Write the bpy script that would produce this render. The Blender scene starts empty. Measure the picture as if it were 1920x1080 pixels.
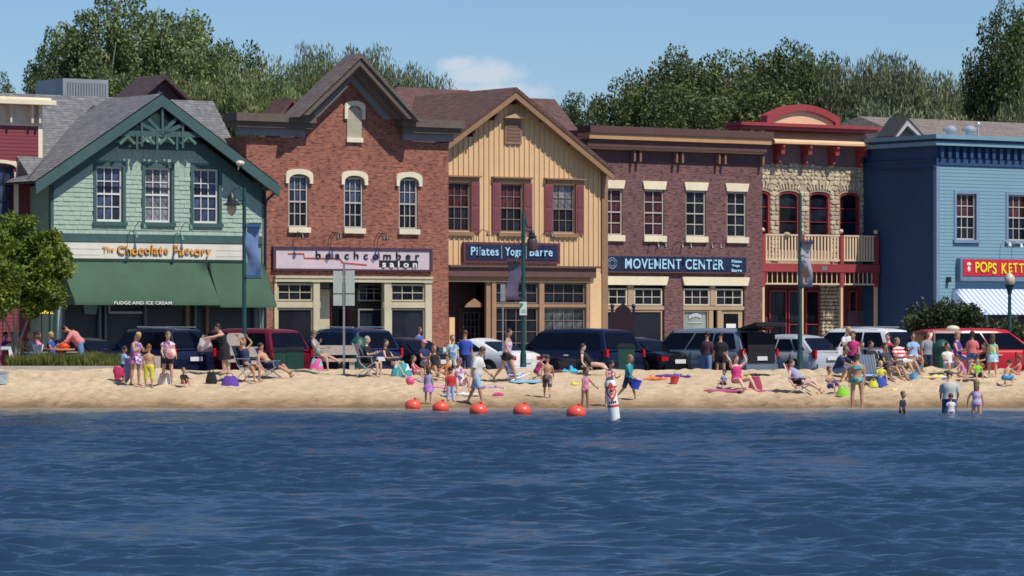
import bpy, bmesh, math, random
import numpy as np
from mathutils import Vector, Matrix

rnd = random.Random(7)
R = math.radians
SC = bpy.context.scene
COL = SC.collection

# ------------------------------------------------------------ camera, light, exposure
F = 7000.0            # focal length in pixels of the 1920 px wide photograph
H = 2.54              # eye height over the lake
HY = 605.0            # horizon row
cam = bpy.data.cameras.new("camera")
camo = bpy.data.objects.new("camera", cam)
COL.objects.link(camo)
cam.sensor_width = 36
cam.lens = 36 * F / 1920
cam.shift_y = (HY - 540) / 1920
cam.clip_start = 1
cam.clip_end = 6000
camo.location = (0, 0, H)
camo.rotation_euler = (R(90), 0, 0)
SC.camera = camo

SUN_AZ = (0.77, -0.64)
SUN_EL = 56
w = bpy.data.worlds.new("World")
SC.world = w
w.use_nodes = True
wn, wl = w.node_tree.nodes, w.node_tree.links
wn.clear()
sky = wn.new("ShaderNodeTexSky")
sky.sky_type = 'NISHITA'
sky.sun_disc = False
sky.sun_elevation = R(SUN_EL)
sky.sun_rotation = math.atan2(SUN_AZ[0], SUN_AZ[1])
sky.altitude = 0
sky.air_density = 1.0
sky.dust_density = 0.0
sky.ozone_density = 6.0
# the sky in view: deeper blue than the clear-sky model gives at the horizon
tint = wn.new("ShaderNodeMix"); tint.data_type = 'RGBA'; tint.blend_type = 'MULTIPLY'
tint.inputs[0].default_value = 1.0
tint.inputs[7].default_value = (0.86, 0.98, 1.16, 1)
wl.new(sky.outputs[0], tint.inputs[6])
# one small fair-weather cloud, low over the roofs
tc = wn.new("ShaderNodeTexCoord")
def vdir(px, py):
    return Vector(((px - 960) / F, 1, (HY - py) / F))
mp = wn.new("ShaderNodeVectorMath"); mp.operation = 'DIVIDE'
sx = wn.new("ShaderNodeSeparateXYZ")
wl.new(tc.outputs['Generated'], sx.inputs[0])
def mth(op, a, b=None, clamp=False):
    n = wn.new("ShaderNodeMath"); n.operation = op; n.use_clamp = clamp
    for i, v in enumerate((a, b)):
        if v is None: continue
        if isinstance(v, (int, float)): n.inputs[i].default_value = v
        else: wl.new(v, n.inputs[i])
    return n.outputs[0]
cx_ = mth('DIVIDE', sx.outputs[0], sx.outputs[1])
cz_ = mth('DIVIDE', sx.outputs[2], sx.outputs[1])
cmb = wn.new("ShaderNodeCombineXYZ")
wl.new(cx_, cmb.inputs[0]); wl.new(cz_, cmb.inputs[2])
nz = wn.new("ShaderNodeTexNoise")
nz.inputs['Scale'].default_value = 160; nz.inputs['Detail'].default_value = 6; nz.inputs['Roughness'].default_value = .6
wl.new(cmb.outputs[0], nz.inputs['Vector'])
def blob(px, py, rx, rz):
    a = mth('DIVIDE', mth('SUBTRACT', cx_, (px - 960) / F), rx / F)
    b = mth('DIVIDE', mth('SUBTRACT', cz_, (HY - py) / F), rz / F)
    d = mth('SQRT', mth('ADD', mth('MULTIPLY', a, a), mth('MULTIPLY', b, b)))
    return mth('SUBTRACT', 1.0, d)
bl = mth('MAXIMUM', blob(905, 140, 92, 34), blob(862, 120, 58, 18))
bl = mth('MAXIMUM', bl, blob(925, 178, 130, 32))
dens = mth('ADD', bl, mth('MULTIPLY', mth('SUBTRACT', nz.outputs[0], 0.5), 1.3))
front = mth('GREATER_THAN', sx.outputs[1], 0.5)
dens = mth('MULTIPLY', mth('MULTIPLY', mth('MULTIPLY', dens, 1.6, True), front), 0.62)
cm = wn.new("ShaderNodeMix"); cm.data_type = 'RGBA'
wl.new(dens, cm.inputs[0]); wl.new(tint.outputs[2], cm.inputs[6])
cm.inputs[7].default_value = (8.2, 8.4, 9.0, 1)
bg = wn.new("ShaderNodeBackground")
bg.inputs[1].default_value = 0.088
wo = wn.new("ShaderNodeOutputWorld")
wl.new(cm.outputs[2], bg.inputs[0]); wl.new(bg.outputs[0], wo.inputs[0])

sd = bpy.data.lights.new("sun", 'SUN')
sd.energy = 4.5; sd.angle = R(0.5); sd.color = (1.0, 0.94, 0.84)
so = bpy.data.objects.new("sun", sd)
COL.objects.link(so)
el = R(SUN_EL)
sv = Vector((SUN_AZ[0] * math.cos(el), SUN_AZ[1] * math.cos(el), math.sin(el)))
so.rotation_euler = sv.to_track_quat('Z', 'Y').to_euler()
so.location = sv * 200

SC.view_settings.view_transform = 'Standard'
SC.view_settings.look = 'None'
SC.view_settings.exposure = 0.0
SC.view_settings.gamma = 1
SC.view_settings.use_curve_mapping = False
SC.render.engine = 'CYCLES'
SC.cycles.filter_width = 1.6
SC.cycles.max_bounces = 5

# ------------------------------------------------------------ materials
MATS = {}
def lin(c):
    return tuple((v / 255 / 12.92 if v / 255 <= .04045 else ((v / 255 + .055) / 1.055) ** 2.4) for v in c)

def M(key, col=None, rough=.7, var=.15, scale=3.0, metal=0.0, kind=None, col2=None, bump=0.0, spec=.5, coat=0.0, p=None):
    if key in MATS: return MATS[key]
    m = bpy.data.materials.new(key); MATS[key] = m
    m.use_nodes = True
    n, l = m.node_tree.nodes, m.node_tree.links
    b = n["Principled BSDF"]
    b.inputs['Roughness'].default_value = rough
    b.inputs['Metallic'].default_value = metal
    b.inputs['Specular IOR Level'].default_value = spec
    b.inputs['Coat Weight'].default_value = coat
    t = n.new("ShaderNodeTexCoord")
    src = t.outputs['Object']
    def mix(a, c, f=.5, mode='MIX'):
        x = n.new("ShaderNodeMix"); x.data_type = 'RGBA'; x.blend_type = mode
        for i, v in ((0, f), (6, a), (7, c)):
            if isinstance(v, (int, float)): x.inputs[i].default_value = v
            elif isinstance(v, tuple): x.inputs[i].default_value = (*v, 1)
            else: l.new(v, x.inputs[i])
        return x.outputs[2]
    def noise(s, d=4, vec=None, r=.6):
        x = n.new("ShaderNodeTexNoise"); x.inputs['Scale'].default_value = s; x.inputs['Detail'].default_value = d
        x.inputs['Roughness'].default_value = r
        l.new(vec or src, x.inputs['Vector']); return x.outputs[0]
    def ramp(f, stops):
        x = n.new("ShaderNodeValToRGB"); e = x.color_ramp.elements
        while len(e) < len(stops): e.new(.5)
        for i, (q, c) in enumerate(stops): e[i].position = q; e[i].color = (*c, 1) if len(c) == 3 else c
        l.new(f, x.inputs[0]); return x.outputs[0]
    def mapr(scale, rot=(0, 0, 0)):
        x = n.new("ShaderNodeMapping"); x.inputs['Scale'].default_value = scale; x.inputs['Rotation'].default_value = rot
        l.new(src, x.inputs[0]); return x.outputs[0]
    def dobump(h, s, d=.02):
        x = n.new("ShaderNodeBump"); x.inputs['Strength'].default_value = s; x.inputs['Distance'].default_value = d
        l.new(h, x.inputs['Height']); l.new(x.outputs[0], b.inputs['Normal'])
    def wallvec(sx_=1, sz_=1):
        s = n.new("ShaderNodeSeparateXYZ"); l.new(src, s.inputs[0])
        a = n.new("ShaderNodeMath"); a.operation = 'ADD'; l.new(s.outputs[0], a.inputs[0]); l.new(s.outputs[1], a.inputs[1])
        c = n.new("ShaderNodeCombineXYZ"); l.new(a.outputs[0], c.inputs[0]); l.new(s.outputs[2], c.inputs[1])
        return c.outputs[0]
    dk = tuple(v * (1 - var) for v in col) if col else None
    lt = tuple(min(1, v * (1 + var)) for v in col) if col else None
    if kind == 'brick':
        x = n.new("ShaderNodeTexBrick"); l.new(wallvec(), x.inputs['Vector'])
        x.inputs['Scale'].default_value = 1.0
        bw, bh = p or (.21, .075)
        x.inputs['Brick Width'].default_value = bw; x.inputs['Row Height'].default_value = bh
        x.inputs['Mortar Size'].default_value = .007; x.inputs['Mortar Smooth'].default_value = .3
        x.inputs['Bias'].default_value = -.1
        x.inputs['Color1'].default_value = (*col, 1); x.inputs['Color2'].default_value = (*col2, 1)
        x.inputs['Mortar'].default_value = (*(tuple(v * .8 + .06 for v in col)), 1)
        big = ramp(noise(1.1), [(.3, (.78, .78, .8)), (.7, (1.15, 1.12, 1.1))])
        # single bricks that stand out darker or paler
        v = n.new("ShaderNodeMapping"); v.inputs['Scale'].default_value = (1 / bw * .9, 1 / bh, 1)
        l.new(wallvec(), v.inputs[0])
        sp = ramp(noise(1.0, 1, v.outputs[0]), [(.36, (.45, .42, .45)), (.47, (1, 1, 1)), (.62, (1.0, 1.0, 1.0)), (.74, (1.45, 1.4, 1.3))])
        l.new(mix(mix(x.outputs[0], big, 1.0, 'MULTIPLY'), sp, .9, 'MULTIPLY'), b.inputs['Base Color'])
        dobump(x.outputs[1], -.5, .01)
    elif kind == 'roof':
        x = n.new("ShaderNodeTexBrick"); l.new(wallvec(), x.inputs['Vector'])
        x.inputs['Scale'].default_value = 1
        x.inputs['Brick Width'].default_value = .3; x.inputs['Row Height'].default_value = .1
        x.inputs['Mortar Size'].default_value = .012
        x.inputs['Color1'].default_value = (*dk, 1); x.inputs['Color2'].default_value = (*lt, 1)
        x.inputs['Mortar'].default_value = (*(tuple(v * .6 for v in col)), 1)
        l.new(mix(x.outputs[0], ramp(noise(5, 5), [(.3, (.75, .75, .75)), (.7, (1.3, 1.3, 1.3))]), 1.0, 'MULTIPLY'), b.inputs['Base Color'])
        dobump(noise(25), .6, .02)
    elif kind == 'leaf':
        oi = n.new("ShaderNodeObjectInfo")
        f = noise(scale, 3)
        c = ramp(f, [(.3, dk), (.5, col), (.68, col2 or lt)])
        hs = n.new("ShaderNodeHueSaturation"); l.new(c, hs.inputs['Color'])
        mr = n.new("ShaderNodeMapRange"); mr.inputs['To Min'].default_value = .8; mr.inputs['To Max'].default_value = 1.2
        l.new(oi.outputs['Random'], mr.inputs[0]); l.new(mr.outputs[0], hs.inputs['Value'])
        l.new(hs.outputs[0], b.inputs['Base Color'])
        tr = n.new("ShaderNodeBsdfTranslucent"); l.new(hs.outputs[0], tr.inputs[0])
        ms = n.new("ShaderNodeMixShader"); ms.inputs[0].default_value = .3
        l.new(b.outputs[0], ms.inputs[1]); l.new(tr.outputs[0], ms.inputs[2])
        l.new(ms.outputs[0], n["Material Output"].inputs[0])
    elif kind == 'sand':
        s = n.new("ShaderNodeSeparateXYZ"); l.new(src, s.inputs[0])
        a = ramp(noise(.9, 6), [(.3, dk), (.7, lt)])
        sp = ramp(noise(4, 6, None, .75), [(.28, (.5, .44, .38)), (.44, (.95, .94, .92)), (.75, (1.12, 1.1, 1.05))])
        c = mix(a, sp, 1.0, 'MULTIPLY')
        q = n.new("ShaderNodeMath"); q.operation = 'ADD'; l.new(s.outputs[2], q.inputs[0])
        q2 = n.new("ShaderNodeMath"); q2.operation = 'MULTIPLY_ADD'; l.new(noise(.8, 5, mapr((1, .3, 1))), q2.inputs[0]); q2.inputs[1].default_value = .5; q2.inputs[2].default_value = -.25
        l.new(q2.outputs[0], q.inputs[1])
        wet = ramp(q.outputs[0], [(.0, (.36, .33, .28)), (.08, (.46, .40, .33)), (.16, (.66, .60, .53)), (.27, (.86, .82, .77)), (.48, (1, 1, 1))])
        l.new(mix(c, wet, 1.0, 'MULTIPLY'), b.inputs['Base Color'])
        dobump(noise(14, 6), .9, .05)
    elif kind == 'stripe':       # cloth with stripes; p = (axis scale vector)
        x = n.new("ShaderNodeTexWave"); x.inputs['Scale'].default_value = scale
        x.bands_direction = p or 'Z'
        l.new(src, x.inputs['Vector'])
        l.new(ramp(x.outputs[0], [(.45, col), (.55, col2)]), b.inputs['Base Color'])
    elif kind == 'print':
        x = n.new("ShaderNodeTexVoronoi"); x.inputs['Scale'].default_value = scale; l.new(src, x.inputs['Vector'])
        g = n.new("ShaderNodeSeparateColor"); l.new(x.outputs['Color'], g.inputs[0])
        c3 = p or (.8, .8, .8)
        l.new(ramp(g.outputs[0], [(.0, col), (.4, col), (.45, col2), (.7, col2), (.75, c3)]), b.inputs['Base Color'])
    elif kind == 'random':       # each object its own tone between col and col2
        oi = n.new("ShaderNodeObjectInfo")
        c = mix(col, col2, oi.outputs['Random'])
        c = mix(c, ramp(noise(scale, 4), [(.3, (.8, .8, .8)), (.7, (1.15, 1.15, 1.15))]), 1.0, 'MULTIPLY')
        l.new(c, b.inputs['Base Color'])
        if bump: dobump(noise(scale * 3), bump)
    elif kind == 'glass':        # window glass seen from outside: dark room, dim curtain tones, sky gloss
        c = ramp(noise(scale, 2), [(.35, dk), (.65, lt)])
        oi = n.new("ShaderNodeObjectInfo"); mr = n.new("ShaderNodeMapRange"); mr.inputs['To Min'].default_value = .45; mr.inputs['To Max'].default_value = 2.0
        l.new(oi.outputs['Random'], mr.inputs[0]); hs = n.new("ShaderNodeHueSaturation"); l.new(c, hs.inputs['Color']); l.new(mr.outputs[0], hs.inputs['Value'])
        l.new(hs.outputs[0], b.inputs['Base Color'])
        dobump(noise(1.2, 1), .05, .05)
    else:
        if var > 0:
            l.new(mix(ramp(noise(scale, 5), [(.28, dk), (.72, lt)]), ramp(noise(.55, 5, mapr((1, 1, .5))), [(.3, (.86, .85, .84)), (.6, (1.04, 1.04, 1.03))]), 1.0, 'MULTIPLY'), b.inputs['Base Color'])
        else: b.inputs['Base Color'].default_value = (*col, 1)
        if bump: dobump(noise(scale * 6), bump)
    return m

# ------------------------------------------------------------ mesh helpers
def tag(o, label=None, cat=None, group=None, kind=None):
    if label: o['label'] = label
    if cat: o['category'] = cat
    if group: o['group'] = group
    if kind: o['kind'] = kind
    return o

OFF = {}
def link(o, parent=None):
    COL.objects.link(o)
    if parent is not None:
        o.parent = parent
        OFF[o.name] = OFF.get(parent.name, Vector((0, 0, 0)))
    return o

class MB:
    def __init__(s): s.v = []; s.f = []
    def add(s, vs, fs):
        o = len(s.v); s.v += [tuple(v) for v in vs]; s.f += [tuple(i + o for i in f) for f in fs]; return s
    def box(s, x0, x1, y0, y1, z0, z1):
        return s.add([(x0, y0, z0), (x1, y0, z0), (x1, y1, z0), (x0, y1, z0), (x0, y0, z1), (x1, y0, z1), (x1, y1, z1), (x0, y1, z1)],
                     [(0, 3, 2, 1), (4, 5, 6, 7), (0, 1, 5, 4), (1, 2, 6, 5), (2, 3, 7, 6), (3, 0, 4, 7)])
    def prism(s, pts, y0, y1):          # polygon in (x,z), counter-clockwise seen from the front (-y), extruded in y
        n = len(pts)
        vs = [(x, y0, z) for x, z in pts] + [(x, y1, z) for x, z in pts]
        fs = [tuple(range(n)), tuple(range(2 * n - 1, n - 1, -1))]
        fs += [(i, i + n, (i + 1) % n + n, (i + 1) % n) for i in range(n)]
        return s.add(vs, fs)
    def bar(s, a, b, w, d=None, up=(0, 0, 1)):      # square bar between two points
        a, b = Vector(a), Vector(b); d = d or w
        t = (b - a).normalized(); u = Vector(up)
        if abs(t.dot(u)) > .95: u = Vector((0, 1, 0))
        r = t.cross(u).normalized(); u = r.cross(t)
        c = [r * w / 2 * i + u * d / 2 * j for i, j in ((-1, -1), (1, -1), (1, 1), (-1, 1))]
        return s.add([a + k for k in c] + [b + k for k in c], [(3, 2, 1, 0), (4, 5, 6, 7), (0, 1, 5, 4), (1, 2, 6, 5), (2, 3, 7, 6), (3, 0, 4, 7)])
    def tube(s, pts, rad, seg=8, side=None, rad2=None):   # lofted tube, elliptic when rad2 is given
        pts = [Vector(p) for p in pts]; n = len(pts)
        rad = rad if isinstance(rad, (list, tuple)) else [rad] * n
        rad2 = rad2 if rad2 is not None else rad
        rad2 = rad2 if isinstance(rad2, (list, tuple)) else [rad2] * n
        o = len(s.v); sd0 = Vector(side) if side is not None else None
        for i, p in enumerate(pts):
            t = (pts[min(i + 1, n - 1)] - pts[max(i - 1, 0)])
            t = t.normalized() if t.length > 1e-6 else Vector((0, 0, 1))
            sdv = sd0 if sd0 is not None else (Vector((1, 0, 0)) if abs(t.x) < .9 else Vector((0, 1, 0)))
            u = (sdv - t * sdv.dot(t))
            u = u.normalized() if u.length > 1e-4 else t.orthogonal().normalized()
            q = t.cross(u)
            for k in range(seg):
                a = 2 * math.pi * k / seg
                s.v.append(tuple(p + u * (math.cos(a) * rad[i]) + q * (math.sin(a) * rad2[i])))
        for i in range(n - 1):
            for k in range(seg):
                a, b = o + i * seg + k, o + i * seg + (k + 1) % seg
                s.f.append((a, b, b + seg, a + seg))
        s.f.append(tuple(o + k for k in range(seg - 1, -1, -1)))
        s.f.append(tuple(o + (n - 1) * seg + k for k in range(seg)))
        return s
    def ball(s, c, r, seg=12, rings=8, sx=1, sy=1, sz=1):
        o = len(s.v); c = Vector(c)
        for i in range(1, rings):
            a = math.pi * i / rings
            for k in range(seg):
                b = 2 * math.pi * k / seg
                s.v.append((c.x + r * sx * math.sin(a) * math.cos(b), c.y + r * sy * math.sin(a) * math.sin(b), c.z + r * sz * math.cos(a)))
        t = len(s.v); s.v.append((c.x, c.y, c.z + r * sz)); s.v.append((c.x, c.y, c.z - r * sz))
        for i in range(rings - 2):
            for k in range(seg):
                a, b = o + i * seg + k, o + i * seg + (k + 1) % seg
                s.f.append((a, a + seg, b + seg, b))
        for k in range(seg):
            s.f.append((t, o + k, o + (k + 1) % seg))
            s.f.append((t + 1, o + (rings - 2) * seg + (k + 1) % seg, o + (rings - 2) * seg + k))
        return s
    def lathe(s, prof, seg=16, c=(0, 0, 0)):      # prof: (r, z)
        o = len(s.v)
        for r, z in prof:
            for k in range(seg):
                a = 2 * math.pi * k / seg
                s.v.append((c[0] + r * math.cos(a), c[1] + r * math.sin(a), c[2] + z))
        for i in range(len(prof) - 1):
            for k in range(seg):
                a, b = o + i * seg + k, o + i * seg + (k + 1) % seg
                s.f.append((a, b, b + seg, a + seg))
        s.f.append(tuple(o + k for k in range(seg - 1, -1, -1)))
        s.f.append(tuple(o + (len(prof) - 1) * seg + k for k in range(seg)))
        return s
    def build(s, name, mat, parent=None, smooth=False, fix=False):
        me = bpy.data.meshes.new(name)
        off = OFF.get(parent.name, Vector((0, 0, 0))) if parent is not None else Vector((0, 0, 0))
        me.from_pydata([(x - off[0], y - off[1], z - off[2]) for x, y, z in s.v], [], s.f)
        if fix:
            bm = bmesh.new(); bm.from_mesh(me)
            if fix == 'weld': bmesh.ops.remove_doubles(bm, verts=bm.verts, dist=.001)
            bmesh.ops.recalc_face_normals(bm, faces=bm.faces); bm.to_mesh(me); bm.free()
        me.materials.append(mat)
        if smooth:
            me.polygons.foreach_set('use_smooth', [True] * len(me.polygons))
            me.set_sharp_from_angle(angle=R(smooth if smooth > 1 else 50))
        o = bpy.data.objects.new(name, me)
        return link(o, parent)

UNIT = {}
def unitbox(mat, bev=0.0, seed=0):
    k = (mat.name, bev, seed)
    if k not in UNIT:
        b = MB()
        if bev:
            r = random.Random(seed + 5)
            n = 8; ang = [2 * math.pi * (i + r.uniform(-.25, .25)) / n for i in range(n)]
            def sq(a, s): 
                c, q = math.cos(a), math.sin(a); m = max(abs(c), abs(q)) * .6 + .4
                return c / m * .5 * s, q / m * .5 * s
            pts0 = [sq(a, 1) for a in ang]; pts1 = [sq(a, .78) for a in ang]
            vs = [(x, .5, z) for x, z in pts0] + [(x, -.15, z) for x, z in pts0] + [(x, -.5, z) for x, z in pts1]
            fs = [tuple(range(2 * n, 3 * n))]
            for q in (0, n): fs += [(q + i, q + n + i, q + n + (i + 1) % n, q + (i + 1) % n) for i in range(n)]
            b.add(vs, [tuple(reversed(f)) for f in fs[1:]] + fs[:1])
        else: b.box(-.5, .5, -.5, .5, -.5, .5)
        me = bpy.data.meshes.new("piece"); me.from_pydata(b.v, [], b.f); me.materials.append(mat)
        if bev:
            bm = bmesh.new(); bm.from_mesh(me); bmesh.ops.recalc_face_normals(bm, faces=bm.faces); bm.to_mesh(me); bm.free()
        UNIT[k] = me
    return UNIT[k]
def piece(name, mat, parent, x0, x1, y0, y1, z0, z1, bev=0, seed=0, rot=None):
    o = bpy.data.objects.new(name, unitbox(mat, bev, seed))
    off = OFF.get(parent.name, Vector((0, 0, 0)))
    o.location = ((x0 + x1) / 2 - off[0], (y0 + y1) / 2 - off[1], (z0 + z1) / 2 - off[2])
    o.scale = (x1 - x0, y1 - y0, z1 - z0)
    if rot: o.rotation_euler = rot
    COL.objects.link(o); o.parent = parent
    return o

# ------------------------------------------------------------ facade frame: x along the row, -y out of the facades
TH = R(35); C_, S_ = math.cos(TH), math.sin(TH); D0 = 149.0
GB = 0.72             # pavement level
def FX(px, d=0.0):
    k = (px - 960) / F
    return (k * (D0 - d * C_) - d * S_) / (C_ - k * S_)
def FZ(px, py, d=0.0):
    x = FX(px, d); Y = D0 + x * S_ - d * C_
    return H - (py - HY) * Y / F
def fthing(name, label, cat, x, d, z=GB, group=None):
    o = bpy.data.objects.new(name, None)
    o.empty_display_size = .3
    o.location = (x * C_ + d * S_, D0 + x * S_ - d * C_, z)
    o.rotation_euler = (0, 0, TH)
    COL.objects.link(o); OFF[o.name] = Vector((x, -d, z))
    return tag(o, label, cat, group)
def thing(name, label, cat, loc, rz=0.0, group=None):
    o = bpy.data.objects.new(name, None); o.empty_display_size = .3
    o.location = loc; o.rotation_euler = (0, 0, rz); COL.objects.link(o)
    OFF[o.name] = Vector((0, 0, 0))
    return tag(o, label, cat, group)

def text_mb(body, x0, x1, z0, z1, y, bold=.0, wob=None, seed=1, fit=True, shear=0.0):
    """lettering as flat glyph solids in the (x,z) plane, fitted to a rectangle"""
    r = random.Random(seed); mb = MB(); adv = 0.0
    chunks = list(body) if wob else [body]
    allv = []
    for ch in chunks:
        if ch == ' ': adv += .32; continue
        cu = bpy.data.curves.new("t", 'FONT'); cu.body = ch; cu.offset = bold; cu.extrude = .03; cu.resolution_u = 3; cu.space_character = 1.1; cu.shear = shear
        ob = bpy.data.objects.new("t", cu); COL.objects.link(ob)
        dg = bpy.context.evaluated_depsgraph_get(); dg.update()
        me = bpy.data.meshes.new_from_object(ob.evaluated_get(dg))
        vs = np.array([v.co[:] for v in me.vertices]); fs = [tuple(p.vertices) for p in me.polygons]
        bpy.data.objects.remove(ob); bpy.data.curves.remove(cu)
        if len(vs) == 0: continue
        wd = vs[:, 0].max()
        if wob:
            a = r.uniform(-wob, wob); s = 1 + r.uniform(-.15, .2)
            cx = wd / 2; X = (vs[:, 0] - cx) * s; Y = (vs[:, 1] - .35) * s
            vs[:, 0] = X * math.cos(a) - Y * math.sin(a) + cx + adv; vs[:, 1] = X * math.sin(a) + Y * math.cos(a) + .35 + r.uniform(-.06, .06)
            adv += wd + .07
        allv.append((vs, fs)); bpy.data.meshes.remove(me)
    A = np.concatenate([v for v, _ in allv]); mn, mx = A.min(0), A.max(0)
    for vs, fs in allv:
        q = [(x0 + (a - mn[0]) / (mx[0] - mn[0]) * (x1 - x0), y - (c + .03) * .5, z0 + (b_ - mn[1]) / (mx[1] - mn[1]) * (z1 - z0)) for a, b_, c in vs]
        mb.add(q, fs)
    return mb

# ------------------------------------------------------------ value noise for terrain and clumps
def vnoise(X, Y, seed=0):
    g = np.random.RandomState(seed).rand(256, 256)
    xi, yi = np.floor(X).astype(int), np.floor(Y).astype(int)
    fx, fy = X - xi, Y - yi; fx = fx * fx * (3 - 2 * fx); fy = fy * fy * (3 - 2 * fy)
    a = g[xi % 256, yi % 256]; b = g[(xi + 1) % 256, yi % 256]; c = g[xi % 256, (yi + 1) % 256]; d = g[(xi + 1) % 256, (yi + 1) % 256]
    return (a * (1 - fx) + b * fx) * (1 - fy) + (c * (1 - fx) + d * fx) * fy
def grid_obj(name, xs, ys, zf, mat):
    X, Y = np.meshgrid(xs, ys); Z = zf(X, Y); nx, ny = len(xs), len(ys)
    co = np.stack([X, Y, Z], -1).reshape(-1, 3).astype(np.float32)
    i = np.arange(nx * ny).reshape(ny, nx)
    q = np.stack([i[:-1, :-1], i[:-1, 1:], i[1:, 1:], i[1:, :-1]], -1).reshape(-1, 4)
    me = bpy.data.meshes.new(name)
    me.vertices.add(len(co)); me.vertices.foreach_set('co', co.ravel())
    me.loops.add(q.size); me.loops.foreach_set('vertex_index', q.ravel().astype(np.int32))
    me.polygons.add(len(q)); me.polygons.foreach_set('loop_start', (np.arange(len(q)) * 4).astype(np.int32))
    me.polygons.foreach_set('loop_total', np.full(len(q), 4, np.int32))
    me.polygons.foreach_set('use_smooth', np.ones(len(q), bool))
    me.update(); me.materials.append(mat)
    o = bpy.data.objects.new(name, me); COL.objects.link(o); o['kind'] = 'structure'
    return o

# ------------------------------------------------------------ lake, beach, parking, pavement
WL = 111.0            # waterline distance
def sandz(y):
    if y < WL: return (y - WL) * .068
    if y < 121.3: return (y - WL) * .1
    if y < 122.3: return 1.03 - (y - 121.3) * .45
    return .58
def SY(py):           # distance of the beach point seen at row py
    lo, hi = 100.0, 121.3
    for _ in range(40):
        m = (lo + hi) / 2
        if HY + (H - sandz(m)) * F / m > py: lo = m
        else: hi = m
    return lo
def PX(px, Y): return (px - 960) * Y / F

wm = M("water", (.012, .035, .085), rough=.12, var=0)
n_, l_ = wm.node_tree.nodes, wm.node_tree.links
b_ = n_["Principled BSDF"]; b_.inputs['IOR'].default_value = 1.33
t_ = n_.new("ShaderNodeTexCoord")
s_ = n_.new("ShaderNodeSeparateXYZ"); l_.new(t_.outputs['Object'], s_.inputs[0])
r_ = n_.new("ShaderNodeMapRange"); r_.inputs[1].default_value = 94; r_.inputs[2].default_value = 111.3; l_.new(s_.outputs[1], r_.inputs[0])
c_ = n_.new("ShaderNodeValToRGB"); e_ = c_.color_ramp.elements
e_[0].position = 0; e_[0].color = (.018, .044, .084, 1); e_[1].position = 1; e_[1].color = (.36, .31, .23, 1)
e2_ = e_.new(.62); e2_.color = (.055, .085, .12, 1)
l_.new(r_.outputs[0], c_.inputs[0])
l_.new(c_.outputs[0], b_.inputs['Base Color'])
m_ = n_.new("ShaderNodeMapping"); m_.inputs['Scale'].default_value = (.4, 1.0, 1); l_.new(t_.outputs['Object'], m_.inputs[0])
q_ = n_.new("ShaderNodeTexNoise"); q_.inputs['Scale'].default_value = 7; q_.inputs['Detail'].default_value = 5; l_.new(m_.outputs[0], q_.inputs['Vector'])
u_ = n_.new("ShaderNodeBump"); u_.inputs['Strength'].default_value = 1; u_.inputs['Distance'].default_value = .05; l_.new(q_.outputs[0], u_.inputs['Height'])
l_.new(u_.outputs[0], b_.inputs['Normal'])
rs = np.random.RandomState(3)
WAV = []
for i in range(70):
    L = .24 * (1.5 / .24) ** (i / 69.0)
    a = rs.normal(R(84), R(21))
    WAV.append((L, math.cos(a), math.sin(a), rs.rand() * 6.28, .0057 * L * (.5 + rs.rand())))
def waterz(X, Y):
    Z = np.zeros_like(X)
    X2 = X + .35 * vnoise(X * .5, Y * .5, 5) ; Y2 = Y + .5 * vnoise(X * .4 + 7, Y * .4, 6)
    for L, cx, cy, ph, am in WAV:
        Z += am * np.sin(2 * math.pi / L * (X2 * cx + Y2 * cy) + ph)
    Z = Z * (.25 + 1.5 * vnoise(X * .5, Y * .22, 9))
    Z = Z + .3 * np.abs(Z)
    damp = (.3 + .7 * np.clip((WL - 3 - Y) / 14, .0, 1)) * np.clip((WL + .8 - Y) / 1.5, 0, 1) * np.clip((17.5 - np.abs(X)) / 2, 0, 1) * np.clip((Y - 28) / 3, 0, 1)
    return Z * damp
far = [60, 90, 150, 300, 700, 1500]
xs = np.array([-v for v in far[::-1]] + [-40, -30, -22] + list(np.arange(-17.6, 17.61, .085)) + [22, 30, 40] + far, float)
ys = np.array([-1500, -600, -200, -60, 0, 20] + list(np.arange(28, 60, .065)) + list(np.arange(60, 112.8, .09)), float)
tag(grid_obj("lake_water", xs, ys, waterz, wm), "dark blue choppy lake water in front of the beach")

sm = M("sand", (.60, .465, .315), rough=.95, var=.1, kind='sand', spec=.1)
def sandf(X, Y):
    Z = np.vectorize(sandz)(Y).astype(float)
    on = np.clip((Y - WL + .3) / 1.0, 0, 1) * np.clip((122.0 - Y) / .5, 0, 1) * (np.abs(X) < 24)
    b = (np.abs(vnoise(X * 2.2, Y * 1.8, 1) - .5) - .2) * .13 + (vnoise(X * 5, Y * 4, 2) - .5) * .07 + (vnoise(X * .5, Y * .5, 4) - .5) * .06
    b = b * (.3 + 1.5 * vnoise(X * .3 + 3, Y * .35, 8))
    return Z + b * on
xs = np.array([-v for v in far[::-1]] + [-40, -30] + list(np.arange(-22, 22.01, .09)) + [30, 40] + far, float)
ys = np.array([60, 80, 95, 100, 104] + list(np.arange(106, 122.61, .09)), float)
tag(grid_obj("beach_sand", xs, ys, sandf, sm), "tan trampled sand beach along the lake")

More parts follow.
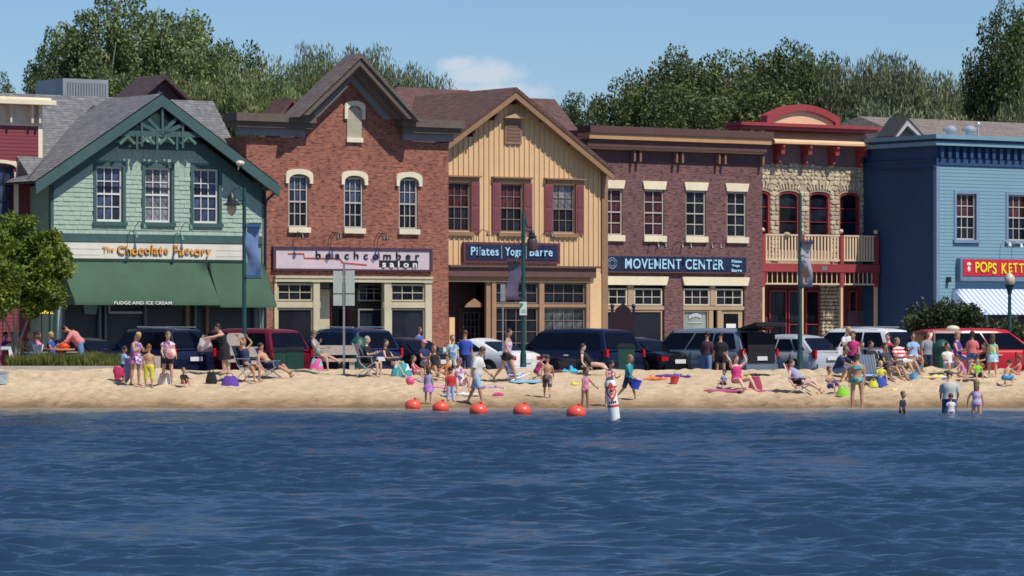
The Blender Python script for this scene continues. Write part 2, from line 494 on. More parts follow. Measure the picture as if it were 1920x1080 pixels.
def sheet(name, pts, z, mat, label):
    me = bpy.data.meshes.new(name); me.from_pydata([(x, y, z) for x, y in pts], [], [tuple(range(len(pts)))]); me.materials.append(mat)
    o = bpy.data.objects.new(name, me); COL.objects.link(o); return tag(o, label, kind='structure')
sheet("ground", [(-3000, 122.2), (3000, 122.2), (3000, 4500), (-3000, 4500)], .52, M("earth", (.12, .13, .07), .95, .3, .2), "grassy earth behind the buildings")
sheet("parking_asphalt", [(-60, 122.4), (60, 122.4), (60, 190), (-60, 100.8 + 21.7)], .58, M("asphalt", (.075, .075, .08), .9, .2, 1.5, bump=.2), "dark asphalt of the parking street")
for i in range(14):     # painted bay lines
    x = -15 + i * 2.9
    sheet("parking_line", [(x, 123), (x + .1, 123), (x - 3.6, 126.8), (x - 3.7, 126.8)], .584, M("road_paint", (.6, .6, .58), .8, .2, 4), "white painted line of a parking bay")
def fsheet(name, x0, x1, y0, y1, z0, z1, mat, label):
    o = MB().box(x0, x1, y0, y1, z0, z1).build(name, mat)
    o.location = (0, D0, 0); o.rotation_euler = (0, 0, TH)
    return tag(o, label, kind='structure')
fsheet("pavement", -60, 60, -5.6, 12, .3, GB, M("concrete", (.42, .40, .36), .9, .15, 2, bump=.2), "concrete pavement in front of the shops")
# ------------------------------------------------------------ building helpers (facade frame)
def wall(mb, x0, x1, z0, z1, y, holes=(), reveal=.16, side=None):
    """front face with real openings and reveals; side = depth of returns at both ends"""
    xs = sorted({x0, x1, *[h[0] for h in holes], *[h[1] for h in holes]}); xs = [v for v in xs if x0 <= v <= x1]
    zs = sorted({z0, z1, *[h[2] for h in holes], *[h[3] for h in holes]}); zs = [v for v in zs if z0 <= v <= z1]
    for i in range(len(xs) - 1):
        for j in range(len(zs) - 1):
            cx, cz = (xs[i] + xs[i + 1]) / 2, (zs[j] + zs[j + 1]) / 2
            if any(h[0] < cx < h[1] and h[2] < cz < h[3] for h in holes): continue
            mb.add([(xs[i], y, zs[j]), (xs[i + 1], y, zs[j]), (xs[i + 1], y, zs[j + 1]), (xs[i], y, zs[j + 1])], [(0, 1, 2, 3)])
    for a, b, c, d in holes:
        a2, b2 = max(a, x0), min(b, x1); c2, d2 = max(c, z0), min(d, z1)
        r = y + reveal
        mb.add([(a2, y, c2), (a2, y, d2), (a2, r, d2), (a2, r, c2)], [(3, 2, 1, 0)])
        mb.add([(b2, y, c2), (b2, y, d2), (b2, r, d2), (b2, r, c2)], [(0, 1, 2, 3)])
        mb.add([(a2, y, d2), (b2, y, d2), (b2, r, d2), (a2, r, d2)], [(0, 1, 2, 3)])
        mb.add([(a2, y, c2), (b2, y, c2), (b2, r, c2), (a2, r, c2)], [(3, 2, 1, 0)])
    if side:
        for x, fl in ((x0, 1), (x1, 0)):
            f = (0, 3, 2, 1) if not fl else (0, 1, 2, 3)
            mb.add([(x, y + side, z0), (x, y, z0), (x, y, z1), (x, y + side, z1)], [f])
        mb.add([(x0, y + side, z0), (x1, y + side, z0), (x1, y + side, z1), (x0, y + side, z1)], [(3, 2, 1, 0)])
        mb.add([(x0, y, z1), (x1, y, z1), (x1, y + side, z1), (x0, y + side, z1)], [(0, 1, 2, 3)])
    return mb

def window(root, x0, x1, z0, z1, y, fm, gm, cols=3, rows=4, fw=.06, mw=.03, label=None, rec=.1, sash=True, gm2=None):
    """framed window: frame part, muntins and single panes as sub-parts"""
    f = MB()
    yf = y + rec
    f.box(x0, x0 + fw, yf - .05, yf + .04, z0, z1); f.box(x1 - fw, x1, yf - .05, yf + .04, z0, z1)
    f.box(x0 + fw, x1 - fw, yf - .048, yf + .04, z0, z0 + fw); f.box(x0 + fw, x1 - fw, yf - .048, yf + .04, z1 - fw, z1)
    zm = (z0 + z1) / 2
    if sash: f.box(x0 + fw, x1 - fw, yf - .04, yf + .03, zm - fw * .45, zm + fw * .45)
    o = f.build("window", fm, root)
    if label: o['label'] = label
    m = MB()
    X0, X1, Z0, Z1 = x0 + fw, x1 - fw, z0 + fw, z1 - fw
    for i in range(1, cols):
        x = X0 + (X1 - X0) * i / cols; m.box(x - mw / 2, x + mw / 2, yf - .02, yf + .015, Z0, Z1)
    for j in range(1, rows):
        if sash and j * 2 == rows: continue
        z = Z0 + (Z1 - Z0) * j / rows; m.box(X0, X1, yf - .017, yf + .013, z - mw / 2, z + mw / 2)
    if cols * rows > 1: m.build("muntins", fm, o)
    for i in range(cols):
        for j in range(rows):
            g = gm2 if (gm2 and j >= rows / 2) else gm
            piece("pane", g, o, X0 + (X1 - X0) * i / cols, X0 + (X1 - X0) * (i + 1) / cols - .002, yf + .02, yf + .03, Z0 + (Z1 - Z0) * j / rows, Z0 + (Z1 - Z0) * (j + 1) / rows - .002, rot=(R(rnd.uniform(-1.2, 1.2)), 0, R(rnd.uniform(-1.2, 1.2))))
    return o

def arch_pts(x0, x1, zs, rise, n=8):
    c = (x0 + x1) / 2; h = (x1 - x0) / 2
    return [(c - h * math.cos(math.pi * i / n), zs + rise * math.sin(math.pi * i / n) ** .8) for i in range(n + 1)]
def arch_band(mb, x0, x1, zs, rise, t, y0, y1, ear=0.0):
    """band over a segmental arch, thickness t, with straight ears"""
    inn = arch_pts(x0, x1, zs, rise); out = arch_pts(x0 - t * .55, x1 + t * .55, zs + t * .75, rise)
    inn = [(x0, zs - ear)] + inn + [(x1, zs - ear)]; out = [(x0 - t * .55, zs - ear)] + out + [(x1 + t * .55, zs - ear)]
    for i in range(len(inn) - 1):
        mb.prism([inn[i], inn[i + 1], out[i + 1], out[i]], y0, y1)
    return mb
def arch_fill(mb, x0, x1, zs, rise, ztop, y0, y1):
    p = arch_pts(x0, x1, zs, rise)
    for i in range(len(p) - 1):
        mb.prism([p[i], p[i + 1], (p[i + 1][0], ztop), (p[i][0], ztop)], y0, y1)
    return mb

def spot_lamp(root, x, z, y, mat, out=.55, drop=.1):
    m = MB()
    m.tube([(x, y, z), (x, y - out * .5, z + .18), (x + .05, y - out, z + .08)], .016, 5)
    m.tube([(x + .05, y - out, z + .1), (x + .05, y - out - .04, z - .08)], [.03, .085], 8)
    return m.build("sign_lamp", mat, root, 40)

cream = M("cream_trim", (.80, .71, .52), .6, .06, 5)
dark_in = M("dark_interior", (.012, .012, .016), .5, .3, 2)  # shade of unlit shop rooms and recesses put into a near-black colour
gl_dark = M("glass_dark", (.009, .010, .016), .06, .5, 1.2, kind='glass', spec=.16)
gl_blue = M("glass_blue", (.025, .035, .07), .08, .6, 1.2, kind='glass', spec=.3)
gl_red = M("glass_red", (.045, .015, .02), .1, .5, 1.2, kind='glass', spec=.15)
gl_cur = M("glass_curtain", (.16, .16, .18), .12, .4, 2.5, kind='glass', spec=.35)
gl_shop = M("glass_shop", (.045, .05, .05), .1, .7, 1.5, kind='glass', spec=.35)
lampm = M("lamp_black", (.02, .025, .03), .4, .1)

# ============================================================ A: maroon house at the left edge
d = .6
A = fthing("maroon_building", "maroon clapboard building with cream cornice, cut by the left edge of the photo", "building", FX(20, d), d)
y = -d; xl, xr = FX(-190, d), FX(77, d); zt = FZ(40, 236, d); mar = M("maroon_paint", (.20, .035, .05), .7, .12, 4)
hx0, hx1, hz0, hz1 = FX(-34, d), FX(25, d), FZ(10, 440, d), FZ(10, 312, d)
wall(MB(), xl, xr, GB, zt + 1.0, y, [(hx0, hx1, hz0, hz1)], side=6).build("wall", mar, A)
z = GB + .1; k = 0
while z < zt - .02:
    for a, b in (((xl, hx0), (hx1, xr - .12)) if hz0 - .1 < z < hz1 + .05 else ((xl, xr - .12),)):
        piece("clapboard", mar, A, a, b, y - .028, y + .01, z, z + .125, rot=(R(-4), 0, 0))
    z += .135
MB().box(xr - .14, xr + .03, y - .06, y + .1, GB, zt + .02).build("corner_board", cream, A)
MB().box(xl, FX(78, d), y - .05, y + .02, zt, zt + .75).build("frieze", M("frieze_tan", (.62, .52, .42), .7, .1), A)
MB().box(xl, FX(103, d + .5), y - .62, y + .3, zt + .76, zt + .93).box(xl, FX(95, d + .4), y - .45, y + .3, zt + .93, zt + 1.02).build("cornice", cream, A)
for px in (52, 66, -20, -60, 12):
    x = FX(px, d); MB().prism([(x, zt + .1), (x + .09, zt + .1), (x + .09, zt + .76), (x, zt + .76)], y - .3, y - .02).build("bracket", M("frieze_tan"), A)
mb = MB(); arch_band(mb, hx0 - .1, hx1 + .1, hz1 - .1, .22, .16, y - .09, y + .02, .1)
mb.box(hx0 - .17, hx0 - .005, y - .085, y + .02, hz0, hz1 - .2).box(hx1 + .005, hx1 + .17, y - .085, y + .02, hz0, hz1 - .2)
mb.build("window_surround", cream, A)
arch_fill(MB(), hx0 - .1, hx1 + .1, hz1 - .1, .22, hz1 + .2, y - .04, y + .012).build("arch_panel", cream, A)
window(A, hx0, hx1, hz0, hz1, y, lampm, gl_blue, 4, 4, .05, .03)
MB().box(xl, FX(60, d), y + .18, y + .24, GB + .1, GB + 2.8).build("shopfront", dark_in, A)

# ============================================================ B: green shingled shop
d = 2.2; y = -d
B = fthing("green_building", "pale green shingled shop building with a trussed front gable and green awnings", "building", FX(300, d), d)
gs = M("green_shingle", (.335, .44, .35), .8, .1, 6, kind='random', col2=(.38, .485, .39))
gt = M("green_trim", (.048, .105, .105), .7, .12, 3)
xl, xr = FX(95, d), FX(497, d)
zE = FZ(300, 352, d); zA = FZ(303, 178, d + .6); xA = FX(303, d + .6)
hz1, hz0 = FZ(204, 312, d), FZ(204, 415, d)
wins = []
for a, b in ((180, 229), (271, 320), (362, 409)):
    wins.append((FX(a, d), FX(b, d), hz0, hz1))
zsg = FZ(300, 486, d); zaw0 = FZ(300, 574, d)
shop = (FX(112, d), FX(487, d), GB + .25, zaw0 + .5)
wb = wall(MB(), xl, xr, GB, zE, y, wins + [shop], side=9)
zp = zA - .45
slope = (zA - FZ(520, 347, d + .6)) / (FX(522, d + .6) - xA)
zh_ = hz1 + .06; xa_, xb_ = wins[0][0] - .2, wins[2][1] + .2
wall(wb, xa_, xb_, zE, zh_, y, wins)
wb.prism([(xl, zE), (xa_, zE), (xa_, zp - slope * (xA - xa_)), (xl, max(zE, zp - slope * (xA - xl)))], y, y + .25)
wb.prism([(xb_, zE), (xr, zE), (xr, max(zE, zp - slope * (xr - xA))), (xb_, zp - slope * (xb_ - xA))], y, y + .25)
wb.prism([(xa_, zh_), (xb_, zh_), (xb_, zp - slope * (xb_ - xA)), (xA, zp), (xa_, zp - slope * (xA - xa_))], y, y + .25)
wb.build("wall", M("green_wall", (.2, .33, .24), .8, .1, 5), B)
# shingle courses, single shingles in the courses between the windows
cnt = 0; st = MB(); z = FZ(300, 441, d); r_s = random.Random(4)
while z < zp - .3:
    x = xl + .08 - r_s.random() * .2
    while x < xr - .05:
        wd = .24 * r_s.uniform(.75, 1.25); x1 = min(x + wd, xr - .05); xa = max(x, xl + .08)
        top = z + .165
        zr = zp - .15 - slope * max(abs(xa - xA), abs(x1 - xA))
        for h in wins:
            if z + .168 > h[2] - .1 and z < h[3] + .14:
                if xa < h[0] - .13 < x1: x1 = h[0] - .125
                elif h[0] - .13 <= xa < h[1] + .13 < x1: xa = h[1] + .13
        hit = any(h[0] - .12 < x1 and h[1] + .12 > xa and h[2] - .1 < top and h[3] + .12 > z for h in wins)
        if not hit and x1 - xa > .06 and top < zr + .12:
            pr = r_s.uniform(.028, .04); zb = z + r_s.uniform(-.004, .004)
            if cnt < 300: piece("shingle", gs, B, xa, x1 - .006, y - pr, y + .004, zb, top, rot=(R(-7), 0, 0)); cnt += 1
            else: st.box(xa, x1 - .012, y - pr, y + .004, zb, top)
        x = x1 if x1 < xr - .05 else xr
        x = max([x] + [h[1] + .12 for h in wins if h[0] - .14 < x < h[1] and z + .168 > h[2] - .1 and z < h[3] + .14])
    z += .168
if st.v: tag(st.build("shingle_field", M("green_wall2", (.36, .465, .37), .8, .1, 6), B), kind='stuff')
# corner boards, belt, sign band
MB().box(xl - .02, xl + .1, y - .05, y + .12, GB, zE).build("corner_board", gt, B)
MB().box(xr - .16, xr + .02, y - .05, y + .12, GB, zE + .3).build("corner_board", M("grey_green", (.15, .19, .18), .7, .1), B)
MB().box(xl, xr - .17, y - .1, y + .02, FZ(300, 455, d), FZ(300, 446, d)).box(xl, xr - .17, y - .05, y + .02, FZ(300, 446, d), FZ(300, 440, d)).build("belt_course", gt, B)
# rakes, soffit and gable roof
fo = .62; yF = y - fo; xLe, xRe = FX(66, d + .6), FX(523, d + .6)
zLe, zRe = zA - slope * (xA - xLe), zA - slope * (xRe - xA)
t = .42
rk = MB()
rk.prism([(xLe, zLe - t), (xA, zA - t), (xA, zA), (xLe, zLe)], yF - .04, yF + .06)
rk.prism([(xA, zA - t), (xRe, zRe - t), (xRe, zRe), (xA, zA)], yF - .04, yF + .06)
rk.build("rake_board", gt, B)
fr = MB(); t2 = .5
fr.prism([(xl, zE - .1), (xl + .05, zE - .55), (xA, zA - t - t2), (xA, zA - t)][0:0] or [(xl, zA - t - slope * (xA - xl) - t2), (xA, zA - t - t2), (xA, zA - t + .05), (xl, zA - t - slope * (xA - xl) + .05)], y - .05, y + .02)
fr.prism([(xA, zA - t - t2), (xr, zA - t - slope * (xr - xA) - t2), (xr, zA - t - slope * (xr - xA) + .05), (xA, zA - t + .05)], y - .05, y + .02)
fr.build("frieze_board", gt, B)
gr = M("grey_roof", (.17, .17, .175), .95, .2, 3, kind='roof')
rl = 3.6                       # the front gable runs back to the main ridge
rf = MB()
zo = .06
rf.add([(xLe, yF, zLe + zo), (xA, yF, zA + zo), (xA, y + rl, zA + zo), (xLe, y + rl, zLe + zo), (xRe, yF, zRe + zo), (xRe, y + rl, zRe + zo)], [(3, 2, 1, 0)][0:0] + [(0, 1, 2, 3), (1, 4, 5, 2)])
rf.add([(xLe, yF, zLe - .02), (xA, yF, zA - .02), (xA, y + rl, zA - .02), (xLe, y + rl, zLe - .02), (xRe, yF, zRe - .02), (xRe, y + rl, zRe - .02)], [(3, 2, 1, 0), (2, 5, 4, 1)])
rf.build("gable_roof", gr, B)
# main roof behind, ridge along the row
yR = y + rl + 1.2; zR = FZ(250, 184, d - rl - 1.2); zB = zE + .1
xML, xMR = FX(-120, d - rl - 1.2), FX(425, d - rl - 1.2) - .6
y3 = y + 3.4; z3 = zB + (zR - zB) * (3.1 / (yR - y - .3)); xk = xl - .55
mr = MB().add([(xML, y3, z3), (xk, y3, z3), (xk, y + .3, zB), (xr - .2, y + .3, zB), (xMR, yR, zR), (xML, yR, zR), (xr + .2, yR + 4.6, zB), (xML, yR + 4.6, zB), (xk, y3, zB)],
              [(0, 1, 4, 5), (1, 2, 3, 4), (3, 6, 4), (6, 7, 5, 4), (1, 8, 2)])
mr.build("roof", gr, B)
MB().bar((xLe + .15, y + .2, zB + .1), (xA - .3, y + rl + .4, zA - .2), .12, .03).build("valley_flashing", M("flash", (.03, .03, .035), .6), B)
# truss ornament in the gable
tr = MB(); yT = yF + .1
def TP(px, py): return (FX(px, d + .5), FZ(px, py, d + .5))
def tbar(mb, p, q, w_): (a, b), (c, e) = TP(*p), TP(*q); mb.bar((a, yT, b), (c, yT, e), .09, w_)
tbar(tr, (222, 250), (388, 253), .2); tr.build("truss_beam", gt, B)
for p, q in (((303, 200), (303, 252)), ((264, 222), (264, 275)), ((341, 225), (341, 278)), ((303, 250), (276, 222)), ((303, 250), (330, 222)), ((303, 252), (345, 232)), ((303, 252), (262, 232)), ((255, 250), (255, 280)), ((293, 250), (293, 280)), ((330, 250), (330, 281))):
    m = MB(); tbar(m, p, q, .13); m.build("truss_strut", gt, B)
tr = MB()
for px in (238, 275, 312, 352):
    for sgn in (-1, 1):
        tbar(tr, (px, 256), (px + sgn * 14, 270), .09)
tr.build("truss_braces", M("brace_green", (.10, .19, .16), .8, .1), B)
a0, a1 = TP(232, 262), TP(372, 264)
MB().prism([TP(226, 266), TP(380, 266), TP(303, 210)], y - .075, y - .055).build("gable_panel", M("green_pale", (.33, .45, .33), .8, .15, 3), B)
MB().box(FX(222, d), FX(384, d), y - .1, y - .055, FZ(300, 281, d), FZ(300, 268, d)).build("gable_beam", gt, B)
# window casings and windows
white = M("white_paint", (.78, .76, .72), .5, .04)
for i, h in enumerate(wins):
    c = MB(); q = .13
    c.box(h[0] - q, h[0], y - .06, y + .02, h[2] - .02, h[3] + .14).box(h[1], h[1] + q, y - .06, y + .02, h[2] - .02, h[3] + .14)
    c.box(h[0], h[1], y - .06, y + .02, h[3], h[3] + .14).box(h[0] - q - .04, h[1] + q + .04, y - .12, y + .02, h[2] - .16, h[2] - .02)
    c.build("window_casing", gt, B)
    window(B, *h, y, white, gl_blue if i != 1 else gl_cur, 3, 4, .07, .035)
# sign board with orange lettering
sg = MB().box(FX(117, d), FX(457, d), y - .14, y + .02, zsg, FZ(300, 457, d)).build("sign_board", M("sign_cream", (.74, .70, .60), .6, .06), B)
text_mb("Chocolate Factory", FX(219, d + .15), FX(396, d + .15), FZ(300, 482, d), FZ(300, 460, d), y - .155, .022, .12, 3).build("lettering_outline", M("brown_ink", (.09, .045, .02), .6, 0), sg)
text_mb("Chocolate Factory", FX(220, d + .15), FX(395, d + .15), FZ(300, 481, d), FZ(300, 461, d), y - .175, .008, .12, 3).build("lettering", M("orange_ink", (.85, .36, .05), .6, 0), sg)
text_mb("The", FX(192, d + .15), FX(213, d + .15), FZ(300, 474, d), FZ(300, 463, d), y - .175, .01, .1, 8).build("lettering", M("orange_ink"), sg)
for a, b in ((125, 183), (402, 452)):
    for q in range(2):
        MB().box(FX(a, d), FX(b, d), y - .147, y - .141, FZ(300, 480 - q * 11, d), FZ(300, 479 - q * 11, d)).build("sign_border", M("sign_grey", (.45, .45, .42), .7, .1), sg)
# awnings
am = M("green_awning", (.046, .102, .062), .85, .12, 1.2, bump=.3)
def awning(px0, px1, ptop, pbot, out, mat, root, dd, val=.12):
    x0, x1 = FX(px0, dd), FX(px1, dd); zt_, zb_ = FZ(300 if px0 < 900 else 1850, ptop, dd), FZ(300 if px0 < 900 else 1850, pbot, dd + out)
    yw, yo = -dd - .02, -dd - out
    m = MB()
    N = 10
    for i in range(N):      # slightly sagging cloth
        a, b = x0 + (x1 - x0) * i / N, x0 + (x1 - x0) * (i + 1) / N
        m.add([(a, yw, zt_), (b, yw, zt_), (b, (yw + yo) / 2, (zt_ + zb_) / 2 - .04), (a, (yw + yo) / 2, (zt_ + zb_) / 2 - .04), (b, yo, zb_), (a, yo, zb_)], [(3, 2, 1, 0), (5, 4, 2, 3)])
        m.add([(a, yo, zb_), (b, yo, zb_), (b, yo, zb_ - val), (a, yo, zb_ - val)], [(3, 2, 1, 0)])
    for x in (x0, x1): m.add([(x, yw, zt_), (x, yo, zb_), (x, yo, zb_ - val), (x, yw, zb_ - val)], [(0, 1, 2, 3)])
    o = m.build("awning", mat, root, 40, "weld"); return o, x0, x1, yo, zb_
a1_, x0_, x1_, yo_, zb_ = awning(112, 384, 491, 566, 1.15, am, B, d + .02)
text_mb("FUDGE AND ICE CREAM", FX(214, d + 1.2), FX(322, d + 1.2), zb_ - .1, zb_ + .02, yo_ - .01, .02).build("lettering", white, a1_)
awning(389, 494, 491, 570, .95, am, B, d + .02)
# shop front under the awnings
gb = M("blue_grey_frame", (.07, .09, .12), .6, .15)
for px0, px1 in ((112, 122), (186, 191), (197, 201), (272, 276), (350, 356), (366, 370), (388, 392), (478, 487)):
    MB().box(FX(px0, d), FX(px1, d), y + .02, y + .14, GB + .25, shop[3]).build("mullion", gb if px0 not in (350, 388) else M("wood_brown", (.16, .09, .05), .6, .2), B)
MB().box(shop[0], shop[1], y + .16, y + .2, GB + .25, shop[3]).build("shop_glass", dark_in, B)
MB().box(FX(205, d), FX(268, d), y + .05, y + .12, FZ(230, 588, d), FZ(230, 584, d)).box(FX(205, d), FX(208, d), y + .05, y + .12, FZ(230, 587, d), FZ(230, 572, d)).build("hanging_rail", M("grey_metal", (.3, .31, .33), .5, .1), B)
MB().prism([(FX(162, d), FZ(170, 589, d)), (FX(182, d), FZ(170, 589, d)), (FX(187, d), FZ(170, 568, d)), (FX(158, d), FZ(170, 568, d))], y + .08, y + .14).build("hanging_banner", M("teal_grey", (.12, .2, .21), .8, .1), B)
MB().prism([(FX(99, d), GB), (FX(104, d), GB), (FX(112, d), FZ(105, 515, d)), (FX(103, d), FZ(105, 515, d))], y - .3, y - .22).build("pillar", M("pale_green", (.3, .37, .33), .7, .1), B)
for px, py in ((238, 437), (324, 440), (253, 420), (340, 420)):
    spot_lamp(B, FX(px, d), FZ(300, py + 6, d), y, M("lamp_green", (.05, .2, .15), .4, .1), .6)
dp = MB(); dp.tube([(xr + .1, y - .5, zRe - .3), (xr - .05, y - .2, zRe - .55), (xr - .03, y - .08, zRe - .8), (xr - .03, y - .08, GB)], .05, 6)
dp.build("downpipe", M("lamp_black"), B)
MB().box(xRe - .02, xRe + .1, yF, y + 3, zRe - .16, zRe - .02).build("gutter", gt, B)
MB().ball((FX(449, d + .7), y - .75, FZ(449, 306, d + .7)), .13, sx=1.4, sz=.8).tube([(FX(449, d + .7), y - .7, FZ(449, 306, d + .7)), (FX(449, d + .7), y - .6, FZ(449, 318, d + .7))], .03, 6).build("flood_lamp", M("lamp_pink", (.75, .55, .5), .4, .1), B, True)
# rooftop plant
d2 = -3
ac = fthing("rooftop_air_conditioner", "large grey metal air conditioning unit on the grey roof at left", "air conditioner", FX(130, d2), d2, FZ(130, 190, d2))
am_ = M("galvanised", (.33, .36, .38), .5, .1, 2, metal=.3)
MB().box(FX(118, d2), FX(203, d2), -d2, -d2 + 2.2, FZ(130, 200, d2), FZ(130, 147, d2)).build("housing", am_, ac)
for i in range(15):
    a = FX(127, d2) + (FX(198, d2) - FX(127, d2)) * i / 14
    MB().box(a - .02, a + .02, -d2 - .03, -d2 - .002, FZ(130, 185, d2), FZ(130, 154, d2)).build("louvre", M("galv_dark", (.2, .22, .25), .6, .1), ac)
def gable_roof_thing(name, label, pxc, pya, pxl, pxr, pye, dd, depth, mat, wallm, trim=None):
    """a gable end facing the lake behind the front row"""
    o = fthing(name, label, "building", FX(pxc, dd), dd)
    xa, za = FX(pxc, dd), FZ(pxc, pya, dd); x0, x1 = FX(pxl, dd), FX(pxr, dd); ze = FZ(pxc, pye, dd)
    MB().prism([(x0 + .2, GB), (x1 - .2, GB), (x1 - .2, ze), (xa, za - .15), (x0 + .2, ze)], -dd + .3, -dd + depth).build("wall", wallm, o)
    MB().prism([(x0, ze), (xa, za - .18), (xa, za), (x0 - .02, ze + .15)], -dd, -dd + depth).prism([(xa, za - .18), (x1, ze), (x1 + .02, ze + .15), (xa, za)], -dd, -dd + depth).build("roof", mat, o, fix=True)
    if trim:
        MB().prism([(x0, ze - .1), (xa, za - .42), (xa, za - .2), (x0, ze + .03)], -dd - .03, -dd + .2).prism([(xa, za - .42), (x1, ze - .1), (x1, ze + .03), (xa, za - .2)], -dd - .03, -dd + .2).build("rake_board", trim, o, fix=True)
    return o
gable_roof_thing("gabled_house", "dark plum gabled roof end peeking above the green shop's grey roof", 310, 139, 252, 368, 200, -6, 2.2, M("plum_roof", (.075, .05, .055), .9, .2, 3, kind='roof'), M("plum_wall", (.06, .04, .05), .8, .1))

# ============================================================ C: red brick building
d = 1.0; y = -d
Cb = fthing("brick_building", "orange-red brick building with a steep central gable and cream arched window hoods", "building", FX(650, d), d)
bk = M("red_brick", (.35, .13, .08), .9, kind='brick', col2=(.23, .08, .058))
xl, xr = FX(462, d), FX(841, d)
zc = FZ(650, 262, d)
wz1, wz0 = FZ(660, 330, d), FZ(660, 428, d)
wins = [(FX(a, d), FX(b, d), wz0, wz1) for a, b in ((541, 578), (645, 681), (748, 783))]
sh = (FX(513, d), FX(808, d), GB + .2, FZ(660, 521, d))
wb = wall(MB(), xl, xr, GB, zc, y, wins + [sh], side=8)
xa, za = FX(667, d), FZ(667, 150, d)
gl, grr = FX(566, d), FX(768, d)
aw = (FX(650, d), FX(677, d), FZ(660, 258, d), FZ(660, 203, d))
wb.build("wall", bk, Cb)
zg = zc
gw = MB().prism([(gl, zg), (aw[0], zg), (aw[0], zg + (za - zg) * (aw[0] - gl) / (xa - gl)), (gl + .001, zg + .001)], y, y + .3)
gw = MB().prism([(FX(557, d), zg), (FX(775, d), zg), (FX(667, d), FZ(667, 125, d))], y + .002, y + .27)
gw.build("gable_wall", bk, Cb)
trm = M("grey_brown_trim", (.125, .095, .078), .8, .15, 4)
trm2 = M("blue_grey_trim", (.20, .20, .22), .8, .12, 4)
# side cornices
for a, b in ((440, 590), (752, 868)):
    x0, x1 = FX(a, d + .4), FX(b, d + .4); zt_ = FZ(650, 221 if a < 600 else 221, d)
    MB().box(x0, x1, y - .55, y + .5, zt_ - .28, zt_ + .02).box(x0 + .1, x1 - .1, y - .42, y + .45, zt_ - .5, zt_ - .28).build("cornice", trm, Cb)
    MB().box(x0 + .25, x1 - .3, y - .2, y - .003, zc + .05, zt_ - .5).build("cornice_frieze", trm2, Cb)
# gable roof with deep soffit
yF = y - .75
xo, zo_ = FX(675, d + .9), FZ(670, 100, d + .9)
x0, z0_ = FX(556, d + .9), FZ(670, 219, d + .9); x1 = FX(786, d + .9)
def rake_band(o0, o1, yf, yb, ov=0.0):
    m = MB()
    for sgn, xf in ((-1, x0), (1, x1)):
        ms = (zo_ - z0_) / abs(xf - xo); zb_ = z0_ - ov
        fa, fb = xo + sgn * (zo_ - o0 - zb_) / ms, xo + sgn * (zo_ - o1 - zb_) / ms
        p = [(fa, zb_), (fb, zb_), (xo, zo_ - o1), (xo, zo_ - o0)]
        m.prism(p if sgn < 0 else p[::-1], yf, yb)
    return m
rake_band(0, .16, y - 1.0, y + .1, .1).build("gable_roof", M("slate_brown", (.15, .115, .11), .9, .15, 3, kind='roof'), Cb, fix=True)
rake_band(.16, .46, y - .92, y + .3).build("rake_cornice", trm, Cb, fix=True)
rake_band(.46, .74, y - .62, y + .29).build("rake_cornice", M("umber_trim", (.12, .092, .075), .8, .15, 4), Cb, fix=True)
rake_band(.74, .98, y - .3, y + .28).build("rake_cornice", trm2, Cb, fix=True)
ms = (zo_ - z0_) / (xo - x0)
for o_ in (1.0, 1.16):
    MB().prism([(xo - (zo_ - o_ - z0_) / ms, z0_), (xo - (zo_ - o_ - .1 - z0_) / ms, z0_), (xo - .05, zo_ - o_ - .1), (xo - .05, zo_ - o_)], y - .1, y - .003).build("rake_trim", cream, Cb, fix=True)
# windows and hoods
for h in wins:
    m = MB(); arch_band(m, h[0] - .02, h[1] + .02, h[3] - .22, .24, .26, y - .1, y + .01, .12); m.build("window_hood", cream, Cb)
    arch_fill(MB(), h[0], h[1], h[3] - .22, .2, h[3] + .02, y + .01, y + .06).build("arch_panel", M("hood_dark", (.2, .17, .13), .7), Cb)
    MB().box(h[0] - .05, h[1] + .05, y - .12, y + .05, h[2] - .2, h[2]).build("window_sill", cream, Cb)
    window(Cb, h[0], h[1], h[2], h[3] - .05, y, M("tan_sash", (.50, .46, .40), .6, .05), gl_dark, 3, 4, .07, .035, gm2=gl_blue)
h = aw
m = MB(); arch_band(m, h[0], h[1], h[3] - .12, .22, .25, y - .1, y + .01, .3); m.build("window_hood", cream, Cb)
MB().prism([(h[0], h[2]), (h[1], h[2]), (h[1], h[3] - .1), ((h[0] + h[1]) / 2, h[3] + .08), (h[0], h[3] - .1)], y - .04, y + .01).build("blind_panel", M("blind_tan", (.42, .38, .30), .8, .1), Cb)
MB().box(h[0] - .04, h[1] + .04, y - .1, y + .01, h[2] - .18, h[2]).build("window_sill", cream, Cb)
# sign
sx0, sx1 = FX(513, d + .15), FX(812, d + .15); s0, s1 = FZ(660, 508, d), FZ(660, 465, d)
fr = MB().box(sx0, sx1, y - .12, y - .003, s1 - .1, s1 + .02).box(sx0, sx1, y - .12, y - .003, s0, s0 + .07).box(sx0, sx0 + .13, y - .12, y - .003, s0 + .07, s1 - .1).box(sx1 - .13, sx1, y - .12, y - .003, s0 + .07, s1 - .1)
fr.build("sign_frame", M("plum_paint", (.07, .03, .06), .6, .1), Cb)
sg = MB().box(sx0 + .13, sx1 - .13, y - .09, y - .003, s0 + .07, s1 - .1).build("sign_board", M("sign_pink", (.62, .50, .54), .6, .05), Cb)
blk = M("black_ink", (.01, .01, .015), .5, 0)
text_mb("b e a c h c o m b e r", FX(592, d + .1), FX(786, d + .1), FZ(660, 486, d), FZ(660, 472, d), y - .1, .008).build("lettering", blk, sg)
MB().box(FX(711, d + .1), FX(784, d + .1), y - .098, y - .091, FZ(700, 501, d), FZ(700, 488, d)).build("letter_panel", blk, sg)
text_mb("s a l o n", FX(716, d + .1), FX(781, d + .1), FZ(700, 501, d), FZ(700, 489, d), y - .112, .03).build("lettering", white, sg)
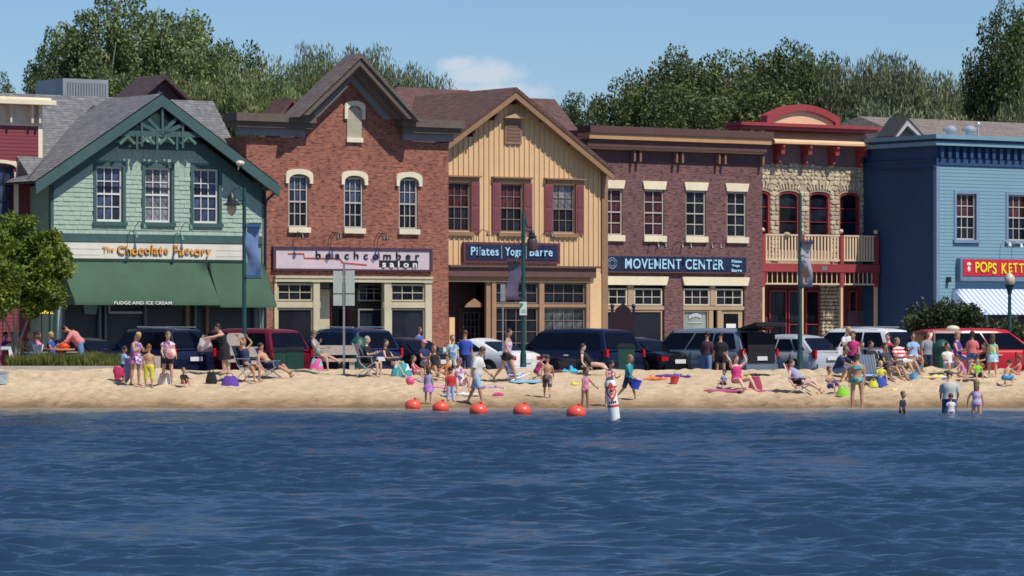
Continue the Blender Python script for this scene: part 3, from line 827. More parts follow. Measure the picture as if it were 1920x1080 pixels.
zz = [(540, 476), (570, 476), (570, 484), (636, 485), (643, 493), (688, 497)]
m = MB()
for (a, b), (c, e) in zip(zz[:-1], zz[1:]): m.bar((FX(a, d + .1), y - .1, FZ(a, b, d)), (FX(c, d + .1), y - .1, FZ(c, e, d)), .012, .05)
m.build("zigzag_line", M("red_ink", (.45, .05, .04), .6, 0), sg)
for a in (608, 695):
    m = MB().prism([(FX(a, d + .1), FZ(a, 487, d)), (FX(a + 5, d + .1), FZ(a, 494, d)), (FX(a + 9, d + .1), FZ(a, 486, d)), (FX(a + 6, d + .1), FZ(a, 482, d))], y - .1, y - .092)
    m.build("leaf_mark", M("grey_ink", (.2, .17, .2), .6, 0), sg)
for px in (552, 618, 623, 704, 710):
    spot_lamp(Cb, FX(px, d), FZ(650, 445, d), y, lampm, .5)
# shopfront
cf = M("shop_cream", (.55, .48, .33), .65, .08)
lint = MB().box(sh[0], sh[1], y - .12, y + .12, sh[3] - .17, sh[3]).box(sh[0], sh[1], y - .16, y + .1, sh[3] - .02, sh[3] + .06); lint.build("lintel", cf, Cb)
zb1 = FZ(660, 566, d); zb2 = FZ(660, 577, d); zt1 = sh[3] - .17
MB().box(sh[0], FX(600, d), y - .04, y + .12, zb2, zb1).box(FX(718, d), sh[1], y - .04, y + .12, zb2, zb1).build("transom_beam", cf, Cb)
for a, b in ((513, 518), (586, 598), (719, 732), (796, 808)):
    MB().box(FX(a, d), FX(b, d), y - .07, y + .12, GB + .2, zt1 if b - a > 0 else 0).build("post", cf, Cb)
yr = y + 1.3
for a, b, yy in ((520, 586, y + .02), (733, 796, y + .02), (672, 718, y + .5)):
    window(Cb, FX(a, -yy), FX(b, -yy), zb1 + .03, zt1 - .06, yy - .05, cf if yy < y + .4 else M("shop_cream_shaded", (.3, .27, .22), .7, .1), gl_dark, 3, 2, .06, .03, sash=False)  # recessed frame gets a darker copy of the cream, recess shade painted in
    window(Cb, FX(a, -yy), FX(b, -yy), GB + .5, zb2 - .04, yy - .05, cf if yy < y + .4 else M("shop_cream_shaded"), gl_dark, 1, 1, .05, .03, sash=False)
MB().box(sh[0], sh[1], yr, yr + .1, GB, zt1 + .2).build("back_wall", M("recess_wall", (.16, .13, .10), .8, .1), Cb)
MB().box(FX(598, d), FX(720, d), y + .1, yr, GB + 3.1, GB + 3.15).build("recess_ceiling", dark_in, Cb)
MB().box(FX(600, d - .8), FX(618, d - .8), y + .8, y + .9, GB, zt1).build("panel", cf, Cb)
dr = MB().box(FX(618, d - 1.2), FX(656, d - 1.2), yr - .08, yr - .01, GB + .05, GB + 2.7).build("door", M("door_red", (.15, .03, .03), .6, .1), Cb)
MB().box(FX(624, d - 1.2), FX(650, d - 1.2), yr - .1, yr - .082, GB + .5, GB + 2.5).build("door_glass", gl_dark, dr)
MB().box(FX(512, d), FX(586, d), y - .02, y + .1, GB, GB + .45).box(FX(732, d), FX(796, d), y - .02, y + .1, GB, GB + .45).build("stall_riser", cf, Cb)

# brown hipped roofs behind C and D
br_roof = M("brown_roof", (.125, .065, .055), .95, .18, 3, kind='roof')
def hip(name, label, pl, pr, pt, ptl, ptr, pb, dd, depth):
    o = fthing(name, label, "building", FX((pl + pr) / 2, dd), dd)
    z0, z1 = FZ(900, pb, dd), FZ(900, pt, dd - depth)
    x0, x1 = FX(pl, dd), FX(pr, dd); a, b = FX(ptl, dd - depth), FX(ptr, dd - depth)
    MB().box(x0 + .3, x1 - .3, -dd + .3, -dd + 2 * depth - .3, GB, z0).build("wall", M("plum_wall"), o)
    MB().add([(x0, -dd, z0), (x1, -dd, z0), (b, -dd + depth, z1), (a, -dd + depth, z1), (x1, -dd + 2 * depth, z0), (x0, -dd + 2 * depth, z0)],
             [(0, 1, 2, 3), (1, 4, 2), (4, 5, 3, 2), (5, 0, 3), (0, 5, 4, 1)]).build("roof", br_roof, o)
    return o
hip("brown_roofed_building", "brown shingled roof rising behind the gap between brick and yellow buildings", 720, 925, 170, 745, 880, 250, -3.5, 4)
hip("brown_roofed_building", "brown roof slope showing right of the yellow building's gable", 930, 1085, 180, 960, 1040, 238, -7, 3.5)
gable_roof_thing("gabled_house", "small dark brown gable tip left of the brick building's steep gable", 548, 183, 525, 590, 225, -7, 1.5, br_roof, M("plum_wall"))
# ============================================================ D: yellow board-and-batten building
d = 0.0; y = -d
D = fthing("yellow_building", "mustard yellow board-and-batten building with a gable and maroon shutters", "building", FX(990, d), d)
yp = M("mustard_paint", (.74, .485, .26), .7, .05, 2)
ybn = M("brown_trim", (.30, .17, .09), .7, .12, 3)
xl, xr = FX(835, d), FX(1137, d)
xa, za = FX(966, d), FZ(966, 178, d)
wz1, wz0 = FZ(960, 345, d), FZ(960, 435, d)
wins = [(FX(a, d), FX(b, d), wz0, wz1) for a, b in ((839, 881), (938, 980), (1036, 1077))]
sh = (FX(836, d), FX(1103, d), GB + .15, FZ(960, 528, d))
slope = (FZ(966, 168, d + .5) - FZ(1150, 322, d + .5)) / (FX(1150, d + .5) - FX(966, d + .5))
zE = min(za - slope * (xr - xa), za - slope * (xa - xl)) 
wb = wall(MB(), xl, xr, GB, zE, y, wins + [sh], side=9)
wb.prism([(xl, zE), (xr, zE), (xr, max(zE, za - slope * (xr - xa))), (xa, za), (xl, max(zE, za - slope * (xa - xl)))], y, y + .3)
wb.build("wall", yp, D)
x = xl + .12; zlo = FZ(960, 498, d)
bat = M("batten_paint", (.67, .43, .22), .7, .06, 2)
while x < xr - .3:
    segs = [(zlo, za - slope * abs(x - xa) - .25)]
    for h in wins:
        if h[0] - .12 < x < h[1] + .12:
            s0_, s1_ = segs.pop(); segs += [(s0_, h[2] - .22), (h[3] + .32, s1_)]
    for s0_, s1_ in segs:
        if s1_ > s0_: piece("batten", bat, D, x, x + .05, y - .04, y + .003, s0_, s1_)
    x += .245
for a, b in ((1105, 1126),):
    MB().box(FX(a, d), FX(b, d), y - .06, y + .05, GB, zlo - .3).build("pilaster", yp, D)
MB().box(FX(1127, d), xr + .02, y - .08, y + .3, GB, zE + .2).build("corner_board", ybn, D)
# roof and rakes
ov = .55; yF = y - ov
X0, X1, XA = FX(836, d + ov) - .6, FX(1151, d + ov), FX(967, d + ov); ZA = FZ(967, 169, d + ov)
zr_ = lambda x_: ZA - slope * abs(x_ - XA)
rb = MB()
for (p, q2) in ((X0, XA), (XA, X1)):
    rb.prism([(p, zr_(p) - .33), (q2, zr_(q2) - .33), (q2, zr_(q2) - .06), (p, zr_(p) - .06)], yF - .03, yF + .05)
rb.build("rake_board", ybn, D)
fb = MB()
for (p, q2) in ((xl, xa), (xa, xr)):
    fb.prism([(p, za - slope * abs(p - xa) - .12), (q2, za - slope * abs(q2 - xa) - .12), (q2, za - slope * abs(q2 - xa) + .1), (p, za - slope * abs(p - xa) + .1)], y - .05, y + .002)
fb.build("frieze_board", M("tan_trim", (.42, .27, .13), .7, .1), D)
rf = MB()
for (p, q2) in ((X0, XA), (XA, X1)):
    rf.prism([(p, zr_(p) - .06), (q2, zr_(q2) - .06), (q2, zr_(q2) + .12), (p, zr_(p) + .12)], yF - .06, y + 7)
rf.build("gable_roof", br_roof, D)
for a in (877, 918, 1013, 1065, 958):
    x_ = FX(a, d); z_ = za - slope * abs(x_ - xa)
    MB().box(x_ - .06, x_ + .06, y - .45, y - .05, z_ - .25, z_ + .02).build("rafter_end", M("dark_brown", (.07, .035, .025), .7), D)
# attic vent
vx0, vx1, v0, v1 = FX(946, d), FX(975, d), FZ(960, 270, d), FZ(960, 222, d)
v = MB().box(vx0 - .03, vx1 + .03, y - .09, y - .045, v0, v1).build("attic_vent", M("vent_brown", (.30, .17, .12), .7, .1), D)
for i in range(6):
    zz_ = v0 + .12 + (v1 - v0 - .2) * i / 6
    MB().box(vx0 + .05, vx1 - .05, y - .105, y - .091, zz_, zz_ + .1).build("louvre", M("vent_dark", (.20, .11, .08), .7, .1), v)
MB().prism([(vx0 - .12, v1), (vx1 + .12, v1), ((vx0 + vx1) / 2, v1 + .2)], y - .3, y - .045).build("vent_cap", M("cap_orange", (.6, .38, .2), .7, .1), D)
shut = M("maroon_shutter", (.22, .062, .075), .65, .1, 4)
for i, h in enumerate(wins):
    q = .05
    MB().box(h[0] - .45, h[1] + .45, y - .2, y - .003, h[3] + .22, h[3] + .28).box(h[0] - .32, h[1] + .32, y - .1, y - .003, h[3] + .06, h[3] + .22).build("window_header", ybn, D)
    MB().box(h[0] - .14, h[1] + .14, y - .12, y - .003, h[2] - .18, h[2] - .03).build("window_sill", ybn, D)
    window(D, *h, y, M("brown_sash", (.24, .17, .14), .6, .1), gl_dark, 3, 4, .055, .03, gm2=gl_cur if i == 2 else gl_red)
    for s_ in ((h[0] - .42, h[0] - .02), (h[1] + .02, h[1] + .42)):
        if i == 0 and s_[0] < h[0]: continue
        o = MB().box(s_[0], s_[1], y - .085, y - .042, h[2] - .06, h[3] + .04).build("shutter", shut, D)
        for (a, b) in ((.06, .46), (.54, .94)):
            zz0, zz1 = h[2] - .06, h[3] + .04
            MB().box(s_[0] + .07, s_[1] - .07, y - .1, y - .086, zz0 + (zz1 - zz0) * a, zz0 + (zz1 - zz0) * b).build("shutter_panel", M("maroon_shutter2", (.19, .05, .065), .65, .1, 4), o)
# sign
sx0, sx1, s0, s1 = FX(869, d + .15), FX(1050, d + .15), FZ(960, 494, d), FZ(960, 455, d)
fr = MB().box(sx0, sx1, y - .16, y - .045, s0, s1).build("sign_board", M("sign_maroon", (.12, .03, .045), .6, .1), D)
navy = M("sign_navy", (.012, .02, .06), .5, .2, 3)
MB().box(sx0 + .12, sx1 - .12, y - .18, y - .162, s0 + .13, s1 - .09).build("sign_face", navy, fr)
cy_ink = M("pale_blue_ink", (.42, .68, .85), .6, 0)
for body, a, b in (("Pilates", 882, 934), ("Yoga", 946, 978), ("Barre", 992, 1035)):
    dz = .1 if 'g' in body else 0
    text_mb(body, FX(a, d + .18), FX(b, d + .18), FZ(960, 480, d) - dz, FZ(960, 464, d), y - .195, .012).build("lettering", cy_ink, fr)
for a in (940, 986):
    MB().box(FX(a, d + .18), FX(a + 1, d + .18), y - .19, y - .181, s0 + .18, s1 - .12).build("divider", M("grey_ink2", (.3, .4, .5), .6), fr)
for px in (895, 975, 1015): spot_lamp(D, FX(px, d), FZ(960, 440, d), y - .04, lampm, .6)
# shopfront cornice and bays
c0 = FZ(960, 519, d); c1 = FZ(960, 499, d)
MB().box(xl, FX(1112, d), y - .22, y - .003, c0, c1 - .06).box(xl, FX(1118, d), y - .32, y - .003, c1 - .06, c1 + .02).build("shop_cornice", M("plum_brown", (.13, .06, .055), .7, .12), D)
MB().box(xl, sh[1], y - .1, y + .1, sh[3] - .02, c0 - .003).build("shop_lintel", ybn, D)
zt_ = FZ(960, 570, d); zt2 = FZ(960, 576, d)
for a, b in ((912, 920), (921, 929), (1010, 1019), (1098, 1104)):
    MB().box(FX(a, d), FX(b, d), y - .06 if a != 912 else y, y + .12, GB + .15, sh[3] - .02).build("post", M("tan_brown", (.36, .21, .12), .7, .1), D)
MB().box(FX(929, d), FX(1010, d), y - .03, y + .1, zt2, zt_).box(FX(1019, d), FX(1098, d), y - .03, y + .1, zt2, zt_).build("transom_bar", M("tan_brown"), D)
brn = M("brown_sash")
for a, b in ((930, 1009), (1020, 1097)):
    window(D, FX(a, d), FX(b, d), zt_ + .02, sh[3] - .04, y, brn, gl_dark, 4, 2, .05, .025, sash=False, gm2=None)
    window(D, FX(a, d), FX(b, d), GB + .5, zt2 - .02, y, brn, gl_dark if a < 1000 else gl_shop, 4, 4, .05, .025, sash=False)
MB().box(FX(929, d), FX(1100, d), y - .02, y + .1, GB, GB + .48).build("stall_riser", M("tan_brown"), D)
yr = y + 1.2
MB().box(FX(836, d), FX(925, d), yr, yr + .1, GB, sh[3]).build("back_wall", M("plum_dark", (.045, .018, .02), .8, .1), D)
dr = MB().box(FX(858, -yr), FX(900, -yr), yr - .07, yr - .01, GB + .05, FZ(880, 576, -yr)).build("door", M("door_maroon", (.06, .025, .03), .6, .1), D)
window(D, FX(864, -yr), FX(896, -yr), GB + .8, FZ(880, 585, -yr), yr - .2, M("door_bars", (.10, .08, .09), .6, .1), gl_dark, 4, 5, .04, .03, sash=False)
MB().prism([(FX(880, d), zt2), (FX(912, d), zt2), (FX(912, d), zt_), (FX(898, d), zt_ + .22), (FX(884, d), zt_)], y + .3, y + .35).build("door_pediment", M("tan_brown"), D)
MB().box(FX(848, d), FX(858, d), y + .2, y + .28, GB, FZ(880, 595, d)).build("side_post", yp, D)

# ============================================================ E: brown brick building
d = -1.25; y = -d
E = fthing("brown_brick_building", "brown-mauve brick building with a flat bracketed cornice and cream window lintels", "building", FX(1270, d), d)
xl, xr = FX(1096, d), FX(1429, d)
zc = FZ(1280, 296, d)
wz1, wz0 = FZ(1226, 356, d), FZ(1226, 442, d)
wins = [(FX(a, d), FX(b, d), wz0, wz1) for a, b in ((1129, 1167), (1208, 1245), (1286, 1323), (1363, 1399))]
g1 = (FX(1118, d), FX(1246, d), GB + .3, FZ(1200, 535, d)); g2 = (FX(1281, d), FX(1396, d), GB + .05, FZ(1200, 535, d))
wb = wall(MB(), xl, xr, GB, zc + 1.0, y, wins + [g1, g2], side=9)
wb.build("wall", M("mauve_brick", (.195, .09, .085), .9, kind='brick', col2=(.125, .056, .06)), E)
zk = lambda py: FZ(1280, py, d)
cb = M("cornice_brown", (.11, .05, .045), .75, .12); ct = M("cornice_tan", (.50, .28, .14), .7, .08)
XL, XR = FX(1104, d + .5), FX(1450, d + .6)
MB().box(XL, XR, y - .62, y + .3, zk(256), zk(243)).build("cornice_cap", cb, E)
MB().box(XL, XR - .05, y - .55, y + .3, zk(267), zk(256) - .003).build("cornice_band", ct, E)
MB().box(XL, XR - .2, y - .42, y + .25, zk(281), zk(267) - .003).build("cornice_bed", cb, E)
MB().box(XL, XR - .3, y - .36, y + .25, zk(285), zk(281) - .003).build("cornice_bead", ct, E)
MB().box(XL, xr, y - .06, y - .003, zk(305), zk(285) - .003).build("frieze", M("frieze_plum", (.085, .045, .06), .8, .1), E)
for a in (1183, 1194, 1262, 1273, 1342, 1353, 1424):
    x_ = FX(a, d); MB().box(x_ - .05, x_ + .05, y - .28, y - .062, zk(306), zk(287)).build("bracket", M("bracket_brown", (.22, .12, .08), .7, .1), E)
bl = M("cream_lintel", (.82, .72, .50), .6, .05)
for i, h in enumerate(wins):
    MB().prism([(h[0] - .03, h[3] + .02), (h[1] + .03, h[3] + .02), (h[1] + .12, h[3] + .36), (h[0] - .12, h[3] + .36)], y - .07, y - .002).build("window_lintel", bl, E)
    MB().box(h[0] - .07, h[1] + .07, y - .11, y + .05, h[2] - .25, h[2]).build("window_sill", bl, E)
    window(E, *h, y, M("tan_sash"), gl_dark if i > 1 else gl_red, 2, 4, .06, .04)
# sign
sx0, sx1, s0, s1 = FX(1134, d + .12), FX(1400, d + .12), FZ(1280, 512, d), FZ(1280, 479, d)
sb = MB().box(sx0, sx1, y - .15, y - .003, s0, s1).build("sign_board", M("sign_wood", (.16, .08, .08), .6, .1), E)
MB().box(sx0 + .06, sx1 - .06, y - .17, y - .152, s0 + .06, s1 - .06).build("sign_face", navy, sb)
text_mb("MOVEMENT CENTER", FX(1171, d + .17), FX(1356, d + .17), FZ(1280, 505, d), FZ(1280, 486, d), y - .185, .012).build("lettering", cy_ink, sb)
for i, t_s in enumerate(("Pilates", "Yoga", "Barre")):
    text_mb(t_s, FX(1371, d + .17), FX(1390 if i != 1 else 1386, d + .17), FZ(1300, 492 + i * 8.5, d), FZ(1300, 486.5 + i * 8.5, d), y - .18, .03).build("lettering", cy_ink, sb)
cxs, czs = FX(1148, d + .17), FZ(1200, 494, d)
for rr in (.13, .22):
    m = MB(); n = 20
    for i in range(n):
        a, b = 2 * math.pi * i / n, 2 * math.pi * (i + 1) / n
        m.bar((cxs + rr * math.cos(a), y - .176, czs + rr * math.sin(a)), (cxs + rr * math.cos(b), y - .176, czs + rr * math.sin(b)), .01, .025)
    m.build("ring_mark", M("grey_ink2"), sb)
for px in (1217, 1231, 1262, 1278, 1318, 1334): spot_lamp(E, FX(px, d), FZ(1280, 462, d), y, lampm, .55)
for a, b in ((1112, 1250), (1279, 1402)):
    x0, x1 = FX(a, d), FX(b, d); z0, z1 = FZ(1280, 535, d), FZ(1280, 519, d)
    MB().prism([(x0 + .06, z0), (x1 - .06, z0), (x1 + .04, z1), (x0 - .04, z1)], y - .1, y - .003).build("shop_lintel", bl, E)
tb = M("tan_frame", (.45, .31, .19), .7, .08)
for (a, b, g) in ((1126, 1177, g1), (1190, 1243, g1), (1283, 1332, g2), (1343, 1394, g2)):
    window(E, FX(a, d), FX(b, d), FZ(1280, 573, d), FZ(1280, 541, d), y, M("pale_sash", (.62, .55, .42), .6, .05), gl_dark, 3, 2, .065, .03, sash=False)
MB().box(FX(1118, d), g1[1], y + .02, y + .14, FZ(1280, 581, d), FZ(1280, 574, d)).box(g2[0], g2[1], y + .02, y + .14, FZ(1280, 581, d), FZ(1280, 574, d)).build("transom_bar", tb, E)
MB().box(FX(1178, d), FX(1189, d), y + .03, y + .14, FZ(1280, 573, d), g1[3]).box(FX(1333, d), FX(1342, d), y + .03, y + .14, FZ(1280, 573, d), g2[3]).build("mullion", tb, E)
window(E, FX(1120, d), FX(1243, d), GB + .35, FZ(1280, 582, d), y, tb, gl_dark, 1, 1, .07, .03, sash=False)
window(E, FX(1283, d), FX(1329, d), GB + .35, FZ(1280, 582, d), y, tb, M("glass_green", (.12, .14, .12), .1, .3, 1, kind='glass'), 1, 1, .04, .03, sash=False)
for a, b in ((1330, 1338), (1346, 1354)): MB().box(FX(a, d), FX(b, d), y + .02, y + .13, GB + .05, FZ(1280, 582, d)).build("post", tb, E)
dr = MB().box(FX(1355, d), FX(1394, d), y + .08, y + .13, GB + .05, FZ(1280, 582, d)).build("door", tb, E)
MB().box(FX(1359, d), FX(1386, d), y + .06, y + .078, GB + .4, FZ(1280, 588, d)).build("door_glass", gl_dark, dr)
MB().box(FX(1363, d), FX(1381, d), y + .045, y + .058, FZ(1300, 615, d), FZ(1300, 607, d)).build("paper_notice", white, dr)
mm = MB()                      # arched white window decal
for i in range(9):
    t0 = -1 + 2 * i / 9; cxd = FX(1306, d) + t0 * .32
    mm.box(cxd, cxd + .055, y + .1, y + .112, FZ(1300, 597, d) + .09 * (1 - t0 * t0) - .02, FZ(1300, 597, d) + .09 * (1 - t0 * t0) + .13)
mm.box(FX(1293, d), FX(1320, d), y + .1, y + .112, FZ(1300, 606, d), FZ(1300, 604.5, d))
mm.build("window_decal", M("decal_white", (.6, .6, .62), .6, 0), E)
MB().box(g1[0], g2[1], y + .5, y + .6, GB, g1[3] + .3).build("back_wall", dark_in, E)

# ============================================================ F: stone building with red balcony
d = -2.6; y = -d
Fb = fthing("stone_balcony_building", "narrow tan fieldstone building with arched red windows and a red and cream balcony", "building", FX(1530, d), d)
red = M("barn_red", (.33, .045, .05), .6, .1, 3); peach = M("peach_paint", (.78, .50, .30), .6, .05)
xl, xr = FX(1384, d), FX(1640, d)
zk = lambda py: FZ(1530, py, d)
wz1, wz0 = zk(359), zk(470)
wins = [(FX(a, d), FX(b, d), wz0, wz1) for a, b in ((1403, 1444), (1460, 1499), (1517, 1556), (1574, 1612))]
zbal = zk(497)
wb = wall(MB(), xl, xr, zbal - .3, zk(255), y, wins, reveal=.25, side=8)
wb.build("wall", M("mortar", (.42, .36, .26), .95, .15, 5, bump=.4), Fb)
stm = M("field_stone", (.70, .58, .40), .9, .2, 6, kind='random', col2=(.42, .33, .23), bump=.3)
rs_ = random.Random(12); cnt = 0; ss = MB(); z = zk(490)
while z < zk(313):
    hh = rs_.uniform(.12, .24); x = xl + rs_.uniform(0, .2)
    while x < xr - .1:
        ww = rs_.uniform(.14, .42); x1 = min(x + ww, xr - .02)
        if not any(h[0] - .02 < x1 and h[1] + .02 > x and h[2] < z + hh and h[3] + .22 > z for h in wins) and z > wins[0][3] - .1:
            pr = rs_.uniform(.03, .07); rt = (0, rs_.uniform(-.8, .8) if ww < .3 else rs_.uniform(-.35, .35), 0)
            if cnt < 300: piece("stone", stm, Fb, x, x1 - .02, y - pr, y + .02, z, z + hh, 1, cnt % 7, rt); cnt += 1
            else: ss.box(x, x1 - .02, y - pr, y + .02, z, z + hh)
        x = x1 + .012
    z += hh + .012
for pa, pb in [(wins[i][1], wins[i + 1][0]) for i in range(3)] + [(wins[3][1], xr)]:
    z = zk(492)
    while z < wins[0][3] - .02:
        hh = rs_.uniform(.13, .26); x = pa + .01
        n_ = 1 if rs_.random() < .45 else 2; cut = pa + (pb - pa) * rs_.uniform(.35, .65)
        for a, b in ([(pa + .01, pb - .01)] if n_ == 1 else [(pa + .01, cut - .01), (cut + .01, pb - .01)]):
            piece("stone", stm, Fb, a, b, y - rs_.uniform(.03, .07), y + .02, z, z + hh - .015, 1, rs_.randrange(7), (0, rs_.uniform(-.12, .12), 0))
        z += hh
if ss.v: tag(ss.build("stone_field", stm, Fb), kind='stuff')
for h in wins:
    arch_fill(MB(), h[0], h[1], h[3] - .2, .2, h[3] + .03, y - .02, y + .06).build("arch_panel", M("mortar"), Fb)
    p = arch_pts(h[0] - .12, h[1] + .12, h[3] - .12, .26, 12)
    for i in range(2, 11):
        cx, cz = p[i]; a = math.atan2(cz - (h[3] - .9), cx - (h[0] + h[1]) / 2)
        piece("arch_stone", M("arch_stone", (.70, .60, .42), .9, .2, 6, kind='random', col2=(.45, .37, .26)), Fb, cx - .035, cx + .035, y - .07, y + .02, cz - .02, cz + .22, rot=(0, -(a - math.pi / 2), 0))
    m = MB(); arch_band(m, h[0] + .08, h[1] - .08, h[3] - .3, .2, .13, y + .03, y + .12)
    m.box(h[0], h[0] + .08, y + .03, y + .12, h[2], h[3] - .2).box(h[1] - .09, h[1], y + .03, y + .12, h[2], h[3] - .2).build("window_arch_frame", red, Fb)
    window(Fb, h[0] + .08, h[1] - .08, h[2], h[3] - .08, y + .06, red, gl_dark, 1, 4, .03, .03, rec=.08)
# eave, brackets, cornice, pediment
MB().box(FX(1430, d), FX(1622, d), y - .05, y - .002, zk(312), zk(270)).build("frieze", M("frieze_mauve", (.20, .13, .14), .8, .12), Fb)
ev = MB(); a, b = FX(1452, d + .7), FX(1638, d + .7)
ev.add([(a, y - .75, zk(269)), (b, y - .75, zk(269)), (b, y - .05, zk(248)), (a + .1, y - .05, zk(248)), (a, y - .75, zk(273)), (b, y - .75, zk(273)), (b, y - .05, zk(273)), (a, y - .05, zk(273))],
       [(0, 1, 2, 3), (4, 5, 1, 0), (5, 6, 2, 1), (7, 4, 0, 3), (7, 6, 5, 4)])
ev.build("sloped_eave", peach, Fb)
for px in (1460, 1511, 1562, 1614):
    x_ = FX(px, d + .3)
    m = MB().prism([(x_ - .1, zk(292)), (x_ + .1, zk(292)), (x_ + .1, zk(274)), (x_ - .1, zk(274))], y - .6, y - .06)
    m.prism([(x_ - .08, zk(310)), (x_ + .08, zk(310)), (x_ + .08, zk(292)), (x_ - .08, zk(292))], y - .3, y - .06)
    o = m.build("bracket", red, Fb)
    MB().ball((x_, y - .62, zk(278)), .09).ball((x_, y - .34, zk(306)), .08).build("bracket_boss", M("boss_red", (.45, .09, .07), .6, .1), o, True)
c1, c2 = FX(1392, d + 1), FX(1652, d + .9)
MB().box(c1, c2, y - .95, y + .3, zk(242), zk(236)).box(c1 + .15, c2 - .15, y - .85, y + .3, zk(248), zk(242) - .003).build("cornice", red, Fb)
pd = MB(); p0, p1 = FX(1437, d + .7), FX(1574, d + .7)
n = 16; top = [(p0 + (p1 - p0) * i / n, zk(222) + (zk(199) - zk(222)) * math.sin(math.pi * i / n) ** .9) for i in range(n + 1)]
inn = [(p0 + .25 + (p1 - p0 - .5) * i / n, zk(231) + (zk(211) - zk(231)) * math.sin(math.pi * i / n) ** .9) for i in range(n + 1)]
for i in range(n): pd.prism([inn[i], inn[i + 1], top[i + 1], top[i]], y - .75, y - .3)
pd.prism([(p0, zk(237)), (p0 + .25, zk(237)), inn[0], top[0]], y - .75, y - .3).prism([(p1 - .25, zk(237)), (p1, zk(237)), top[-1], inn[-1]], y - .75, y - .3)
pd.build("pediment_arch", red, Fb, fix=True)
for i in range(n): 
    pass
MB().prism([(inn[0][0], zk(236))] + [(inn[-1][0], zk(236))] + inn[::-1], y - .6, y - .5).build("pediment_panel", peach, Fb)
# balcony
bd = 1.25; yB = y - bd; db = d + bd
X0, X1 = FX(1430, db), FX(1650, db)
zk2 = lambda py: FZ(1540, py, db)
MB().box(X0 - .05, X1, yB, y - .003, zk2(510), zk2(495)).build("balcony_floor", red, Fb)
posts = [1433, 1506, 1580, 1645]
for i, px in enumerate(posts):
    x_ = FX(px, db)
    o = MB().box(x_ - .09, x_ + .09, yB + .02, yB + .2, zk2(495), zk2(440)).build("balcony_post", red, Fb)
    MB().ball((x_, yB + .11, zk2(433)), .1).build("post_ball", M("ball_cream", (.75, .5, .38), .6, .1), o, True)
    MB().box(x_ - .1, x_ + .1, yB + .02, yB + .22, zk2(537), zk2(510) - .003).build("post_block", red, Fb)
    MB().box(x_ - .06, x_ + .06, yB + .05, yB + .17, GB, zk2(537) - .003).build("column", peach, Fb)
for i in range(3):
    a, b = FX(posts[i], db) + .1, FX(posts[i + 1], db) - .1
    MB().box(a, b, yB + .06, yB + .15, zk2(443), zk2(440)).box(a, b, yB + .06, yB + .15, zk2(489), zk2(486)).build("balcony_rail", M("rail_cream", (.72, .55, .36), .6, .06), Fb)
    n = 11
    for k in range(n):
        x_ = a + (b - a) * (k + .5) / n
        piece("baluster", M("rail_cream"), Fb, x_ - .04, x_ + .04, yB + .08, yB + .13, zk2(486), zk2(443))
    MB().box(a, b, yB + .08, yB + .14, zk2(534), zk2(531)).build("valance_rail", M("rail_cream"), Fb)
    for k in range(7):
        x_ = a + (b - a) * (k + .5) / 7
        piece("valance_spindle", M("rail_cream"), Fb, x_ - .018, x_ + .018, yB + .09, yB + .125, zk2(531), zk2(511))
x_ = X1 - .08
MB().box(x_ - .04, x_ + .04, yB + .2, y - .01, zk2(443), zk2(440)).build("side_rail", red, Fb)
hm = MB().box(FX(1541, db), FX(1551, db), yB - .012, yB - .003, zk2(507), zk2(499)).build("house_plate", M("plate_grey", (.2, .2, .25), .6), Fb)
pot = MB().ball((FX(1478, db), yB + .1, zk2(441)), .16, sz=.7).build("hanging_planter", M("planter_tan", (.4, .36, .22), .9, .3, 8), Fb, True)
# ground floor in shade
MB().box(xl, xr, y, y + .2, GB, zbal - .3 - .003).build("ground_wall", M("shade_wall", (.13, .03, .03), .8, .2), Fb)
for a, b in ((1440, 1472), (1476, 1500), (1508, 1534), (1590, 1604)):
    window(Fb, FX(a, d), FX(b, d), GB + .3, zk(545), y - .16, red, gl_dark, 1, 2, .05, .04, sash=False)
r2 = random.Random(3); zz_ = GB
while zz_ < zk(538):
    x_ = FX(1536, d)
    while x_ < FX(1572, d):
        ww = r2.uniform(.18, .34); piece("pier_stone", stm, Fb, x_, min(x_ + ww, FX(1573, d)) - .02, y - .14, y + .01, zz_, zz_ + .15, 1, int(ww * 97) % 7); x_ += ww
    zz_ += .16
dr = MB().box(FX(1588, d), FX(1618, d), y - .08, y - .02, GB + .05, zk(583)).build("door", M("door_grey", (.10, .08, .1), .6, .1), Fb)

# ============================================================ G: blue building
d = 2.2; y = -d
G = fthing("blue_building", "blue clapboard building with a red sign and striped awning, right edge", "building", FX(1840, d), d)
bp = M("blue_paint", (.19, .34, .42), .7, .07, 3); bn = M("blue_trim_and_shade", (.022, .07, .165), .7, .08, 3); bg_ = M("blue_grey", (.19, .28, .42), .7, .08)
xl, xr = FX(1755, d), FX(2090, d)
zk = lambda py: FZ(1840, py, d)
wz1, wz0 = zk(364), zk(450)
wins = [(FX(a, d), FX(b, d), wz0, wz1) for a, b in ((1792, 1829), (1889, 1926), (1986, 2022))]
sh = (FX(1800, d), FX(2060, d), GB + .2, zk(570))
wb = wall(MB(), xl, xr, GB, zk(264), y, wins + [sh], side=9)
wb.build("wall", bn, G)  # side wall takes the dark trim blue: its shade is painted in
z = zk(640)
while z < zk(314):
    segs = [(xl + .16, xr)]
    for h in wins:
        if h[2] - .2 < z + .06 < h[3] + .14:
            s = segs.pop(); segs += [(s[0], h[0] - .14), (h[1] + .14, s[1])]
    if z < sh[3]: segs = [(xl + .16, sh[0])]
    for a, b in segs: piece("clapboard", bp, G, a, b, y - .03, y + .008, z, z + .14, rot=(R(-4), 0, 0))
    z += .15
MB().box(xl - .01, xl + .16, y - .045, y + .15, GB, zk(312)).build("corner_board", bg_, G)
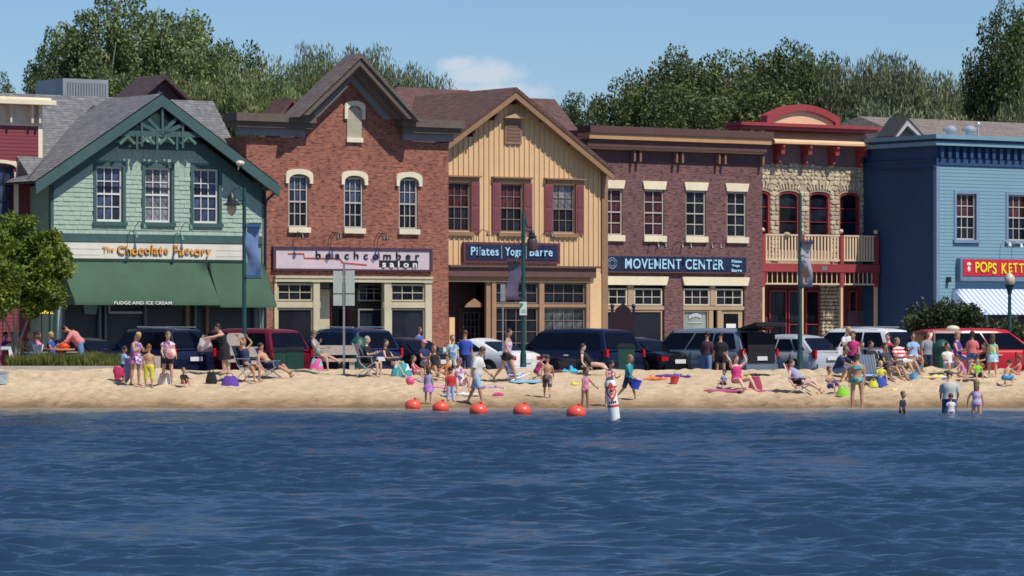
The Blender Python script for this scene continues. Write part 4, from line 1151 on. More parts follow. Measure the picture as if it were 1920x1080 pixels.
MB().box(xl - .03, xr, y - .08, y - .002, zk(312), zk(300) - .003).build("architrave", bn, G)
MB().box(xl - .03, xr, y - .05, y - .002, zk(300), zk(278)).build("frieze", bn, G)
i = 0
while xl + .1 + i * .42 < xr:
    x_ = xl + .1 + i * .42; MB().box(x_, x_ + .16, y - .22, y - .052, zk(298), zk(278)).build("bracket", bn, G); i += 1
MB().box(xl - .35, xr, y - .4, y + 6, zk(276), zk(269)).build("cornice_lower", bp, G)
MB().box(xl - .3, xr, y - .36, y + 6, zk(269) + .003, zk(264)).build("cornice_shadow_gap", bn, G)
MB().box(xl - .45, xr, y - .52, y + 6, zk(264) + .003, zk(256)).build("cornice_top", bp, G)
for py0, py1 in ((301, 304), (318, 320)):
    MB().box(xl - .08, xl - .002, y + .05, y + 6, zk(py1), zk(py0)).build("side_belt", bn, G)
for h in wins:
    q = .13
    c = MB().box(h[0] - q, h[0], y - .07, y + .02, h[2], h[3] + .12).box(h[1], h[1] + q, y - .07, y + .02, h[2], h[3] + .12).box(h[0], h[1], y - .07, y + .02, h[3], h[3] + .12).box(h[0] - q - .05, h[1] + q + .05, y - .13, y + .02, h[2] - .14, h[2] - .003)
    c.build("window_casing", bg_, G)
    window(G, *h, y, M("pale_sash2", (.58, .54, .50), .6, .05), gl_dark, 3, 4, .06, .035, gm2=gl_red)
sx0, sx1, s0, s1 = FX(1801, d + .3), FX(2010, d + .3), zk(527), zk(485)
sb = MB().box(sx0, sx1, y - .3, y - .003, s0, s1).build("sign_board", M("sign_blue_grey", (.16, .22, .32), .6, .1), G)
MB().box(sx0 + .14, sx1 - .1, y - .325, y - .302, s0 + .22, s1 - .04).build("sign_face", M("sign_red", (.62, .02, .04), .5, .04), sb)
yl = M("yellow_ink", (.92, .72, .04), .5, 0)
text_mb("POPS", FX(1828, d + .33), FX(1868, d + .33), zk(514), zk(491), y - .335, .02, .1, 5).build("lettering", yl, sb)
text_mb("KETTLE", FX(1877, d + .33), FX(1938, d + .33), zk(513), zk(491), y - .335, .02, .1, 9).build("lettering", yl, sb)
MB().ball((FX(1817, d + .33), y - .33, zk(505)), .09, sy=.2, sz=1.3).ball((FX(1817, d + .33), y - .33, zk(496)), .12, sy=.2, sz=.7).build("cone_mark", white, sb, True)
for px, py in ((1876, 458), (1898, 460)): spot_lamp(G, FX(px, d), zk(py), y, white, .5)
ba = M("striped_awning", (.70, .76, .90), .8, kind='stripe', col2=(.30, .38, .60), scale=1.15, p='X')
awning(1785, 2060, 541, 588, 1.5, ba, G, d + .02, .05)
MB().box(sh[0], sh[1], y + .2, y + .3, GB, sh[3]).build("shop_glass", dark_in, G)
for px in (1800, 1850, 1905): MB().box(FX(px, d), FX(px + 4, d), y + .02, y + .12, GB + .2, sh[3]).build("mullion", bg_, G)
MB().box(FX(1773, d), FX(1778, d), y - .2, y - .05, zk(530), zk(520)).build("wall_lantern", lampm, G)

# roof and vents behind the blue building
d3 = -6
rb_ = fthing("grey_brown_roofed_building", "grey-brown shingled roof behind the blue building", "building", FX(1850, d3), d3)
z0, z1 = FZ(1850, 262, d3), FZ(1850, 228, d3 - 4)
x0, x1 = FX(1700, d3), FX(2100, d3)
MB().box(x0 + .2, x1, -d3 + .2, -d3 + 8, GB, z0).build("wall", M("tan_wall", (.3, .25, .18), .8, .1), rb_)
MB().add([(x0, -d3, z0), (x1, -d3, z0), (x1, -d3 + 4, z1), (x0 + .6, -d3 + 4, z1), (x1, -d3 + 8, z0), (x0, -d3 + 8, z0)], [(0, 1, 2, 3), (3, 2, 4, 5), (0, 3, 5)]).build("roof", M("taupe_roof", (.22, .18, .155), .95, .15, 3, kind='roof'), rb_)
gable_roof_thing("gabled_house", "small tan gable with white-edged rakes behind the shaded blue side wall", 1701, 218, 1676, 1735, 262, d3 + .4, 1.2, M("taupe_dark", (.05, .045, .05), .9, .1), M("dormer_tan", (.27, .19, .10), .8, .1), M("rake_white", (.5, .45, .45), .6, .05))
mt = M("vent_metal", (.62, .64, .68), .35, .05, metal=.6)
for px, lab in ((1781, "low round metal roof vent, left of two behind the blue cornice"), (1817, "low round metal roof vent nearest the thin pipe above the blue cornice")):
    dd = -1.5; x_ = FX(px, dd)
    o = fthing("roof_vent", lab, "vent", x_, dd, FZ(px, 262, dd), group="metal roof vents above the blue building")
    MB().lathe([(.16, -.8), (.16, .22), (.3, .24), (.32, .34), (.2, .46), (.02, .5)], 14, (x_, -dd, FZ(px, 256, dd))).build("vent_cowl", mt, o, 40)
dd = -1.5; x_ = FX(1834, dd)
o = fthing("vent_pipe", "thin grey roof pipe with a rounded cap above the blue cornice", "pipe", x_, dd, FZ(1834, 256, dd))
MB().lathe([(.05, -.9), (.05, .4)], 10, (x_, -dd, FZ(1834, 256, dd))).build("pipe", mt, o, 40)
MB().ball((x_, -dd, FZ(1834, 233, dd)), .11).build("cap", mt, o, True)
fsheet("flat_roof_deck", FX(1100, -1.3), FX(1650, -2.6), 2.9, 10, 8.2, 8.35, M("roof_felt", (.12, .11, .11), .9, .1), "dark flat roof deck behind the cornices")
# ============================================================ trees behind the houses
def leaf_mesh(name, C, size, aspect, mat, seed, droop=0.0, skirt=None):
    r = np.random.RandomState(seed); n = len(C)
    nrm = r.normal(size=(n, 3)); nrm[:, 2] = np.abs(nrm[:, 2]) * .8 + .2
    nrm /= np.linalg.norm(nrm, axis=1)[:, None]
    t = r.normal(size=(n, 3))
    if droop: t = t * (1 - droop) + np.array([0, 0, -1.0]) * droop * 1.6
    t -= nrm * (t * nrm).sum(1)[:, None] * (1 if not droop else .2); t /= np.linalg.norm(t, axis=1)[:, None] + 1e-6
    b = np.cross(nrm, t); b /= np.linalg.norm(b, axis=1)[:, None] + 1e-6
    s = size * r.uniform(.6, 1.4, n)[:, None]
    a = t * s; q = b * s * aspect
    V = np.stack([C - a, C + q * .8, C + a, C - q * .8], 1).reshape(-1, 3).astype(np.float32)
    me = bpy.data.meshes.new(name)
    me.vertices.add(4 * n); me.vertices.foreach_set('co', V.ravel())
    me.loops.add(4 * n); me.loops.foreach_set('vertex_index', np.arange(4 * n, dtype=np.int32))
    me.polygons.add(n); me.polygons.foreach_set('loop_start', (np.arange(n) * 4).astype(np.int32)); me.polygons.foreach_set('loop_total', np.full(n, 4, np.int32))
    me.update(); me.materials.append(mat)
    return me
def crown_points(n, env, clumps, cr, seed, hollow=.45, zmin=-1, flat=1.0):
    """points on leaf clumps spread through an ellipsoid envelope env=(rx,ry,rz)"""
    r = np.random.RandomState(seed)
    cc = []
    while len(cc) < clumps:
        p = r.uniform(-1, 1, 3)
        q = np.linalg.norm(p)
        if hollow < q < 1 and p[2] > zmin: cc.append(p)
    cc = np.array(cc) * np.array(env)
    rad = cr * r.uniform(.55, 1.35, clumps)
    w_ = rad ** 2; idx = r.choice(clumps, n, p=w_ / w_.sum())
    d = r.normal(size=(n, 3)); d /= np.linalg.norm(d, axis=1)[:, None]
    k = r.uniform(.25, 1, n) ** .45
    d = d * (k * rad[idx])[:, None]; d[:, 2] *= flat
    jit = r.normal(size=(n, 3)) * .06
    return cc[idx] + d + jit
barkm = M("pale_bark", (.36, .31, .24), .9, .25, 3)
darkb = M("dark_bark", (.12, .09, .07), .9, .25, 3)
lf_dark = M("leaf_dark", (.10, .14, .042), .6, .45, .8, kind='leaf', col2=(.23, .27, .09))
lf_asp = M("leaf_aspen", (.17, .23, .08), .6, .4, .8, kind='leaf', col2=(.31, .37, .15))
lf_wil = M("leaf_willow", (.17, .21, .07), .6, .3, .7, kind='leaf', col2=(.30, .33, .14))
lf_grey = M("leaf_greywillow", (.18, .21, .105), .6, .3, .7, kind='leaf', col2=(.31, .34, .18))
def limbs(h, mat, name, spread, seed, trunk_r=.3):
    r = random.Random(seed); m = MB()
    m.tube([(0, 0, 0), (.1, 0, h * .3), (-.1, .1, h * .6), (.05, 0, h * .78)], [trunk_r, trunk_r * .75, trunk_r * .45, .05], 8)
    for i in range(9):
        a = r.uniform(0, 6.28); z0 = h * r.uniform(.22, .6); L = spread * r.uniform(.6, 1)
        m.tube([(0, 0, z0), (math.cos(a) * L * .5, math.sin(a) * L * .5, z0 + h * .14), (math.cos(a) * L, math.sin(a) * L, z0 + h * .32)], [trunk_r * .4, trunk_r * .22, .04], 5)
    me = bpy.data.meshes.new(name); me.from_pydata(m.v, [], m.f); me.materials.append(mat); return me
KIND = {}
def treekind(k, n, env, clumps, cr, size, asp, mat, bark, droop=0, seed=1, hollow=.45, variants=2, zmin=-1):
    L = []
    for v in range(variants):
        P = crown_points(n, env, clumps, cr, seed + v * 11, hollow, zmin)
        if droop:
            r = np.random.RandomState(seed + 77); P[:, 2] -= (r.rand(len(P)) ** 2) * droop * 1.6
        P[:, 2] += 17 - env[2] - cr * .75
        L.append((leaf_mesh(k + "_crown", P, size, asp, mat, seed + v, .65 if droop else 0), limbs(17, bark, k + "_trunk", env[0] * .75, seed + v)))
    KIND[k] = L
treekind('cottonwood', 34000, (3.2, 3.2, 6.0), 120, .95, .108, .8, lf_dark, darkb, seed=3)
treekind('aspen', 22000, (2.7, 2.7, 6.6), 115, .68, .10, .75, lf_asp, barkm, seed=21, hollow=.2)
treekind('willow', 30000, (3.4, 3.4, 5.6), 85, 1.05, .17, .28, lf_wil, darkb, droop=1.2, seed=41)
treekind('greywillow', 30000, (3.2, 3.2, 5.6), 80, 1.0, .17, .28, lf_grey, darkb, droop=1.0, seed=61)
NAMES = {'cottonwood': 'cottonwood_tree', 'aspen': 'aspen_tree', 'willow': 'willow_tree', 'greywillow': 'silver_willow_tree'}
tcount = 0
def tree(kind, px, pytop, wpx, Y, label):
    global tcount
    g = .55; ztop = H - (pytop - HY) * Y / F
    me, tm = KIND[kind][tcount % 2]; tcount += 1
    base_r = {'cottonwood': 3.7, 'aspen': 2.9, 'willow': 4.1, 'greywillow': 3.9}[kind]
    o = thing(NAMES[kind], label, "tree", (PX(px, Y), Y, g), rnd.uniform(0, 6.28), group="trees behind the buildings")
    sz = (ztop - g) / 17.0; sxy = (wpx * 1.6 / 2 * Y / F) / base_r
    o.scale = (sxy, sxy, sz)
    c = bpy.data.objects.new("crown", me); COL.objects.link(c); c.parent = o
    t = bpy.data.objects.new("trunk", tm); COL.objects.link(t); t.parent = o
TREES = [
 ('cottonwood', 0, 138, 60, 214, "low dark green tree at the far left edge, above the air conditioner"),
 ('aspen', 92, 44, 80, 200, "feathery pale-trunked tree, leftmost of the tall left cluster"),
 ('aspen', 125, 8, 95, 204, "tall feathery tree rising to the top edge above the air conditioner"),
 ('aspen', 180, -34, 125, 199, "tallest pale-trunked tree, cut by the top edge left of centre of the left cluster"),
 ('cottonwood', 232, 60, 120, 210, "darker tree filling in between the two tall pale-trunked trees"),
 ('aspen', 262, -30, 125, 202, "tall pale-trunked tree cut by the top edge above the green gable"),
 ('aspen', 318, -34, 110, 206, "airy tree at the right of the tall left cluster, above the plum gable"),
 ('cottonwood', 356, 12, 130, 212, "dark bushy tree stepping down right of the tall left cluster"),
 ('aspen', 400, 28, 110, 201, "slim feathery tree above the right slope of the grey roof"),
 ('cottonwood', 440, 62, 110, 208, "dark green tree on the falling shoulder of the left cluster"),
 ('aspen', 486, 88, 90, 205, "small pointed tree just left of the gap of sky"),
 ('willow', 410, 118, 150, 192, "bright green willow behind the right end of the grey roof"),
 ('willow', 492, 100, 170, 190, "rounded light green willow behind the brick building's left cornice"),
 ('willow', 335, 128, 130, 191, "light green willow just behind the plum gable"),
 ('cottonwood', 90, 120, 90, 197, "shaded tree low behind the grey duct box"),
 ('cottonwood', 240, 110, 150, 190, "dark tree low behind the right side of the air conditioner"),
 ('willow', 590, 92, 100, 204, "willow filling the valley left of the steep brick gable"),
 ('greywillow', 565, 62, 70, 208, "silvery willow immediately right of the gap of sky"),
 ('greywillow', 640, 52, 130, 206, "tall silvery willow peeking over the steep brick gable"),
 ('greywillow', 708, 66, 130, 203, "silvery willow just right of the steep brick gable"),
 ('greywillow', 778, 90, 120, 201, "silvery willow sloping down above the brown roof"),
 ('greywillow', 840, 126, 110, 203, "last silvery willow before the small white cloud"),
 ('willow', 640, 150, 140, 192, "low green willow right behind the steep brick gable"),
 ('willow', 760, 155, 150, 193, "low green willow behind the left end of the brown roof"),
 ('cottonwood', 1062, 176, 80, 212, "small dark tree at the left end of the right-hand tree row"),
 ('cottonwood', 1110, 164, 90, 208, "low dark tree behind the yellow building's right roof slope"),
 ('cottonwood', 1158, 148, 100, 204, "round dark tree behind the left end of the brown cornice"),
 ('cottonwood', 1206, 118, 110, 206, "dark tree with a stepped crown above the brown cornice"),
 ('cottonwood', 1256, 88, 120, 203, "tall dark tree at the left shoulder of the right-hand row"),
 ('cottonwood', 1312, 92, 120, 205, "dense dark tree left of the middle of the right-hand row"),
 ('cottonwood', 1368, 96, 115, 203, "dense dark tree with a flat top above the brown cornice"),
 ('cottonwood', 1420, 82, 115, 206, "dark tree with a raised top just left of the red cornice"),
 ('cottonwood', 1480, 76, 120, 204, "tallest dark tree, directly over the curved red pediment"),
 ('cottonwood', 1540, 84, 110, 207, "dark tree just right of the curved red pediment's top"),
 ('greywillow', 1598, 72, 130, 202, "tall grey-green willow behind the red cornice's right end"),
 ('greywillow', 1680, 84, 150, 200, "broad grey-green willow above the small tan gable"),
 ('greywillow', 1752, 102, 130, 204, "grey-green willow above the left roof vents"),
 ('greywillow', 1815, 116, 130, 201, "grey-green willow above the thin roof pipe"),
 ('cottonwood', 1880, 2, 110, 196, "very tall dark tree cut by the right edge of the photo"),
 ('cottonwood', 1930, -10, 120, 198, "very tall dark tree mostly outside the right edge"),
 ('cottonwood', 1870, 110, 100, 197, "dark lower tree under the very tall tree at the right edge"),
 ('greywillow', 1920, 140, 120, 192, "grey-green willow at the right edge beneath the tall dark tree"),
 ('cottonwood', 1288, 104, 95, 213, "dark tree top in the shallow dip right of the row's left shoulder"),
 ('cottonwood', 1450, 90, 95, 212, "dark tree filling the dip left of the curved red pediment"),
 ('cottonwood', 1515, 86, 95, 211, "dark tree filling behind the right half of the curved red pediment"),
 ('greywillow', 1640, 80, 110, 209, "grey-green willow filling between the red cornice and the tan gable"),
 ('greywillow', 1722, 92, 110, 208, "grey-green willow filling above the tan gable's right side"),
 ('cottonwood', 1300, 150, 170, 191, "broad low dark tree just behind the brown cornice"),
 ('cottonwood', 1440, 150, 150, 191, "low dark tree behind the left end of the red cornice"),
 ('greywillow', 1620, 170, 140, 190, "low grey-green willow between red cornice and shaded blue wall"),
 ('greywillow', 1740, 175, 150, 190, "low grey-green willow over the grey-brown roof"),
]
for k_, px, pt, wp, Y, lab in TREES: tree(k_, px, pt, wp, Y, lab)
# little tree by the patio and the bush by the blue building
def small_tree(name, label, cat, px, Y, z, pytop, pybot, wpx, mat, n, size, trunks, seed, cl=38, cr=.42, flat=.8):
    o = thing(name, label, cat, (PX(px, Y), Y, z))
    zt, zb = H - (pytop - HY) * Y / F - z, H - (pybot - HY) * Y / F - z
    env = (wpx / 2 * Y / F - cr * .5, wpx / 2 * Y / F * .8, (zt - zb) / 2 - cr * .5)
    P = crown_points(n, env, cl, cr, seed, .3); P[:, 2] += (zt + zb) / 2
    c = bpy.data.objects.new("crown", leaf_mesh("small_crown", P, size, .6, mat, seed)); link(c, o)
    m = MB(); r = random.Random(seed)
    for i in range(trunks):
        a = r.uniform(0, 6.28); L = env[0] * .6
        m.tube([(math.cos(a) * .05, math.sin(a) * .05, 0), (math.cos(a) * .15, math.sin(a) * .15, zb * .7), (math.cos(a) * L, math.sin(a) * L, zb + (zt - zb) * .45)], [.06, .045, .01], 6)
    m.build("trunk", M("grey_bark", (.28, .24, .2), .9, .2, 6), o, 60)
    return o
lf_yel = M("leaf_yellowgreen", (.15, .22, .025), .6, .4, 1.6, kind='leaf', col2=(.33, .37, .05))
small_tree("patio_tree", "small yellow-green multi-stemmed tree by the patio at the left edge", "tree", 30, 124.6, .95, 396, 612, 225, lf_yel, 25000, .085, 4, 5, 85, .36)
small_tree("bush", "large dark round bush in front of the shaded blue side wall", "bush", 1772, 140.5, .6, 560, 650, 165, M("leaf_bush", (.045, .07, .018), .6, .4, 1.2, kind='leaf', col2=(.13, .15, .04)), 7500, .08, 5, 9, 60, .38)
small_tree("hedge_bush", "dull green hedge below the striped awning, right of the dark bush", "bush", 1880, 141.5, .6, 602, 660, 90, M("leaf_hedge", (.06, .08, .03), .6, .4, 1.2, kind='leaf', col2=(.13, .14, .06)), 4500, .08, 4, 19, 40, .35)

# ============================================================ patio strip at the left
conc = M("kerb_concrete", (.48, .44, .38), .9, .12, 5, bump=.2)
PG = .92
MB().box(-30, PX(232, 122), 122.6, 131.5, .4, PG).build("patio_paving", M("paver", (.34, .30, .26), .9, .15, 3))['kind'] = 'structure'
tag(bpy.data.objects["patio_paving"], "raised patio paving behind the planting strip")
kb = MB().box(-26, PX(232, 121.7), 121.6, 121.85, .75, 1.13).build("low_concrete_wall", conc)
tag(kb, "low pale concrete edging wall between sand and grass strip", "wall")
so_ = MB().box(-26, PX(232, 121.7), 121.86, 123.3, .6, 1.02).build("planting_soil", M("soil", (.12, .08, .05), .95, .2, 5)); tag(so_, "soil of the planting strip", kind='structure')
def blades(name, x0, x1, y0, y1, z, n, h, mat, seed, label):
    r = np.random.RandomState(seed)
    x = r.uniform(x0, x1, n); y = r.uniform(y0, y1, n); hh = h * r.uniform(.5, 1.25, n) * (.7 + .6 * vnoise(x * 1.3, y, seed)); a = r.uniform(0, 6.28, n); w_ = .022
    lx, ly = r.normal(0, .09, n), r.normal(0, .06, n)
    zz = np.full(n, z)
    V = np.stack([np.stack([x - np.cos(a) * w_, y - np.sin(a) * w_, zz], -1), np.stack([x + np.cos(a) * w_, y + np.sin(a) * w_, zz], -1), np.stack([x + lx, y + ly, zz + hh], -1)], 1).reshape(-1, 3)
    me = bpy.data.meshes.new(name); me.from_pydata(V.tolist(), [], [(3 * i, 3 * i + 1, 3 * i + 2) for i in range(n)]); me.materials.append(mat)
    o = bpy.data.objects.new(name, me); COL.objects.link(o); return tag(o, label, "grass", kind='stuff')
gm = M("grass_green", (.13, .155, .03), .7, .35, 2.5, kind='leaf', col2=(.28, .27, .06))
blades("grass", PX(14, 122), PX(234, 122), 121.9, 123.2, 1.0, 9000, .42, gm, 5, "tufty green ornamental grass strip behind the low concrete wall")
blades("grass", PX(1690, 122), PX(1745, 122), 122.4, 123.2, .7, 900, .5, gm, 6, "small patch of grass beside the green domed litter bin")

# ============================================================ street furniture
lg = M("lamp_green_paint", (.012, .06, .055), .4, .15, 4)
lglass = M("lamp_glass", (.45, .38, .28), .2, .2, 5)
def lamp_post(name, label, px, Y, z0, pytop):
    o = thing(name, label, "street lamp", (PX(px, Y), Y, z0)); h = H - (pytop - HY) * Y / F - z0
    MB().lathe([(.16, 0), (.16, .25), (.11, .32), (.1, .9), (.075, 1.0), (.06, h - .1), (.045, h)], 12).build("pole", lg, o, 40)
    return o, h
def bell(o, x, z, s=1.0):
    b = MB().lathe([(.02, .0), (.05, -.08), (.12, -.16), (.15, -.34), (.26, -.44), (.44 , -.5), (.42, -.53)][0:7], 16, (x, 0, z))
    b = MB().lathe([(.02 * s, 0), (.06 * s, -.1 * s), (.16 * s, -.2 * s), (.18 * s, -.42 * s), (.34 * s, -.52 * s), (.33 * s, -.55 * s)], 16, (x, 0, z)).build("lamp_shade", lampm, o, 40)
    MB().lathe([(.17 * s, -.55 * s), (.2 * s, -.7 * s), (.12 * s, -.88 * s), (.02, -.95 * s)], 14, (x, 0, z)).build("globe", lglass, o, 40)
def banner(o, x0, x1, z0, z1, mat, mat2, emblem=None):
    s = 1 if x1 > x0 else -1
    n = 8; m = MB()
    for i in range(n):
        for j in range(3):
            f = lambda i_: z0 + (z1 - z0) * i_ / n
            g = lambda j_, i_: (x0 + (x1 - x0) * j_ / 3 + .05 * math.sin(i_ * .9) * s, .07 * math.sin(j_ * 1.1 + i_ * .8))
            a, b, c, e = g(j, i), g(j + 1, i), g(j + 1, i + 1), g(j, i + 1)
            m.add([(a[0], a[1], f(i)), (b[0], b[1], f(i)), (c[0], c[1], f(i + 1)), (e[0], e[1], f(i + 1))], [(0, 1, 2, 3)])
    bn_ = m.build("banner", mat, o, 170, "weld")
    for z in (z0 - .03, z1 + .03): MB().bar((0, 0, z), (x1 + .06 * s, 0, z), .03).build("banner_arm", lampm, o)
    xa, xb = min(x0, x1) - .02, max(x0, x1) + .05
    MB().box(xa, xb, -.1, .1, z1 - .1, z1 + .0).box(xa, xb, -.1, .1, z0, z0 + .08).build("banner_hem", mat2, bn_)
    return bn_
Y = 123.4
o, h = lamp_post("street_lamp", "dark green lamp post with a bell lamp on a left arm, before the green building", 458, Y, .6, 352)
sc = Y / F
arm = MB().tube([(0, 0, h - .1), (-.12, 0, h), (-.3, 0, h - .02), (-.42, 0, h - .14)], .03, 6).tube([(0, 0, h - .55), (-.25, 0, h - .5), (-.42, 0, h - .2)], .025, 6).bar((-.5, 0, h - .5), (0, 0, h - .42), .04).build("arm", lg, o, 40)
bell(o, -.42, h - .12, .85)
banner(o, .08, .5, h - (570 - 352) * sc * 0 - (520 - 352) * sc, h - (420 - 352) * sc, M("banner_blue", (.14, .22, .42), .8, .35, 2.2), M("hem_blue", (.03, .12, .3), .7, .1))
Y = 124
o, h = lamp_post("street_lamp", "dark lamp post with a hanging lantern and green parking sign, before the yellow building", 981, Y, .6, 398); sc = Y / F
MB().tube([(0, 0, h - .1), (.15, 0, h - .5), (.28, 0, h - .5)], .03, 6).bar((.28, 0, h - .62), (.28, 0, h - .45), .05).build("arm", lg, o, 40)
bell(o, .3, h - .55, .5)
MB().lathe([(.1, -.82), (.17, -.95), (.19, -1.15), (.12, -1.32)], 12, (.3, 0, h + .02)).build("lantern", M("lantern_dark", (.08, .06, .05), .4, .3, 6), o, 40)
banner(o, -.1, -.52, h - (562 - 398) * sc, h - (485 - 398) * sc, M("banner_purple", (.13, .11, .19), .8, .35, 2.5), M("hem_plum", (.09, .04, .07), .7, .1))
ps = MB().box(-.12, .12, -.1, -.08, h - (591 - 398) * sc, h - (566 - 398) * sc).build("parking_sign", M("sign_white", (.75, .78, .75), .5, .03), o)
text_mb("P", -.1, .0, h - (577 - 398) * sc, h - (568 - 398) * sc, -.105, .03).build("lettering", M("sign_green", (.03, .35, .15), .5, 0), ps)
MB().box(-.08, .09, -.104, -.1001, h - (586 - 398) * sc, h - (584 - 398) * sc).box(-.06, .07, -.104, -.1001, h - (582 - 398) * sc, h - (580.5 - 398) * sc).build("sign_lines", M("sign_green"), ps)
Y = 123.2
o, h = lamp_post("street_lamp", "dark lamp post with a grey crest banner, before the stone building's balcony", 1500, Y, .6, 362); sc = Y / F
bn_ = banner(o, .06, .38, h - (538 - 362) * sc, h - (452 - 362) * sc, M("banner_grey", (.36, .36, .42), .8, .15, 3), M("hem_navy", (.05, .035, .12), .7, .1))
zc_ = h - (512 - 362) * sc
MB().prism([(.14, zc_ - .13), (.32, zc_ - .13), (.3, zc_ + .02), (.25, zc_ + .16), (.22, zc_ + .3), (.19, zc_ + .16), (.14, zc_ + .02)], -.13, -.11).build("crest", M("crest_brown", (.10, .06, .04), .7, .3, 8), bn_)
MB().box(.13, .31, -.13, -.11, zc_ + .72, zc_ + .76).box(.16, .3, -.13, -.11, zc_ + .5, zc_ + .53).build("banner_lines", M("banner_ink", (.2, .2, .28), .7), bn_)
Y = 134
o, h = lamp_post("street_lamp", "globe-topped dark green lamp post in front of the striped awning", 1893, Y, .65, 535); sc = Y / F
MB().lathe([(.05, -.35), (.16, 0), (.2, .02), (.06, -.55)][0:3], 14, (0, 0, h)).build("lamp_cup", lg, o, 40)
MB().lathe([(.13, 0), (.2, .12), (.18, .3), (.08, .42), (.02, .46)], 14, (0, 0, h + .0)).build("globe", M("globe_cream", (.6, .52, .38), .3, .15, 4), o, 40)
# sign poles
Y = 119.6; z0 = sandz(Y) - .05; o = thing("sign_post", "tall thin metal post with two pairs of grey sign backs, on the sand", "sign post", (PX(645, Y), Y, z0)); sc = Y / F
zz = lambda py: H - (py - HY) * sc - z0
MB().bar((0, 0, 0), (0, 0, zz(495)), .07).build("pole", M("post_grey", (.3, .33, .33), .5, .1, 5, metal=.4), o)
sb = M("sign_back", (.46, .52, .47), .5, .08, 3)
for a, b, c_, e in ((-20, -3, 508, 550), (3, 20, 507, 550), (-20, -3, 552, 573), (3, 20, 552, 573)):
    MB().prism([(a * sc, zz(e)), (b * sc, zz(e)), (b * sc, zz(c_)), (a * sc, zz(c_))], -.06, -.04).build("sign_panel", sb, o)
Y = 123.9; o = thing("sign_post", "thin grey post with a narrow sign, left of the white car's woman in pink", "sign post", (PX(943, Y), Y, .6)); sc = Y / F
zz = lambda py: H - (py - HY) * sc - .6
MB().bar((0, 0, 0), (0, 0, zz(533)), .05).build("pole", M("post_grey"), o)
MB().box(-.08, .08, -.05, -.03, zz(565), zz(533)).build("sign_panel", M("sign_dim", (.28, .30, .30), .5, .15, 5), o)
# bins
def bin_(label, px, Y, z, w_, h_, dome=False, mat=None):
    o = thing("litter_bin", label, "litter bin", (PX(px, Y), Y, z)); mat = mat or M("bin_green", (.012, .075, .055), .5, .15, 4)
    if dome:
        MB().lathe([(w_ * .48, 0), (w_ * .5, h_ * .6), (w_ * .5, h_ * .62)], 18).build("drum", mat, o, 40)
        MB().lathe([(w_ * .53, h_ * .62), (w_ * .5, h_ * .75), (w_ * .4, h_ * .88), (w_ * .22, h_ * .97), (.02, h_)], 18).build("dome_lid", mat, o, 60)
        MB().box(-.14, .14, -w_ * .52, -w_ * .3, h_ * .66, h_ * .8).build("flap", M("lamp_black"), o)
    else:
        m = MB(); a, b = w_ / 2 * .85, w_ / 2
        m.add([(-a, -a, 0), (a, -a, 0), (a, a, 0), (-a, a, 0), (-b, -b, h_ * .9), (b, -b, h_ * .9), (b, b, h_ * .9), (-b, b, h_ * .9)], [(0, 3, 2, 1), (4, 5, 6, 7), (0, 1, 5, 4), (1, 2, 6, 5), (2, 3, 7, 6), (3, 0, 4, 7)])
        m.build("cart_body", mat, o)
        MB().prism([(-b - .03, h_ * .905), (b + .03, h_ * .905), (b * .8, h_), (-b * .9, h_)], -b - .03, b + .03).build("lid", lampm, o)
        MB().tube([(-b, b - .02, .1), (b, b - .02, .1)], .1, 10).build("wheels", lampm, o)
    return o
bin_("dark green wheeled bin, left of the pair behind the reclining man", 527, 122.9, .6, .5, 1.12)
bin_("dark green wheeled bin, right of the pair behind the reclining man", 554, 122.9, .6, .54, 1.15)
bin_("green bin with yellow bag behind the end of the concrete bench", 672, 122.7, .6, .62, 1.5, True)
bin_("green metal-framed bin behind the boy with the blue bucket", 1174, 123.1, .6, .55, 1.25)
bin_("large dark green domed litter bin in front of the red van", 1766, 121.8, .85, .62, 1.15, True)
# benches and low walls
def bench(label, px0, px1, Y, z0, zs, zt, legs=True):
    xa, xb = PX(px0, Y), PX(px1, Y); o = thing("concrete_bench", label, "bench", ((xa + xb) / 2, Y, z0)); hw = (xb - xa) / 2
    cm_ = M("bench_concrete", (.52, .46, .40), .9, .1, 6)
    back = MB()
    n = 5; r = .12
    pts = [(-hw, zs + .12), (hw, zs + .12)] + [(hw - r + r * math.cos(a * math.pi / 2 / n), zt - r + r * math.sin(a * math.pi / 2 / n)) for a in range(n + 1)] + [(-hw + r - r * math.sin(a * math.pi / 2 / n), zt - r + r * math.cos(a * math.pi / 2 / n)) for a in range(n + 1)]
    back.prism(pts, .2, .32).build("backrest", cm_, o)
    MB().box(-hw, hw, -.2, .24, zs - .1, zs).build("seat", cm_, o)
    for s in (-1, 1): MB().box(s * hw * .8 - .08, s * hw * .8 + .08, -.15, .2, -.1, zs - .1).build("leg", cm_, o)
    return o
bench("pale concrete bench under the woman in a cap, beside the sign post", 588, 668, 121.6, .95, .42, .85)
bench("short pale concrete bench back behind the woman in black, left of the lamp post", 424, 457, 121.9, .9, .45, 1.3)
bench("pale concrete bench end behind the woman with raised arms", 462, 492, 121.9, .9, .4, .85)
for px0, px1, lab in ((232, 300, "low pale concrete wall behind the boy in yellow shorts"),):
    tag(MB().box(PX(px0, 121.8), PX(px1, 121.8), 121.7, 122.0, .6, 1.45).build("low_wall", conc), lab, "wall")
